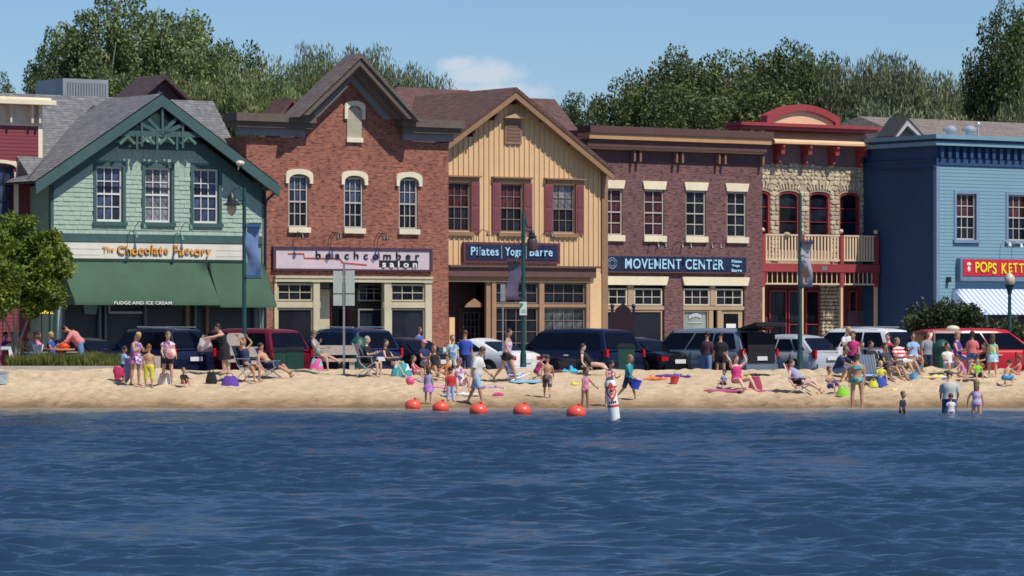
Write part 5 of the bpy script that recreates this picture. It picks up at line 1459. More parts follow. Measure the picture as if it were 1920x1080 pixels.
# kiosk between yellow and brown buildings
Y = 134; o = thing("peaked_sign", "dark maroon peaked sign panel between two finial posts, before the brown brick building", "sign", (PX(1168, Y), Y, .6)); sc = Y / F
zz = lambda py: H - (py - HY) * sc - .6
MB().prism([(-19 * sc, 0), (19 * sc, 0), (19 * sc, zz(592)), (12 * sc, zz(578)), (0, zz(568)), (-12 * sc, zz(578)), (-19 * sc, zz(592))], -.06, .06).build("panel", M("deep_maroon", (.035, .008, .015), .6, .2), o)
for s in (-1, 1): MB().bar((s * 20 * sc, 0, 0), (s * 20 * sc, 0, zz(578)), .1).ball((s * 20 * sc, 0, zz(574)), .08).build("finial_post", lampm, o, True)

# ============================================================ cars
tyre = M("tyre", (.015, .015, .017), .85, .1); rim = M("alloy", (.45, .46, .48), .35, .1, metal=.8)
cglass = M("car_glass", (.006, .007, .013), .06, .3, 1, spec=.22)
tail = M("tail_red", (.55, .01, .02), .2, .1); chrome = M("chrome_white", (.75, .75, .78), .2, .05, metal=.5)
blackp = M("black_plastic", (.015, .015, .018), .6, .1)
def paint(k, c=None): return M("car_" + k, c, .3, .03, 1, coat=.35, spec=.3)
def car(label, px_rr, Yc, heading, kind, mat, z=.58, gid=None, liftgate=False, plate=True, cat="car", center=False):
    L, W, HH, belt, hood = {'suv': (4.75, 1.9, 1.78, 1.06, 1.08), 'minivan': (5.05, 1.95, 1.76, 1.02, .98), 'sedan': (4.7, 1.8, 1.44, .92, .86), 'hatch': (4.4, 1.8, 1.55, .96, .92), 'coupe': (4.5, 1.8, 1.42, .94, .84)}[kind]
    a = R(heading); dx, dy = math.cos(a), math.sin(a)
    if center: xc = PX(px_rr, Yc)
    else: xc = PX(px_rr, Yc) - (abs(dx) * L / 2 + abs(dy) * W / 2) * .93
    o = thing("parked_" + ("car" if kind in ('sedan', 'coupe', 'hatch') else kind), label, cat, (xc, Yc, z), a, group="cars parked along the beach")
    hw, hl = W / 2, L / 2
    tr = {'suv': .95, 'minivan': 1.0, 'sedan': .98, 'hatch': .95, 'coupe': 1.0}[kind]
    # (x, zbot, ztop, half width)
    zr = {'suv': belt, 'minivan': belt, 'sedan': .95, 'hatch': belt, 'coupe': .98}[kind]
    st = [(hl, .42, .62, hw * .55), (hl - .08, .34, .74, hw * .78), (hl - .35, .28, hood - .1, hw * .95), (hl - .9, .26, hood, hw), (hl - 1.35, .26, belt, hw), (0, .24, belt, hw), (-hl + 1.2, .25, zr, hw), (-hl + .35, .28, zr, hw * .98), (-hl + .06, .36, zr - .08, hw * .92), (-hl, .45, zr - .2, hw * .85)]
    m = MB(); N = 12
    for i, (x, zb, zt, w_) in enumerate(st):
        cs = [(-w_ * .85, zb), (-w_ * .98, zb + .08), (-w_, zb + (zt - zb) * .5), (-w_ * .985, zt - .12), (-w_ * .93, zt - .015), (-w_ * .5, zt + .03), (w_ * .5, zt + .03), (w_ * .93, zt - .015), (w_ * .985, zt - .12), (w_, zb + (zt - zb) * .5), (w_ * .98, zb + .08), (w_ * .85, zb)]
        m.v += [(x, y_, z_) for y_, z_ in cs]
    for i in range(len(st) - 1):
        for k in range(N):
            p, q = i * N + k, i * N + (k + 1) % N
            m.f.append((p, q, q + N, p + N))
    m.f.append(tuple(range(N - 1, -1, -1))); m.f.append(tuple((len(st) - 1) * N + k for k in range(N)))
    body = m.build("body", mat, o, 42, fix=True)
    # greenhouse outline: windscreen base, roof front, roof rear, rear base
    xa, xb, xc_, xd = {'suv': (hl - 1.25, hl - 2.0, -hl + .45, -hl + .12), 'minivan': (hl - .85, hl - 1.75, -hl + .4, -hl + .1), 'sedan': (hl - 1.3, hl - 2.05, -hl + 1.45, -hl + .75), 'hatch': (hl - 1.15, hl - 1.9, -hl + .75, -hl + .2), 'coupe': (hl - 1.3, hl - 2.1, -hl + 1.5, -hl + .55)}[kind]
    wb_, wr = hw * .93, hw * .74
    gh = [(xa, belt, .0), (xb, HH - .03, 1), (xb - .45, HH, 1), ((xb + xc_) / 2, HH + .015, 1), (xc_ + .3, HH - .02, 1), (xc_, HH - .07, 1), (xd, belt, 0)]
    m = MB(); N = 8
    for x, zt, f in gh:
        e = max(0, zt - .1) if f else belt
        w1 = wb_; w2 = wr + (wb_ - wr) * (0 if f else 1)
        cs = [(-w1, belt - .04), (-w1 + (w1 - w2) * .98, max(e, belt - .03)), (-w2 * .88, max(zt - .025, belt - .02)), (-w2 * .4, max(zt, belt)), (w2 * .4, max(zt, belt)), (w2 * .88, max(zt - .025, belt - .02)), (w1 - (w1 - w2) * .98, max(e, belt - .03)), (w1, belt - .04)]
        m.v += [(x, y_, z_) for y_, z_ in cs]
    for i in range(len(gh) - 1):
        for k in range(N):
            p, q = i * N + k, i * N + (k + 1) % N
            m.f.append((p, q, q + N, p + N))
    m.build("roof", mat, o, 42, fix=True)
    # glass
    def sidept(x, z_, s):
        t = (z_ - belt) / (HH - .1 - belt); return (x, s * (wb_ + (wr - wb_) * t + .012), z_)
    zl, zh = belt + .05, HH - .15
    def fx(z_): return xa + (xb - xa) * (z_ - belt) / (HH - .03 - belt) - .12
    def rx(z_): return xd + (xc_ - xd) * (z_ - belt) / (HH - .07 - belt) + (.22 if kind != 'coupe' else .5)
    cuts = {'suv': [.36, .68], 'minivan': [.38, .70], 'sedan': [.52], 'hatch': [.5, .82], 'coupe': [.6]}[kind]
    ed = [0] + cuts + [1]
    for s in (-1, 1):
        for i in range(len(ed) - 1):
            f0, f1 = ed[i], ed[i + 1]
            def pt(f, z_, g): return sidept(fx(z_) + (rx(z_) - fx(z_)) * f + g, z_, s)
            q = [pt(f0, zl, -.03 if i else 0), pt(f0, zh, -.03 if i else 0), pt(f1, zh, .03 if i < len(ed) - 2 else 0), pt(f1, zl, .03 if i < len(ed) - 2 else 0)]
            MB().add(q, [(0, 1, 2, 3)]).build("side_window", cglass, o)
    def slope_glass(x0, z0_, x1, z1_, w0, w1, nm):
        n = Vector((z1_ - z0_, 0, -(x1 - x0))).normalized() * (.015 if nm == 'windscreen' else .015)
        if (nm == 'windscreen') != (n.x > 0): n = -n
        q = [(x0 + (x1 - x0) * .1, -w0, z0_ + (z1_ - z0_) * .1), (x0 + (x1 - x0) * .1, w0, z0_ + (z1_ - z0_) * .1), (x0 + (x1 - x0) * .88, w1, z0_ + (z1_ - z0_) * .88), (x0 + (x1 - x0) * .88, -w1, z0_ + (z1_ - z0_) * .88)]
        MB().add([Vector(p) + n * 1.6 for p in q], [(0, 1, 2, 3)]).build(nm, cglass, o)
    slope_glass(xa, belt, xb, HH - .03, wb_ * .86, wr * .88, "windscreen")
    slope_glass(xd, belt, xc_, HH - .07, wb_ * .84, wr * .88, "rear_window")
    for wx in (hl - .9, -hl + .95):
        for s in (-1, 1):
            r_ = .34 if kind in ('sedan', 'coupe', 'hatch') else .37
            MB().tube([(wx, s * (hw - .02), r_), (wx, s * (hw + .004), r_)], r_ + .06, 20).build("wheel_arch", blackp, o)
            wv = MB().tube([(wx, s * (hw - .2), r_), (wx, s * (hw + .02), r_)], r_, 20).build("wheel", tyre, o)
            rm = MB().tube([(wx, s * (hw - .05), r_), (wx, s * (hw + .03), r_)], r_ * .6, 12)
            rm.build("rim", rim, wv, 40)
            sp = MB()
            for k in range(5):
                aa = k * 2 * math.pi / 5 + .3; sp.bar((wx, s * (hw + .03), r_), (wx + math.cos(aa) * r_ * .55, s * (hw + .03), r_ + math.sin(aa) * r_ * .55), .025, .08)
            sp.build("spokes", blackp, wv)
    tz = zr - .22 if kind in ('sedan', 'coupe') else belt - .05
    for s in (-1, 1):
        if kind in ('sedan', 'coupe'): b = MB().box(-hl - .005, -hl + .22, s * hw * .78 - .16, s * hw * .78 + .17, tz - .06, tz + .07)
        else: b = MB().box(-hl + .0, -hl + .16, s * hw * .9 - .055, s * hw * .9 + .05, tz - .17, tz + .1)
        b.build("taillight", tail, o)
        MB().box(hl - .5, hl - .04, s * hw * .74 - .16, s * hw * .74 + .16, hood - .3, hood - .14).build("headlight", M("headlamp", (.7, .72, .75), .15, .05), o)
        MB().box(xa - .35, xa - .15, s * (hw + .01) - .1, s * (hw + .01) + .1, belt + .02, belt + .18).build("wing_mirror", mat, o)
        for x_ in (.25, -.75): MB().box(x_, x_ + .2, s * (hw + .012) - .012, s * (hw + .012) + .012, belt - .18, belt - .14).build("door_handle", chrome if kind != 'sedan' else mat, o)
        if kind == 'suv': MB().bar((xb - .5, s * wr * .9, HH + .04), (xc_ + .3, s * wr * .9, HH + .03), .03).build("roof_rail", chrome, o)
        MB().box(-hl + 1.35, hl - 1.3, s * (hw + .0) - .01, s * (hw + .0) + .01, .28, .36).build("sill_trim", blackp, o)
        for x_ in (.95, -.2, -1.15): MB().box(x_, x_ + .015, s * hw - .012, s * hw + .012, .4, belt - .05).build("door_seam", blackp, o)
    MB().box(-hl - .05, -hl + .2, -hw * .85, hw * .85, .36, .55).build("rear_bumper", mat, o)
    MB().box(hl - .25, hl + .03, -hw * .6, hw * .6, .38, .52).build("front_bumper", blackp, o)
    if plate: MB().box(-hl - .065, -hl - .052, -.26, .26, tz - .16 if kind in ('sedan', 'coupe') else .68, tz - .02 if kind in ('sedan', 'coupe') else .82).build("number_plate", M("plate_white", (.75, .75, .72), .5, .05), o)
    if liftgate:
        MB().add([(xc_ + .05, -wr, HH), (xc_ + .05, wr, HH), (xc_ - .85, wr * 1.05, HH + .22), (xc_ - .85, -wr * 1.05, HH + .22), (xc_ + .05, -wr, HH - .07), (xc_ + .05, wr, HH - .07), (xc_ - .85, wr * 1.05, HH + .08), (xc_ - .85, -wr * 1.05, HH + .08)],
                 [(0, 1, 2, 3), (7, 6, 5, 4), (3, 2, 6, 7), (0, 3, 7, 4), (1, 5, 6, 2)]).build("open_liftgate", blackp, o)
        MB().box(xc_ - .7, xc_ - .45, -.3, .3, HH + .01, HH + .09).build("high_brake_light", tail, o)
        MB().box(-hl - .03, -hl + .02, -hw * .72, hw * .72, .6, HH - .15).build("boot_shade_slab", M("boot_dark", (.01, .01, .012), .8, .2), o)  # black slab stands in for the unlit inside of the boot
    return o
navy_p = paint("navy", (.007, .012, .042)); blackc = paint("black", (.008, .009, .014))
car("dark navy SUV parked in front of the left half of the green awning shop", 402, 126.3, 135, 'suv', navy_p)
car("dark blue-black car half hidden left of the navy SUV", 262, 128.4, 135, 'sedan', blackc, plate=False)
car("dark red minivan behind the two wheeled bins", 583, 126.2, 136, 'minivan', paint("darkred", (.14, .008, .022)))
car("navy hatchback with tail lights lit, behind the green domed bin with a yellow bag", 752, 126.6, 128, 'suv', paint("blue2", (.010, .022, .08)))
car("black sedan between navy hatchback and white car", 862, 128.0, 135, 'sedan', blackc)
car("white two-door car behind the man in the white shirt", 1010, 127.4, 140, 'coupe', paint("white", (.78, .78, .78)))
car("navy minivan in front of the yellow building's corner", 1200, 127.4, 134, 'minivan', navy_p)
car("black sedan with red tail lights, right of the navy minivan", 1296, 128.9, 134, 'sedan', blackc)
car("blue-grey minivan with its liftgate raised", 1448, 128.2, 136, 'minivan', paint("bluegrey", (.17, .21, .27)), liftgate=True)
car("silver SUV behind the woman in the lavender top", 1575, 129.2, 138, 'hatch', paint("silver", (.42, .45, .50)))
car("white SUV with roof rails behind the seated crowd at right", 1716, 129.6, 141, 'suv', paint("white"))
car("bright red minivan at the right edge in front of the dark bush", 1836, 127.6, 14, 'minivan', paint("red", (.50, .012, .025)), center=True)
# ============================================================ people
SK = {'fair': (.62, .37, .26), 'tan': (.50, .27, .165), 'brown': (.34, .17, .10), 'pale': (.68, .44, .33)}
HR = {'blond': (.50, .34, .14), 'brown': (.10, .05, .03), 'dark': (.025, .016, .015), 'red': (.22, .08, .03), 'lightbrown': (.24, .14, .07), 'grey': (.35, .33, .30)}
def dirv(f, o, s):
    f, o = R(f), R(o); return Vector((s * math.sin(o), math.sin(f) * math.cos(o), -math.cos(f) * math.cos(o)))
EYE = []
def interp(pts, t):
    t = max(0, min(len(pts) - 1 - 1e-6, t)); i = int(t); return pts[i] + (pts[i + 1] - pts[i]) * (t - i)
STAND = dict(lean=2, head=5, aL=(5, 9, 12), aR=(-2, 9, 14), lL=(3, 4, 4), lR=(-3, 4, 3))
POSE = {
 'stand': STAND,
 'hands_front': dict(STAND, aL=(28, 6, 75), aR=(24, 6, 80), lean=4, head=25),
 'hold_low': dict(STAND, aL=(22, 10, 30), aR=(15, 10, 45), lean=6, head=20),
 'walk': dict(lean=5, head=6, aL=(-22, 8, 18), aR=(24, 8, 20), lL=(22, 3, 8), lR=(-20, 3, 22)),
 'walk2': dict(lean=8, head=30, aL=(20, 8, 25), aR=(-14, 8, 15), lL=(-16, 3, 10), lR=(18, 3, 6)),
 'reach': dict(STAND, lean=18, aL=(75, 8, 8), aR=(62, 8, 15), head=15, lL=(6, 5, 6), lR=(-8, 5, 6)),
 'bend': dict(STAND, lean=42, aL=(30, 10, 35), aR=(20, 10, 40), head=45, lL=(-4, 5, 4), lR=(-10, 5, 2)),
 'chair': dict(lean=-22, head=12, aL=(35, 14, 55), aR=(30, 14, 60), lL=(92, 7, 66), lR=(86, 9, 52)),
 'chair_up': dict(lean=-6, head=8, aL=(25, 14, 85), aR=(30, 14, 75), lL=(80, 8, 82), lR=(76, 8, 74)),
 'chair_arms': dict(lean=-14, head=0, aL=(150, 22, 75), aR=(150, 22, 70), lL=(70, 9, 70), lR=(64, 9, 52)),
 'recline': dict(lean=-42, head=25, aL=(8, 18, 30), aR=(6, 18, 35), lL=(88, 8, 52), lR=(82, 10, 20)),
 'ground': dict(lean=-12, head=10, aL=(48, 14, 35), aR=(42, 14, 40), lL=(116, 9, 108), lR=(104, 10, 86)),
 'ground_back': dict(lean=-28, head=10, aL=(-38, 16, 8), aR=(-34, 16, 8), lL=(104, 12, 72), lR=(96, 12, 50)),
 'ground_up': dict(lean=-10, head=10, aL=(148, 34, 70), aR=(150, 30, 75), lL=(100, 16, 66), lR=(96, 14, 52)),
 'kneel': dict(lean=30, head=15, aL=(40, 10, 30), aR=(48, 10, 20), lL=(48, 8, 132), lR=(40, 8, 128)),
 'squat': dict(lean=28, head=10, aL=(58, 10, 20), aR=(50, 12, 30), lL=(105, 12, 130), lR=(98, 12, 124)),
 'crossed': dict(lean=4, head=15, aL=(36, 14, 60), aR=(30, 14, 70), lL=(86, 34, 60), lR=(86, 34, 64)),
}
CACHE_HEAD = {}
def person(label, px, py, Ht, face, pose, skin='fair', hair=('brown', .2), wear=(), Y=None, z=None, sex='f', bulk=1.0, twist=0, grp=True, lift=0.0, group="people on the beach"):
    if isinstance(pose, str): pose = POSE[pose]
    if Y is None: Y = SY(py)
    if z is None: z = sandz(Y) - .02
    s = Ht / 1.75; kid = max(0, 1.72 - Ht); hs = s * (1 + kid * .62); bw = bulk * (1 + kid * .10)
    J = {}
    hip = Vector((0, 0, 0))
    ln = R(pose['lean']); up = Vector((0, math.sin(ln), math.cos(ln)))
    leg_s = s * (1 - kid * .12)
    hipw, shw = (.095 if sex == 'f' else .09) * s * bw, (.155 if sex == 'f' else .175) * s * bw
    sp = [hip - up * .10 * s, hip.copy(), hip + up * .15 * s, hip + up * .31 * s, hip + up * .43 * s, hip + up * .50 * s]
    wst = .115 if sex == 'f' else .13
    ra = [(.115, .08), (.158 if sex == 'f' else .145, .108), (wst, .085), (.140 if sex == 'f' else .152, .108 if sex == 'f' else .112), (.135 if sex == 'f' else .155, .075), (.05, .05)]
    ra = [(a * s * bw, b * s * bw * (1 if bulk < 1.1 else 1.15)) for a, b in ra]
    hd = R(pose['lean'] * .35 + pose['head']); hu = Vector((0, math.sin(hd), math.cos(hd))); hf = Vector((0, math.cos(hd), -math.sin(hd)))
    neck0 = sp[5]; hc = sp[5] + hu * .06 * s + hu * .115 * hs + hf * .012 * s
    L = {}
    for sd, ak, lk in ((-1, 'aL', 'lL'), (1, 'aR', 'lR')):
        f, o, e = pose[ak]; shd = sp[4] + Vector((sd * shw, 0, -.015 * s))
        el = shd + dirv(f, o, sd) * .285 * s; wr = el + dirv(f + e, o * .3 - (8 if e > 40 else 0), sd) * .245 * s
        hdv = dirv(f + e + 8, o * .3, sd)
        f, o, k = pose[lk]; hj = hip + Vector((sd * hipw, 0, -.03 * s))
        kn = hj + dirv(f, o, sd) * .425 * leg_s; an = kn + dirv(f - k, o * .35, sd) * .405 * leg_s
        ph = R(f - k); toe = Vector((sd * .12, math.cos(ph), math.sin(ph)))
        if abs(f - k) > 100: toe = Vector((0, math.cos(ph), math.sin(ph)))
        if abs(f - k) < 35: toe = Vector((sd * .15, 1, -.12))
        toe.normalize()
        L[sd] = dict(sh=shd, el=el, wr=wr, hd=hdv, hj=hj, kn=kn, an=an, toe=toe)
    low = min([sp[0].z - .03 * s] + [min(L[q]['an'].z - .07 * s, (L[q]['an'] + L[q]['toe'] * .16 * s).z - .03 * s, L[q]['kn'].z - .05 * s) for q in (-1, 1)])
    if 'seat' in pose: low = -pose['seat']
    X = PX(px, Y)
    o = thing("person", label, "person", (X, Y, z + lift), R(180 + face), group=group if grp else None)
    dz = Vector((0, 0, -low))
    def q_(v): return v + dz
    # ---- body
    m = MB()
    m.tube([q_(p) for p in sp] + [q_(neck0 + hu * .07 * s)], [a for a, b in ra] + [.05 * s], 14, (1, 0, 0), [b for a, b in ra] + [.052 * s])
    # head: rings from chin to crown
    rr = [(-.118, .030, .030, .03), (-.10, .045, .055, .022), (-.055, .062, .082, .008), (0, .074, .095, 0), (.045, .077, .098, -.004), (.085, .062, .078, -.008), (.112, .03, .04, -.008)]
    m.tube([q_(hc + hu * a * hs + hf * d_ * hs) for a, b, c, d_ in rr], [b * hs for a, b, c, d_ in rr], 12, (1, 0, 0), [c * hs for a, b, c, d_ in rr])
    m.tube([q_(hc + hu * .015 * hs + hf * .085 * hs), q_(hc + hu * -.03 * hs + hf * .112 * hs), q_(hc + hu * -.035 * hs + hf * .08 * hs)], [.008 * hs, .016 * hs, .012 * hs], 6)
    for sd in (-1, 1): m.ball(q_(hc + Vector((sd * .078 * hs, 0, 0)) - hu * .01 * hs), .022 * hs, 6, 5, sx=.5)
    for sd in (-1, 1):
        g = L[sd]
        m.tube([q_(g['sh'] - Vector((sd * .03 * s, 0, 0)) + Vector((0, 0, .0))), q_(g['sh'] + (g['el'] - g['sh']) * .3), q_(g['el']), q_(g['el'] + (g['wr'] - g['el']) * .35), q_(g['wr'])], [v * s * (.5 + bw * .5) for v in (.056, .047, .036, .038, .025)], 9)
        wv = g['hd']
        m.tube([q_(g['wr']), q_(g['wr'] + wv * .045 * s), q_(g['wr'] + wv * .085 * s)], [.024 * s, .038 * s, .034 * s], 8, (0, 1, 0) if abs(wv.y) < .7 else (0, 0, 1), [.018 * s, .016 * s, .012 * s])
        kn, hj, an = g['kn'], g['hj'], g['an']
        m.tube([q_(hj + Vector((-sd * .02 * s, 0, .05 * s))), q_(hj), q_(hj + (kn - hj) * .45), q_(kn), q_(kn + (an - kn) * .3), q_(kn + (an - kn) * .75), q_(an)], [v * s * (.4 + bw * .6) for v in (.075, .088, .072, .053, .056, .036, .032)], 10)
        t_ = g['toe']
        m.tube([q_(an - t_ * .05 * s + Vector((0, 0, -.02 * s))), q_(an + t_ * .05 * s + Vector((0, 0, -.025 * s))), q_(an + t_ * .15 * s + Vector((0, 0, -.04 * s)))], [.034 * s, .042 * s, .03 * s], 8, (1, 0, 0), [.036 * s, .034 * s, .016 * s])
    tmp = bpy.data.meshes.new("tmp"); tmp.from_pydata(m.v, [], m.f)
    to = bpy.data.objects.new("tmp", tmp); COL.objects.link(to)
    md = to.modifiers.new("r", 'REMESH'); md.mode = 'VOXEL'; md.voxel_size = max(.017, .023 * s)
    m2 = to.modifiers.new("s", 'SMOOTH'); m2.factor = .5; m2.iterations = 2
    dg = bpy.context.evaluated_depsgraph_get()
    me = bpy.data.meshes.new_from_object(to.evaluated_get(dg)); bpy.data.objects.remove(to)
    # fingers: five per hand, rooted in the palm, curled
    bm = bmesh.new(); bm.from_mesh(me)
    for sd in (-1, 1):
        g = L[sd]; wv = g['hd']; lat = Vector((0, 1, 0)) if abs(wv.y) < .7 else Vector((0, 0, 1)); lat = (lat - wv * lat.dot(wv)).normalized(); cu = wv.cross(lat) * -sd
        for i, ln_ in enumerate((.068, .078, .072, .056)):
            b0 = g['wr'] + wv * .075 * s + lat * (.026 - .0175 * i) * s
            pts = [b0, b0 + wv * ln_ * .5 * s + cu * .008 * s, b0 + wv * ln_ * .85 * s + cu * .03 * s]
            fm = MB().tube([q_(p) for p in pts], [.009 * s, .008 * s, .006 * s], 5)
            vs = [bm.verts.new(v) for v in fm.v]; [bm.faces.new([vs[k] for k in f]) for f in fm.f]
        b0 = g['wr'] + wv * .025 * s + lat * .022 * s
        fm = MB().tube([q_(b0), q_(b0 + (wv * .6 + lat * .6) * .035 * s), q_(b0 + (wv + lat * .5) * .055 * s + cu * .01 * s)], [.012 * s, .01 * s, .007 * s], 5)
        vs = [bm.verts.new(v) for v in fm.v]; [bm.faces.new([vs[k] for k in f]) for f in fm.f]
    bm.to_mesh(me); bm.free()
    me.polygons.foreach_set('use_smooth', [True] * len(me.polygons))
    me.materials.clear(); me.materials.append(M("skin_" + skin, SK[skin], .55, .07, 6)); me.name = "body"
    b = bpy.data.objects.new("body", me); link(b, o)
    # eyes and mouth
    if abs((face + 180) % 360 - 180) < 110:
        for sd in (-1, 1):
            MB().ball(q_(hc + Vector((sd * .03 * hs, 0, 0)) + hu * .015 * hs + hf * .088 * hs), .011 * hs, 6, 4).build("eye", M("eye_dark", (.03, .02, .02), .3, 0), o)
        MB().ball(q_(hc - hu * .062 * hs + hf * .088 * hs), .02 * hs, 6, 4, sz=.35, sy=.4).build("mouth", M("lip", (.4, .12, .1), .5, 0), o)
    # hair
    if hair:
        hm = M("hair_" + hair[0], HR[hair[0]], .55, .3, 12); m = MB()
        rr = [(-.01, .086, .066, -.042), (.035, .093, .094, -.024), (.075, .086, .097, -.014), (.11, .062, .072, -.012), (.138, .022, .03, -.01)]
        if hair[1] > 0: rr = [(-.075, .066, .045, -.06), (-.04, .078, .055, -.05)] + rr
        m.tube([q_(hc + hu * a * hs + hf * d_ * hs) for a, bb, c, d_ in rr], [bb * hs for a, bb, c, d_ in rr], 12, (1, 0, 0), [c * hs for a, bb, c, d_ in rr])
        if hair[1] > .1:
            e = hair[1]; base = hc - hf * .055 * hs
            dn = Vector((0, -.12 + math.sin(ln) * -.3, -1)).normalized()
            m.tube([q_(base + hu * .03 * hs), q_(base - hu * .06 * hs), q_(base - hu * .06 * hs + dn * e * .6 * s), q_(base - hu * .06 * hs + dn * e * s)], [.07 * hs, .085 * hs, .08 * hs, .035 * hs], 10, (1, 0, 0), [.045 * hs, .05 * hs, .035 * hs, .015 * hs])
        m.build("hair", hm, o, 70)
    # clothes
    for wspec in wear:
        kind, mat = wspec[0], wspec[1]; arg = wspec[2:] ; m = MB(); pd = .016 * s + .004
        if kind in ('top', 'suit', 'band'):
            t0, t1 = {'top': (.9, 4.6), 'suit': (0, 4.0), 'band': (3.0, 3.75)}[kind]
            if len(arg) > 1: t0, t1 = arg[1]
            n = 9; T = [t0 + (t1 - t0) * i / (n - 1) for i in range(n)]
            A = [Vector((a, b_, 0)) for a, b_ in ra]
            ex = 0.022 * s if kind == 'top' and arg and arg[0] > 0 else 0
            m.tube([q_(interp(sp, t)) for t in T], [interp(A, t).x + pd + ex for t in T], 14, (1, 0, 0), [interp(A, t).y + pd + ex for t in T])
            sl = arg[0] if arg else 0
            if sl:
                for sd in (-1, 1):
                    g = L[sd]; P_ = [g['sh'] - Vector((sd * .05 * s, 0, -.0)), g['sh'] + (g['el'] - g['sh']) * .25]
                    if sl <= 1: P_.append(g['sh'] + (g['el'] - g['sh']) * sl * .9); Rr = [.062, .066, .06]
                    else: P_ += [g['el'], g['el'] + (g['wr'] - g['el']) * (sl - 1)]; Rr = [.06, .062, .05, .042]
                    m.tube([q_(p) for p in P_], [v * s * (.5 + bw * .5) + .008 for v in Rr], 9)
            elif kind != 'band':
                for sd in (-1, 1):
                    g = L[sd]; m.tube([q_(interp(sp, t1 - .2) + Vector((sd * .07 * s, .05 * s, 0))), q_(sp[4] + Vector((sd * .09 * s, 0, .07 * s))), q_(interp(sp, t1 - .2) + Vector((sd * .07 * s, -.07 * s, 0)))], .016 * s, 5)
        if kind in ('suit', 'shorts', 'pants', 'brief'):
            fl = arg[0] if (arg and kind in ('shorts', 'pants')) else .12
            m.tube([q_(interp(sp, t)) for t in (0, .5, 1.0, 1.35)], [ra[0][0] + pd, ra[1][0] * .98 + pd, ra[1][0] + pd, ra[1][0] * .92 + pd], 14, (1, 0, 0), [ra[0][1] + pd, ra[1][1] + pd, ra[1][1] + pd, ra[1][1] * .9 + pd])
            for sd in (-1, 1):
                g = L[sd]; kn, hj, an = g['kn'], g['hj'], g['an']; ex = .012 if kind in ('shorts', 'pants') else .002
                P_ = [hj + Vector((-sd * .015 * s, 0, .05 * s)), hj]; Rr = [.082, .094]
                if fl <= 1: P_.append(hj + (kn - hj) * fl); Rr.append(.094 - .03 * fl)
                else: P_ += [hj + (kn - hj) * .5, kn, kn + (an - kn) * (fl - 1)]; Rr += [.078, .062, .055]
                m.tube([q_(p) for p in P_], [v * s * (.4 + bw * .6) + ex for v in Rr], 10)
        if kind == 'skirt':
            ln_ = arg[0]; mid = [(L[-1]['hj'] + L[1]['hj']) / 2, (L[-1]['kn'] + L[1]['kn']) / 2]
            t_top = arg[1] if len(arg) > 1 else 1.3
            pts = [interp(sp, t_top), interp(sp, min(1.0, t_top)), mid[0] + (mid[1] - mid[0]) * .4 * ln_, mid[0] + (mid[1] - mid[0]) * ln_]
            m.tube([q_(p) for p in pts], [interp([Vector((a, b_, 0)) for a, b_ in ra], t_top).x + pd, ra[1][0] + pd + .01, .2 * s * bw, .235 * s * bw], 16, (1, 0, 0), [ra[2][1] + pd, ra[1][1] + pd + .01, .15 * s * bw, .18 * s * bw])
        if kind == 'hat':
            rr = [(.035, .088, .104, -.002), (.07, .086, .10, -.003), (.108, .066, .078, -.004), (.13, .03, .035, -.004)]
            m.tube([q_(hc + hu * a * hs + hf * d_ * hs) for a, bb, c, d_ in rr], [bb * hs for a, bb, c, d_ in rr], 12, (1, 0, 0), [c * hs for a, bb, c, d_ in rr])
            m.tube([q_(hc + hu * .045 * hs + hf * .06 * hs), q_(hc + hu * .035 * hs + hf * .165 * hs)], [.07 * hs, .055 * hs], 10, (1, 0, 0), [.008 * hs] * 2)
        nm = {'top': 'shirt', 'suit': 'swimsuit', 'band': 'bikini_top', 'shorts': 'shorts', 'pants': 'trousers', 'brief': 'bikini_bottom', 'skirt': 'skirt', 'hat': 'cap'}[kind]
        m.build(nm, mat, o, 60)
    o['pelvis'] = dz.z
    return o, dict(Y=Y, X=X, z=z, pel=dz.z + z, L=L, q=q_, s=s)

def cl(k, c, var=.1): return M("cloth_" + k, c, .85, var, 8, bump=.5)
def pr(k, a, b, c=None, s=14): return M("print_" + k, a, .85, kind='print', col2=b, p=c, scale=s)
WH = cl('white', (.75, .74, .72), .04); BK = cl('black', (.012, .012, .016)); NV = cl('navy', (.02, .03, .10)); MG = cl('magenta', (.62, .04, .20)); PK = cl('pink', (.75, .25, .42))
LB = cl('lightblue', (.30, .48, .72)); BL = cl('blue', (.03, .08, .45)); GR = cl('greygreen', (.16, .2, .13)); LV = cl('lavender', (.36, .34, .55)); YE = cl('lime', (.62, .62, .06)); RD = cl('red', (.55, .03, .04))
CO = cl('coral', (.72, .18, .20)); TE = cl('teal', (.02, .30, .36)); SA = cl('salmon', (.70, .25, .24)); JN = cl('jeans', (.13, .24, .45), .2); PU = cl('purple', (.13, .05, .35)); GY = cl('grey', (.30, .33, .38)); GN = cl('green', (.05, .30, .16))
FLP = pr('floral', (.20, .12, .38), (.65, .55, .70), (.55, .10, .22)); FLR = pr('floral2', (.55, .25, .40), (.70, .66, .72), (.15, .08, .2)); CAM = pr('camo', (.06, .05, .05), (.30, .24, .20), (.14, .1, .1), 10)
STR = M("cloth_redstripe", (.68, .06, .08), .85, kind='stripe', col2=(.78, .74, .72), scale=2.6, p='Z'); TWO = M("cloth_pastel", (.70, .30, .50), .85, kind='stripe', col2=(.45, .55, .75), scale=1.9, p='Z')

PL = []
def P_(*a, **k): r = person(*a, **k); PL.append(r); return r
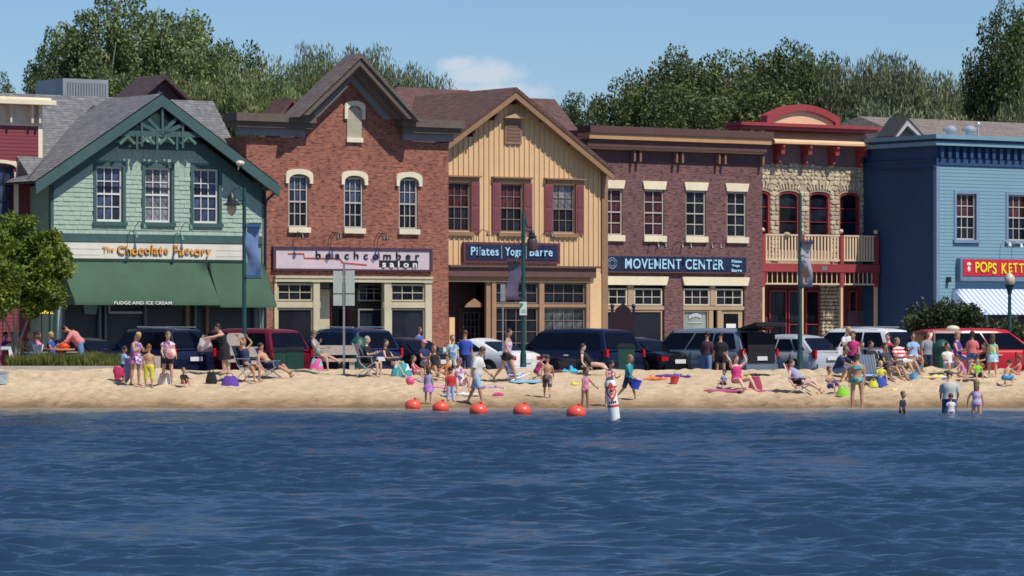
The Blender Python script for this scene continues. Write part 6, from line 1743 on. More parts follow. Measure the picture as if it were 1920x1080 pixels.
# --- far left group standing
P_("small dark-haired child in a pale blue top at the far left of the standing group", 232, 714, 1.12, 120, 'stand', 'brown', ('dark', 0), [('top', LB, .5), ('shorts', NV, .9)])
P_("blond woman in purple and white floral swim dress looking down at a boy", 254, 722, 1.72, 55, 'hands_front', 'tan', ('blond', .18), [('suit', FLP), ('skirt', pr('floralskirt', (.16, .1, .4), (.62, .6, .72), (.7, .1, .25)), .45)], bulk=1.12)
P_("barefoot boy seen from behind in long lime yellow shorts", 279, 727, 1.38, 185, 'stand', 'tan', ('red', 0), [('shorts', YE, 1.25)], sex='m')
P_("woman in pale tank top and dark shorts holding a pink beach ball bag", 314, 723, 1.75, 15, 'hold_low', 'fair', ('lightbrown', .05), [('top', FLR, .3), ('shorts', cl('charcoal', (.03, .03, .05)), .45)])
P_("toddler in dark top sitting on the sand near a white bag", 345, 725, .85, 30, 'ground', 'tan', ('lightbrown', 0), [('top', BK, 1.5), ('shorts', cl('rust', (.40, .10, .07)), .6)])
P_("woman in a black strapless dress leaning left with both arms out", 421, 700, 1.68, -80, 'reach', 'fair', ('dark', .05), [('top', BK, 0, (.8, 3.6)), ('skirt', BK, 1.0)], bulk=1.2)
sitA = P_("woman in dark blue suit with arms raised to her head in a folding chair", 462, 716, 1.68, 60, 'chair_arms', 'tan', ('red', .15), [('suit', NV)], bulk=1.1)
sitB = P_("shirtless man in navy shorts leaning back in a low chair", 505, 708, 1.78, 75, 'recline', 'tan', ('dark', 0), [('shorts', NV, .9)], sex='m', bulk=1.1)
P_("girl in a grey-green cap sitting on the concrete bench with legs out", 596, 690, 1.62, 72, dict(POSE['chair'], aR=(35, 14, 110), lean=-20, seat=.62, lL=(74, 6, 12), lR=(68, 8, 60)), 'fair', ('brown', .05), [('top', GY, 0), ('shorts', GR, .4), ('hat', GR)], Y=121.25, z=.95)
sitC = P_("elderly person in dark clothes in a silver folding chair facing right", 690, 706, 1.62, 70, 'chair_up', 'pale', ('grey', .0), [('top', BK, .8), ('shorts', BK, .8)])
P_("woman with dark hair bending forward with bent knees beside a teal bag", 731, 704, 1.68, 60, 'chair', 'fair', ('dark', .1), [('top', BK, 0), ('shorts', BK, .4)])
P_("child lying low in a pink top behind the pink ball", 778, 711, 1.1, 70, 'ground', 'fair', ('brown', .1), [('suit', MG)])
P_("woman in dark bandeau sitting up with folded arms, behind the purple-skirted child", 818, 706, 1.66, 20, 'ground_back', 'tan', ('red', .15), [('suit', BK)])
P_("child in blue top and purple skirt standing by the first buoy", 803, 757, 1.15, 160, 'stand', 'tan', ('brown', .12), [('top', LV, 0), ('skirt', pr('fuchsia', (.30, .15, .55), (.70, .15, .55), (.4, .3, .6)), .7)])
P_("boy in a red shirt and pale trousers standing at the water's edge", 845, 757, 1.12, -150, 'stand', 'tan', ('dark', 0), [('top', RD, .9), ('pants', cl('iceblue', (.5, .52, .72)), 1.6)], sex='m')
P_("woman in patterned pink tank sitting on a white towel", 862, 738, 1.68, 15, 'ground', 'fair', ('brown', .05), [('suit', FLR), ('hat', cl('visor', (.25, .12, .16)))], bulk=1.2)
P_("person with blue striped towel over the shoulder behind the seated women", 848, 696, 1.6, 20, 'stand', 'fair', ('lightbrown', .05), [('top', pr('bluetowel', (.2, .4, .55), (.6, .62, .62), (.1, .25, .4), 8), .5), ('shorts', WH, .6)], Y=122.6, z=.56)
P_("man in royal blue shirt standing behind the white-shirted man", 872, 700, 1.75, 170, 'stand', 'tan', ('brown', 0), [('top', BL, .8), ('shorts', NV, .9)], sex='m', Y=122.8, z=.56)
P_("man in loose white T-shirt and pale blue shorts striding along the water", 893, 758, 1.84, 75, 'walk2', 'tan', ('brown', 0), [('top', WH, 1, (.3, 4.6)), ('shorts', LB, .95)], sex='m', bulk=1.12)
P_("woman in strapless pink top and dark shorts walking up the sand", 951, 717, 1.78, 55, 'walk', 'tan', ('dark', .0), [('top', TWO, 0, (1.6, 3.7)), ('shorts', BK, .35)])
P_("shirtless boy in dark patterned shorts seen from behind", 1026, 745, 1.35, 175, 'walk', 'tan', ('brown', 0), [('shorts', CAM, 1.0)], sex='m')
P_("child kneeling to the left of the boy in patterned shorts", 1006, 715, 1.15, 120, 'kneel', 'fair', ('dark', .1), [('suit', cl('wine', (.3, .03, .08)))])
P_("girl in pink swimsuit standing with one arm out near the last red buoy", 1097, 768, 1.28, 50, dict(STAND, aR=(20, 20, 20), aL=(40, 14, 10)), 'brown', ('dark', .08), [('suit', PK)])
P_("dark-haired girl in red and white top behind the white marker buoy", 1143, 762, 1.42, 30, 'hands_front', 'tan', ('dark', .1), [('suit', pr('redwhite', (.65, .08, .15), (.75, .7, .7), (.1, .1, .2), 9)), ('shorts', BK, .3)])
bb = P_("boy in teal rash shirt walking right with a blue bucket", 1178, 749, 1.42, 68, 'walk', 'tan', ('lightbrown', 0), [('top', TE, 1.2), ('shorts', NV, .95)], sex='m')
P_("woman reclining on the sand in front of the navy minivan's rear wheel", 1108, 703, 1.6, 75, 'recline', 'pale', ('dark', .05), [('suit', BK)])
P_("adult in dark clothes standing at the minivan's open side door", 1325, 700, 1.68, 150, 'stand', 'tan', ('dark', 0), [('top', cl('plum', (.07, .03, .05)), 1.2), ('pants', JN, 1.8)], sex='m', Y=124.3, z=.58)
P_("person in white cap and black shirt standing with back turned by the minivan", 1351, 697, 1.66, 175, 'stand', 'tan', ('dark', 0), [('top', BK, .9, (.5, 4.6)), ('shorts', BK, .5), ('hat', WH)], sex='m', Y=123.2, z=.58)
P_("woman in magenta swimsuit sitting on a towel with both arms over her head", 1382, 732, 1.68, 35, 'ground_up', 'pale', ('brown', .1), [('suit', MG)], bulk=1.2)
P_("toddler with dark hair leaning against the woman in magenta", 1357, 727, .8, -40, 'ground', 'tan', ('dark', 0), [('top', LB, .6), ('shorts', NV, .7)])
sitD = P_("woman in lavender tank and dark skirt leaning back in a low white-framed chair", 1500, 738, 1.68, 62, 'recline', 'pale', ('brown', 0), [('top', LV, 0), ('shorts', BK, .35)], bulk=1.15)
P_("child in swim trunks sitting at the feet of the woman in lavender", 1557, 737, 1.2, 40, 'ground', 'tan', ('brown', 0), [('shorts', BL, .8)], sex='m')
P_("adult in navy shirt and grey-green cap crouching in the crowd", 1569, 716, 1.75, 60, 'squat', 'tan', ('dark', 0), [('top', NV, .9), ('shorts', JN, .9), ('hat', GR)], sex='m')
P_("blond person in a white top holding a white paper in the crowd", 1588, 708, 1.68, 20, 'hands_front', 'fair', ('blond', .1), [('top', WH, .7), ('shorts', NV, .8)])
P_("woman in red top with dark hair behind the bikini woman", 1600, 715, 1.62, -20, 'stand', 'tan', ('dark', .15), [('top', MG, .3), ('shorts', BK, .5)])
P_("tanned woman seen from behind in a green print bikini at the water's edge", 1607, 769, 1.75, 178, 'stand', 'tan', ('brown', .05), [('band', pr('greenprint', (.05, .25, .2), (.35, .55, .45), (.1, .35, .4))), ('brief', MATS.get('print_greenprint'))], bulk=1.12)
sitE = P_("man in black T-shirt sitting in the blue striped beach chair group", 1640, 712, 1.78, 40, 'chair', 'tan', ('dark', 0), [('top', BK, .9), ('shorts', NV, .9)], sex='m', bulk=1.1)
sitF = P_("woman in dark top in a chair with both legs stretched toward the water", 1667, 712, 1.7, 48, 'chair', 'tan', ('dark', .1), [('top', cl('dkgrey', (.05, .05, .07)), .5), ('shorts', BK, .5)])
sitG = P_("broad person in red and white striped shirt sitting in a chair", 1690, 704, 1.75, 50, 'chair', 'tan', ('lightbrown', .05), [('top', STR, .9), ('shorts', WH, .8)], bulk=1.25)
P_("person in pale blue top half hidden behind the striped-shirt person", 1712, 698, 1.62, 20, 'chair_up', 'tan', ('dark', .1), [('top', LB, .6), ('shorts', WH, .6)])
P_("seated person in red top behind the woman with outstretched legs", 1664, 699, 1.6, -30, 'chair_up', 'fair', ('dark', .1), [('top', RD, .5), ('shorts', NV, .7)])
P_("woman in purple tank top sitting beside the green domed bin", 1796, 701, 1.7, 60, 'chair_up', 'fair', ('lightbrown', .05), [('top', PU, 0), ('shorts', LV, .7)], bulk=1.1)
P_("girl with back turned in coral shirt and cropped jeans", 1823, 704, 1.45, 170, 'stand', 'tan', ('dark', .1), [('top', CO, .9), ('pants', JN, 1.3)])
P_("dark-haired woman in a black suit seated between two standing girls", 1842, 706, 1.62, -50, 'ground', 'tan', ('dark', .15), [('suit', BK)])
P_("girl in teal and yellow swimsuit with a pale blue skirt, back turned", 1861, 708, 1.42, 165, 'stand', 'fair', ('brown', .22), [('suit', pr('tealyellow', (.1, .5, .4), (.7, .7, .25), (.2, .5, .6), 9)), ('skirt', pr('skyskirt', (.3, .55, .75), (.65, .72, .78), (.3, .6, .6), 9), .55)])
P_("child in pink and purple crawling below the standing girls", 1806, 712, 1.1, -70, 'kneel', 'fair', ('brown', .1), [('suit', pr('pinkpurple', (.45, .15, .5), (.7, .3, .5), (.5, .3, .6)))])
P_("child in bright blue shorts crouching on the sand at the right", 1884, 722, 1.2, 130, 'squat', 'fair', ('dark', 0), [('shorts', cl('azure', (.05, .30, .62)), .9)], sex='m')
P_("small tanned child sitting at the right edge of the photo", 1908, 712, 1.15, -110, 'ground', 'tan', ('red', .1), [('suit', CO)])
P_("seated adult in a navy top with a pink cap left of the folded-arms woman", 797, 700, 1.65, 40, 'ground', 'fair', ('brown', .05), [('top', NV, .6), ('shorts', GY, .7), ('hat', PK)])
P_("child in an orange swimsuit sitting behind the boy in red", 838, 712, 1.15, -30, 'ground', 'tan', ('dark', .1), [('suit', cl('tangerine', (.75, .25, .05)))])
P_("woman in a purple-grey top seated low behind the striped chair", 1618, 702, 1.6, 30, 'ground', 'fair', ('brown', .1), [('top', LV, .6), ('shorts', BK, .6)])
P_("child in a yellow shirt sitting in front of the woman with outstretched legs", 1652, 722, 1.1, 10, 'ground', 'fair', ('blond', .05), [('top', YE, .7), ('shorts', BL, .8)])
P_("man in a grey shirt standing between the white SUV and the domed bin", 1738, 698, 1.72, 30, 'stand', 'tan', ('brown', 0), [('top', GY, .9), ('shorts', NV, .9)], sex='m', Y=124.0, z=.58)
P_("woman in a white top seated behind the crawling child in pink", 1778, 704, 1.6, 20, 'ground', 'tan', ('dark', .1), [('top', WH, .4), ('shorts', LB, .6)])
P_("child in a lime shirt sitting by the dark-haired woman in black", 1833, 714, 1.05, 10, 'ground', 'fair', ('brown', .05), [('top', cl('limegreen', (.25, .62, .05)), .7), ('shorts', NV, .8)])
# in the water
def water_z(px, py_w, depth): 
    Y = F * H / (py_w - HY); return Y, -depth
Yw, zw = water_z(1780, 776, .5)
P_("man in grey-white T-shirt wading with a small child in front of him", 1780, 776, 1.72, 172, 'hold_low', 'fair', ('brown', 0), [('top', cl('palegrey', (.52, .55, .52)), .9), ('shorts', cl('deepblue', (.03, .07, .22)), .9)], Y=Yw, z=zw, sex='m', bulk=1.1)
P_("small child with bare head held just before the wading man", 1783, 777, .95, 190, 'stand', 'tan', ('brown', 0), [('top', WH, .5), ('shorts', LV, .8)], Y=Yw - .45, z=zw + .12)
Yw, zw = water_z(1831, 777, .36)
P_("long-haired girl in pink and white striped swimsuit standing in the shallows", 1831, 777, 1.32, 172, dict(STAND, aL=(10, 30, 10), aR=(5, 12, 10)), 'fair', ('lightbrown', .24), [('suit', TWO)], Y=Yw, z=zw)
Yw, zw = water_z(1692, 777, .34)
P_("toddler in a dark shirt alone in the shallow water", 1692, 777, .98, 60, 'stand', 'fair', ('red', 0), [('top', cl('slate', (.03, .035, .06)), .9), ('shorts', BK, .8)], Y=Yw, z=zw)
# patio
for lab, px, fc, ps, sk, hr, wr in (
    ("diner in plum shirt at the far left patio table", 12, 60, 'chair_up', 'tan', ('dark', .0), [('top', PU, .8), ('shorts', BK, .9)]),
    ("diner with brown hair in an orange top seated behind the patio tree", 40, 30, 'chair_up', 'tan', ('brown', .1), [('top', cl('orange', (.75, .33, .08)), .6), ('shorts', JN, .9)]),
    ("blond diner in a pale green top in a white plastic chair", 55, -60, 'chair_up', 'fair', ('blond', .2), [('top', cl('mint', (.45, .55, .38)), .6), ('pants', JN, 1.7)]),
    ("dark-haired diner in a black top in the second white chair", 73, 65, 'chair_up', 'tan', ('dark', .05), [('top', BK, .3), ('pants', GN, 1.7)]),
    ("brown-haired diner in a red top at the back of the patio, left edge", 25, 20, 'chair_up', 'tan', ('brown', 0), [('top', RD, .8), ('shorts', BK, .9)]),
    ("diner in a pale pink top behind the blond diner in green", 66, 10, 'chair_up', 'fair', ('brown', .1), [('top', PK, .6), ('shorts', BK, .9)]),
    ("pale-blond diner in a blue top at the red round table", 97, 70, 'chair_up', 'tan', ('blond', .15), [('top', BL, .3), ('shorts', BL, .7)])):
    P_(lab, px, 664, 1.62, fc, ps, sk, hr, wr, Y=125.6 + (px % 5) * .3, z=PG, group="diners on the patio")
P_("man in a salmon pink shirt and jeans leaning over the red patio table", 150, 664, 1.78, -85, 'bend', 'tan', ('dark', 0), [('top', SA, 1.3, (.6, 4.6)), ('pants', JN, 1.9)], Y=125.4, z=PG, sex='m', bulk=1.2, group="diners on the patio")
P_("person in a blue shirt on the pavement before the salon's right window", 785, 650, 1.68, 60, 'stand', 'tan', ('brown', 0), [('top', cl('periwinkle', (.1, .14, .5)), .8), ('pants', JN, 1.8)], Y=138, z=.72, sex='m', group="people on the pavement")

# ============================================================ beach things
def local(px, py, Y=None, z=None):
    if Y is None: Y = SY(py)
    if z is None: z = sandz(Y)
    return Vector((PX(px, Y), Y, z))
def folding_chair(label, info, face, fab, frame, hgt=None, w=.5):
    """seat and back slung on a crossed tube frame, placed under its sitter"""
    X, Y, z = info['X'], info['Y'], info['z']; sh = max(.16, info['pel'] - z - .11)
    o = thing("beach_chair", label, "beach chair", (X, Y, z), R(180 + face), group="folding chairs on the beach")
    MB().add([(-w / 2, .3, sh + .03), (w / 2, .3, sh + .03), (w / 2, -.14, sh - .04), (-w / 2, -.14, sh - .04), (-w / 2, .3, sh), (w / 2, .3, sh), (w / 2, -.14, sh - .07), (-w / 2, -.14, sh - .07)], [(3, 2, 1, 0)[::-1], (4, 5, 6, 7)[::-1], (0, 4, 5, 1), (2, 6, 7, 3), (1, 5, 6, 2), (0, 3, 7, 4)]).build("seat", fab, o, fix=True)
    MB().add([(-w / 2, -.14, sh), (w / 2, -.14, sh), (w / 2, -.42, sh + .62), (-w / 2, -.42, sh + .62), (-w / 2, -.17, sh), (w / 2, -.17, sh), (w / 2, -.45, sh + .62), (-w / 2, -.45, sh + .62)], [(0, 1, 2, 3), (4, 7, 6, 5), (0, 3, 7, 4), (1, 5, 6, 2), (2, 6, 7, 3)]).build("backrest", fab, o, fix=True)
    for s in (-1, 1):
        MB().tube([(s * w / 2, .36, 0), (s * w / 2, -.16, sh), (s * w / 2, -.44, sh + .64)], .016, 6).build("frame_tube", frame, o)
        MB().tube([(s * w / 2, -.34, 0), (s * w / 2, .32, sh + .03)], .016, 6).build("leg", frame, o)
        MB().box(s * w / 2 - .03, s * w / 2 + .03, -.3, .26, sh + .2, sh + .225).build("armrest", frame, o)
        MB().tube([(s * w / 2, .2, sh + .2), (s * w / 2, .26, sh)], .012, 6).build("arm_post", frame, o)
    return o
silver = M("silver_tube", (.55, .56, .60), .35, .05, metal=.5); whp = M("white_plastic", (.80, .80, .80), .4, .03)
folding_chair("dark fabric folding chair under the woman with raised arms", sitA[1], 60, BK, silver)
folding_chair("low dark chair under the reclining shirtless man", sitB[1], 75, NV, silver)
folding_chair("silver crossed-leg chair of the elderly person facing right", sitC[1], 70, cl('greyplum', (.1, .07, .1)), silver)
folding_chair("low chair with white front leg under the woman in lavender", sitD[1], 62, cl('redbrown', (.3, .05, .06)), whp)
folding_chair("dark chair under the man in the black T-shirt", sitE[1], 40, NV, silver)
folding_chair("chair under the woman with outstretched legs", sitF[1], 48, GY, silver)
folding_chair("chair under the person in the red and white striped shirt", sitG[1], 50, BK, silver)
stb = M("cloth_bluestripe", (.25, .48, .80), .85, kind='stripe', col2=(.55, .70, .85), scale=3.2, p='X')
Y = SY(718); folding_chair("empty blue striped beach chair seen from behind", dict(X=PX(1632, Y), Y=Y, z=sandz(Y), pel=sandz(Y) + .38), 150, stb, whp, w=.62)
Y = SY(713); folding_chair("low beach chair draped with a blue and red patterned towel, beside the walking woman", dict(X=PX(968, Y), Y=Y, z=sandz(Y), pel=sandz(Y) + .3), 120, pr('chairtowel', (.12, .2, .55), (.5, .66, .78), (.65, .1, .15), 5), whp, w=.55)

def blob_cloth(name, label, cat, px, py, w_, d_, h_, mat, seed, Y=None, z=None, group=None):
    """towel or crumpled cloth: a wrinkled sheet with thickness"""
    p = local(px, py, Y, z); o = thing(name, label, cat, tuple(p), rnd.uniform(-.3, .3), group=group)
    nx, ny = 16, 10; r = np.random.RandomState(seed); m = MB()
    H_ = lambda i, j: .02 + h_ * max(0, vnoise(np.array([i * .45 + seed]), np.array([j * .5]), seed)[0] - .25) * 1.4 * min(1, 3 * min(i, nx - i) / nx + .12) * min(1, 3 * min(j, ny - j) / ny + .12)
    for j in range(ny + 1):
        for i in range(nx + 1):
            e = 1 + .06 * math.sin(j * 1.3 + seed) ; m.v.append(((i / nx - .5) * w_ * e, (j / ny - .5) * d_ * (1 + .05 * math.sin(i + seed)), H_(i, j)))
    for j in range(ny):
        for i in range(nx): a = j * (nx + 1) + i; m.f.append((a, a + 1, a + nx + 2, a + nx + 1))
    n0 = len(m.v); m.v += [(x, y, -.02) for x, y, z_ in m.v[:n0]]; m.f += [tuple(reversed([k + n0 for k in f])) for f in m.f[:]]
    ring = [i for i in range(nx + 1)] + [j * (nx + 1) + nx for j in range(1, ny + 1)] + [ny * (nx + 1) + i for i in range(nx - 1, -1, -1)] + [j * (nx + 1) for j in range(ny - 1, 0, -1)]
    for k in range(len(ring)): a, b = ring[k], ring[(k + 1) % len(ring)]; m.f.append((a, a + n0, b + n0, b))
    m.build("cloth", mat, o, True, fix=True); return o
TG = "towels on the sand"
blob_cloth("beach_towel", "magenta towel under the woman with raised arms", "towel", 1380, 733, 1.9, .8, .06, cl('rose', (.5, .08, .22)), 3, group=TG)
blob_cloth("beach_towel", "white towel under the woman in the pink tank", "towel", 866, 740, 1.2, .8, .07, WH, 4, group=TG)
blob_cloth("beach_towel", "pale blue towel left of the boy in patterned shorts", "towel", 985, 716, 1.1, .9, .08, cl('aqua', (.25, .50, .65)), 5, group=TG)
blob_cloth("beach_towel", "purple towel with a lime corner behind the red sand bucket", "towel", 1262, 705, 1.1, .6, .08, PU, 6, group=TG)
blob_cloth("beach_towel", "crumpled orange towel left of the red sand bucket", "towel", 1230, 711, .75, .6, .16, cl('orange2', (.80, .22, .08)), 7, group=TG)
blob_cloth("beach_towel", "pink and white towel trodden into the sand behind the buoys", "towel", 920, 727, .9, .7, .06, FLR, 8, group=TG)
blob_cloth("beach_towel", "bright pink crumpled cloth near the third buoy", "towel", 934, 741, .32, .3, .1, MG, 9, group=TG)
blob_cloth("beach_towel", "turquoise crumpled towel right of the patterned-shorts boy", "towel", 1068, 697, .5, .5, .2, cl('turq', (.05, .42, .60)), 10, group=TG)
blob_cloth("beach_towel", "dark red blanket in front of the navy minivan", "towel", 1045, 699, .6, .5, .12, cl('darkred', (.12, .02, .04)), 11, group=TG)
blob_cloth("beach_towel", "pink towel under the purple-skirted child's family", "towel", 826, 727, 1.0, .6, .06, PK, 12, group=TG)
blob_cloth("beach_towel", "yellow and pink towel behind the wading man", "towel", 1755, 708, .9, .5, .1, pr('ypk', (.75, .65, .2), (.75, .3, .45), (.6, .65, .8), 4), 13, group=TG)
blob_cloth("beach_towel", "dark mat behind the magenta woman", "towel", 1420, 704, .8, .5, .08, BK, 14, group=TG)
blob_cloth("beach_towel", "white and purple towel by the teal bag", "towel", 800, 715, .5, .4, .1, LV, 15, group=TG)
def bag(name, label, cat, px, py, w_, h_, mat, d_=.2, handles=True, lean=0, Y=None, z=None, flap=None):
    p = local(px, py, Y, z); o = thing(name, label, cat, tuple(p), R(lean))
    m = MB(); n = 5
    for i in range(n):
        f = i / (n - 1); a = w_ / 2 * (1 - .25 * f ** 1.5 + .08 * math.sin(f * 5)); b = d_ / 2 * (1 - .5 * f ** 2)
        m.v += [(a * math.cos(k * math.pi / 5) * (1 if k % 2 else 1.06), b * math.sin(k * math.pi / 5), -.02 + h_ * f * (1 + .05 * math.sin(k * 2.1))) for k in range(10)]
    for i in range(n - 1):
        for k in range(10): q, r_ = i * 10 + k, i * 10 + (k + 1) % 10; m.f.append((q, r_, r_ + 10, q + 10))
    m.f.append(tuple(range(9, -1, -1))); m.f.append(tuple(range((n - 1) * 10, n * 10)))
    m.build("bag_body", mat, o, 45)
    if handles: MB().tube([(-w_ * .22, 0, h_ * .9), (-w_ * .12, -.02, h_ * 1.2), (w_ * .12, -.02, h_ * 1.2), (w_ * .22, 0, h_ * .9)], .014, 6).build("handle", flap or mat, o, True)
    return o
bag("beach_bag", "white plastic bag at the feet of the woman in dark shorts", "bag", 308, 722, .42, .38, WH)
bag("backpack", "black backpack standing on the sand left of the purple bag", "bag", 396, 719, .34, .38, BK)
bag("beach_bag", "bright purple bag slumped in front of the raised-arms woman's chair", "bag", 431, 724, .52, .33, PU, .3)
bag("beach_bag", "rainbow striped bag on the sand below the capped girl", "bag", 593, 692, .42, .38, M("cloth_rainbow", (.75, .12, .35), .8, kind='print', col2=(.15, .6, .55), p=(.8, .7, .15), scale=4), Y=121.0, z=1.0)
bag("beach_bag", "big teal and white bag right of the bending woman", "bag", 752, 706, .62, .42, pr('tealwhite', (.05, .35, .38), (.72, .72, .66), (.1, .45, .5), 3), .35)
bag("beach_bag", "plum red bag at the right end of the magenta towel", "bag", 1416, 731, .40, .42, cl('raspberry', (.38, .05, .12)), .25)
bag("beach_bag", "clear and red tote held out by the woman in black", "bag", 384, 678, .48, .42, pr('tote', (.25, .18, .2), (.6, .55, .55), (.3, .05, .08), 6), Y=SY(700), z=sandz(SY(700)) + .72)
bag("beach_bag", "lime green bag in front of the seated child by the lavender woman", "bag", 1580, 742, .38, .26, cl('limegreen', (.25, .62, .05)), .3)
bag("beach_bag", "blue bag beside the striped empty chair", "bag", 1652, 724, .32, .28, BL, .25)
bag("beach_bag", "yellow-green bag under the striped empty chair", "bag", 1637, 725, .3, .2, YE, .25)
bag("beach_bag", "yellow bag hanging by the green bin beside the bench", "bag", 669, 690, .22, .36, cl('gold', (.65, .42, .04)), Y=122.2, z=.62)
def bucket(label, px, py, r_, h_, mat, pos=None, tilt=0.0):
    p = pos or local(px, py); o = thing("sand_bucket", label, "bucket", tuple(p), 0, group="sand buckets"); o.rotation_euler = (0, R(tilt), 0)
    MB().lathe([(r_ * .72, 0), (r_, h_), (r_ * 1.08, h_), (r_ * 1.08, h_ - .02), (r_ * .96, h_ - .03), (r_ * .7, .03)], 16).build("pail", mat, o, 40)
    MB().tube([(-r_, 0, h_), (-r_ * .6, 0, h_ + r_ * .8), (r_ * .6, 0, h_ + r_ * .8), (r_, 0, h_)], .008, 5).build("handle", WH, o, True)
    return o
g = bb[1]; wrist = Matrix.Rotation(R(180 + 68), 4, 'Z') @ (g['q'](g['L'][-1]['wr']))
bucket("blue bucket carried by the boy in teal", 0, 0, .16, .3, M("plastic_blue", (.03, .08, .65), .35, .05), Vector((PX(1190, g['Y'] - .2), g['Y'] - .2, g['z'] + .34)), 14)
bucket("red sand bucket lying near the purple towel", 1263, 720, .15, .26, M("plastic_red", (.62, .06, .06), .35, .05), tilt=10)
bucket("pale blue bucket on the sand below the striped-shirt person", 1715, 712, .14, .22, M("plastic_sky", (.12, .36, .75), .35, .05), tilt=-20)
bucket("tall dull blue pail next to the green domed bin", 1722, 702, .13, .3, M("plastic_dull", (.1, .25, .45), .4, .05))
def ball(label, px, py, r_, mat, name="beach_ball", cat="ball", Y=None, z=None, mat2=None):
    p = local(px, py, Y, z); o = thing(name, label, cat, (p.x, p.y, p.z + r_ * .92))
    for k in range(6):
        m = MB(); 
        for i in range(9):
            for j in range(4):
                a = math.pi * i / 8; b = (k + j / 3) * math.pi / 3; m.v.append((r_ * math.sin(a) * math.cos(b), r_ * math.sin(a) * math.sin(b), r_ * math.cos(a)))
        for i in range(8):
            for j in range(3): q = i * 4 + j; m.f.append((q, q + 4, q + 5, q + 1))
        m.build("panel", mat if k % 2 == 0 or not mat2 else mat2, o, True)
    return o
ball("pink ball on the sand left of the purple-skirted child", 769, 722, .14, M("plastic_pink", (.80, .10, .25), .4, .05))
ball("pink and cream beach ball held by the woman in dark shorts", 320, 0, .17, M("plastic_rose", (.72, .30, .34), .4, .05), Y=SY(723) - .28, z=sandz(SY(723)) + .85, mat2=M("plastic_cream", (.78, .66, .45), .4, .05))
def toy(label, px, py, mat, seed, sc_=.12, kind='shovel'):
    p = local(px, py); o = thing("sand_toy", label, "sand toy", tuple(p), rnd.uniform(0, 3), group="sand toys")
    MB().lathe([(sc_, 0), (sc_ * .8, sc_ * .5), (sc_ * .35, sc_ * .7)], 10).build("mould", mat, o, 40)
    MB().tube([(sc_ * .8, 0, .02), (sc_ * 2.6, .02, .04)], .016, 6).build("handle", mat, o)
toy("yellow sand toy between the pink girl and the patterned-shorts boy", 1076, 721, M("plastic_yellow", (.82, .65, .05), .4, .05), 1)
toy("lime sand toy at the right end of the purple towel", 1282, 706, M("plastic_lime", (.55, .68, .08), .4, .05), 2)
toy("tiny yellow sand toy on open sand left of the toddler in the water", 1674, 732, M("plastic_yellow"), 3, .07)
toy("green sand toy behind the long-haired girl", 1840, 722, M("plastic_green", (.15, .6, .1), .4, .05), 4, .09)
toy("yellow sand toy by the plum red bag", 1404, 707, M("plastic_yellow"), 5, .09)
toy("green sand toy behind the woman with the lime bag", 1460, 704, M("plastic_green"), 6, .09)
toy("red sand toy at the feet of the white-shirted man", 889, 727, M("plastic_red"), 7, .13)
# the hanging towel and the long purple wrap of the left group
def hang(label, px, pyt, pyb, w_, mat, Y, name="hanging_towel"):
    z1, z0 = H - (pyt - HY) * Y / F, H - (pyb - HY) * Y / F
    o = thing(name, label, "towel", (PX(px, Y), Y, z0)); m = MB(); h_ = z1 - z0
    m.tube([(0, 0, h_), (-.03, 0, h_ * .6), (-.05, .01, h_ * .3), (-.12, 0, 0)], [w_ * .5, w_ * .55, w_ * .4, w_ * .12], 10, (1, 0, 0), [.05, .07, .06, .02]); m.build("cloth", mat, o, 60)
hang("deep pink towel dangling from the hand of the child at far left", 224, 688, 712, .34, cl('deeppink', (.65, .04, .16)), SY(714) - .1)
hang("long purple-grey wrap hanging beside the floral-dressed woman", 243, 672, 718, .26, cl('greypurple', (.22, .20, .36)), SY(720) + .1)

# buoys
bo = M("buoy_orange", (.80, .10, .06), .35, .06, 3)
for px, py, r_, lab in ((774, 767, .225, "red float buoy at the left end of the row"), (826, 771, .225, "red float buoy second from the left of the row"), (897, 777, .235, "red float buoy in front of the striding man's feet"), (979, 778, .24, "red float buoy below the walking woman, fourth in the row"), (1080, 782, .25, "red float buoy next to the girl in pink, right end of the row")):
    Y = F * H / (py - HY); o = thing("float_buoy", lab, "buoy", (PX(px, Y), Y, .0), 0, group="red float buoys at the water's edge")
    MB().ball((0, 0, r_ * .42), r_, 20, 14, sx=1.08, sz=.86).build("float", bo, o, True)
    MB().lathe([(.03, 0), (.05, .05), (.02, .07)], 10, (r_ * .3, 0, r_ * 1.22)).build("lug", bo, o, 40)
    MB().tube([(-r_ * 1.06, 0, r_ * .4), (r_ * 1.06, 0, r_ * .42)], .012, 6).build("rope_stub", M("rope", (.25, .2, .18), .9), o)
Y = F * H / (791 - HY); o = thing("marker_buoy", "white upright marker buoy with red bands and an orange diamond, leaning slightly", "buoy", (PX(1153, Y), Y, 0)); o.rotation_euler = (0, R(-7), 0)
hh = (791 - 713) * Y / F; rr_ = .145
MB().lathe([(rr_ * .8, -.4), (rr_, 0), (rr_, hh - .06), (rr_ * .8, hh), (.02, hh + .01)], 20).build("float_column", M("buoy_white", (.82, .82, .80), .4, .04), o, 40)
rb2 = M("buoy_red", (.75, .06, .05), .4, .05)
for z_ in (.38, hh - .2): MB().lathe([(rr_ + .003, z_), (rr_ + .004, z_ + .06)], 20).build("band", rb2, o, 40)
dm = M("diamond_orange", (.80, .10, .03), .5, .03)
def curve_panel(pts, mat, nm, out=.006):
    m = MB()
    for x, z_ in pts: a = x / rr_; m.v.append(((rr_ + out) * math.sin(a), -(rr_ + out) * math.cos(a), z_))
    m.f = [tuple(range(len(pts)))]; return m
zc_ = .78
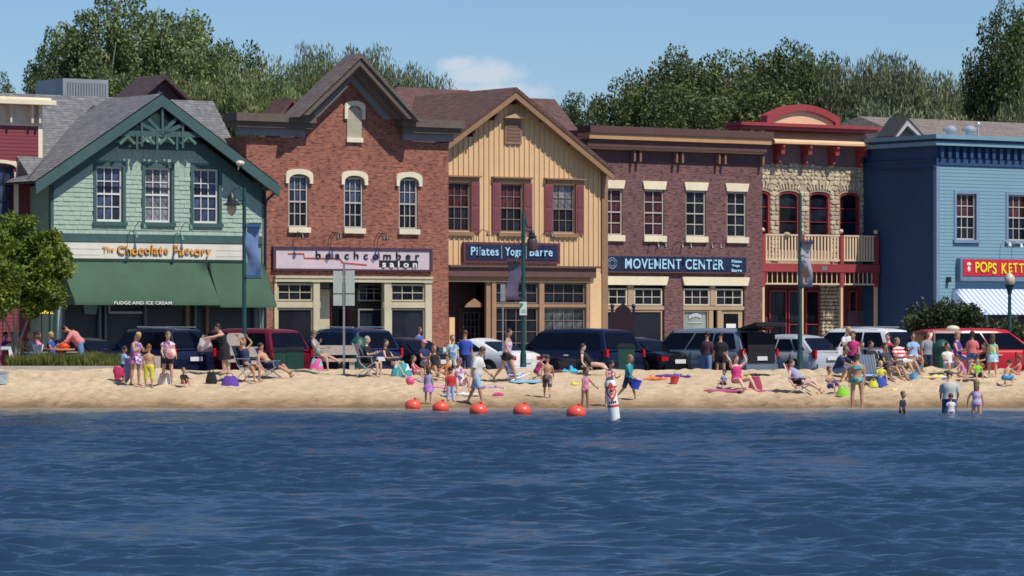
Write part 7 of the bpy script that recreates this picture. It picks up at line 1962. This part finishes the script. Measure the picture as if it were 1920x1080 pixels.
for a, b in (((0, .26), (.17, 0)), ((.17, 0), (0, -.26)), ((0, -.26), (-.17, 0)), ((-.17, 0), (0, .26))):
    n = 6; m = MB()
    for i in range(n):
        f0, f1 = i / n, (i + 1) / n
        p0 = (a[0] + (b[0] - a[0]) * f0, a[1] + (b[1] - a[1]) * f0); p1 = (a[0] + (b[0] - a[0]) * f1, a[1] + (b[1] - a[1]) * f1)
        k = curve_panel([(p0[0], zc_ + p0[1]), (p1[0], zc_ + p1[1]), (p1[0] * .62, zc_ + p1[1] * .62), (p0[0] * .62, zc_ + p0[1] * .62)], dm, "d"); m.add(k.v, k.f)
    m.build("diamond_edge", dm, o)
n = 14; m = MB()
for i in range(n):
    a, b = 2 * math.pi * i / n, 2 * math.pi * (i + 1) / n
    k = curve_panel([(math.cos(a) * .065, zc_ + math.sin(a) * .08), (math.cos(b) * .065, zc_ + math.sin(b) * .08), (math.cos(b) * .035, zc_ + math.sin(b) * .045), (math.cos(a) * .035, zc_ + math.sin(a) * .045)], dm, "c", .008); m.add(k.v, k.f)
m.build("diamond_circle", dm, o)
for z_, n_l in ((hh - .3, 3), (.48, 4)):
    m = MB()
    for i in range(n_l):
        x = (i - (n_l - 1) / 2) * .05; k = curve_panel([(x - .018, z_), (x + .018, z_), (x + .018, z_ + .055), (x - .018, z_ + .055)], blk, "t"); m.add(k.v, k.f)
    m.build("marking", blk, o)

# ============================================================ patio furniture
def patio_chair(label, px, Y, face, mat=whp):
    o = thing("patio_chair", label, "chair", (PX(px, Y), Y, PG), R(180 + face), group="white plastic chairs on the patio")
    MB().box(-.24, .24, -.2, .24, .4, .43).build("seat", mat, o)
    m = MB(); 
    for i in range(5): x = -.2 + i * .1; m.bar((x, -.2, .43), (x * 1.05, -.3, .85), .035)
    m.bar((-.23, -.3, .86), (.23, -.3, .86), .05); m.build("backrest", mat, o)
    for sx_, sy_ in ((-1, -1), (1, -1), (-1, 1), (1, 1)): MB().bar((sx_ * .2, sy_ * .18, .41), (sx_ * .26, sy_ * .26, 0), .04).build("leg", mat, o)
    for s in (-1, 1): MB().bar((s * .25, -.24, .62), (s * .25, .2, .62), .045).build("armrest", mat, o)
patio_chair("white plastic chair of the pale green blond diner", 60, 125.2, -60)
patio_chair("white plastic chair of the dark-haired diner in black", 83, 125.1, 65)
patio_chair("white plastic chair behind the patio tree trunk", 40, 126.2, 30)
patio_chair("grey-white chair under the red table's right side", 137, 126.3, -90, M("grey_plastic", (.45, .45, .45), .5, .1))
def table(label, px, Y, mat, mat2, r_=.5):
    o = thing("patio_table", label, "table", (PX(px, Y), Y, PG))
    MB().lathe([(r_, .7), (r_, .74), (r_ * .98, .75)], 20).build("table_top", mat, o, 40)
    MB().lathe([(.3, 0), (.3, .05), (.14, .2), (.24, .42), (.12, .6), (.1, .7)], 14).build("pedestal", mat2, o, 50)
    return o
table("round orange-topped table with a fat red pedestal in front of the pink-shirted man", 113, 125.0, M("table_orange", (.65, .22, .10), .5, .1), M("pedestal_red", (.30, .05, .05), .6, .15))
table("yellowish round table at the far left behind the white trestle", 12, 125.2, M("table_yellow", (.70, .5, .15), .5, .1), M("pedestal_red"))
o = thing("food_basket", "bright orange-red basket on the orange table", "basket", (PX(121, 125.0), 124.95, PG + .75)); MB().lathe([(.14, 0), (.2, .09), (.19, .1)], 14).build("bowl", M("plastic_orange", (.85, .12, .03), .4, .05), o, 40); MB().ball((0, 0, .1), .15, sz=.6).build("food", M("food_red", (.7, .08, .02), .6, .3, 20), o, True)
o = thing("food_basket", "yellow basket on the far left table", "basket", (PX(20, 125.2), 125.1, PG + .75)); MB().lathe([(.14, 0), (.2, .09), (.19, .1)], 14).build("bowl", M("plastic_yellow"), o, 40); MB().ball((0, 0, .1), .15, sz=.5).build("food", M("food_cream", (.75, .6, .3), .6, .3, 20), o, True)
Y = 123.9; o = thing("trestle", "white folding trestle frame at the left edge in front of the diners", "trestle", (PX(8, Y), Y, PG)); 
for s in (-1, 1): MB().bar((s * .25 - .0, -.2, 0), (s * .18, 0, .78), .07).bar((s * .25, .25, 0), (s * .18, 0, .78), .07).build("leg", whp, o)
MB().bar((-.6, 0, .78), (.22, 0, .78), .1).build("top_rail", whp, o); MB().bar((.18, 0, .78), (.42, -.05, 0), .08).build("brace", whp, o)
Y = 127.5; o = thing("parasol", "small yellow parasol over the patio, left of the green building's pillar", "parasol", (PX(78, Y), Y, PG)); hp = H - (588 - HY) * Y / F - PG
MB().lathe([(.42, 0), (.28, .1), (.03, .2)], 12, (0, 0, hp)).build("canopy", M("parasol_yellow", (.82, .62, .05), .7, .08), o, 30); MB().tube([(0, 0, 0), (0, 0, hp + .15)], .02, 6).build("pole", lampm, o)
Y = 127.0; o = thing("paper_lantern", "round orange-red lantern hanging at the left edge on a dark stand", "lantern", (PX(5, Y), Y, PG)); hp = H - (576 - HY) * Y / F - PG
MB().ball((0, 0, hp), .11).build("lantern_ball", M("lantern_orange", (.85, .15, .05), .6, .08), o, True); MB().tube([(0, .02, 0), (0, .02, hp + .15)], .015, 6).build("pole", lampm, o)
p = local(4, 722); o = thing("cool_box", "shiny silver box-shaped object on the sand cut by the left edge", "cool box", tuple(p))
MB().box(-.4, .17, -.2, .2, .03, .38).build("box_body", M("silver_shine", (.6, .65, .68), .3, .25, 8, metal=.5), o); MB().box(-.42, .19, -.22, .22, .385, .45).build("lid", M("grey_plastic"), o); MB().box(-.4, .17, -.18, .18, -.02, .027).build("base", blackp, o)
Y = 121.5; o = thing("folding_table", "small beige camp table behind the green domed bin", "table", (PX(1778, Y), Y + .6, .62)); zt_ = H - (624 - HY) * Y / F - .62
MB().box(-.45, .5, -.2, .25, zt_, zt_ + .07).build("table_top", M("beige_board", (.62, .52, .40), .8, .1), o)
for sx_, sy_ in ((-1, -1), (1, -1), (-1, 1), (1, 1)): MB().bar((sx_ * .4, sy_ * .18, 0), (sx_ * .4, sy_ * .18, zt_), .04).build("leg", M("beige_dark", (.35, .28, .22), .8, .1), o)
MB().ball((.22, 0, zt_ + .14), .17, sx=1.3, sz=.6).build("bundle", M("bundle_cream", (.70, .62, .48), .9, .15), o, True)
# paper in the crowd
Y = SY(708) - .35; o = thing("newspaper", "white sheet of paper held up in the crowd left of the bikini woman", "paper", (PX(1580, Y), Y, H - (668 - HY) * Y / F)); o.rotation_euler = (R(-10), R(8), 0)
MB().box(-.16, .16, -.006, .006, 0, .3).build("sheet", WH, o)
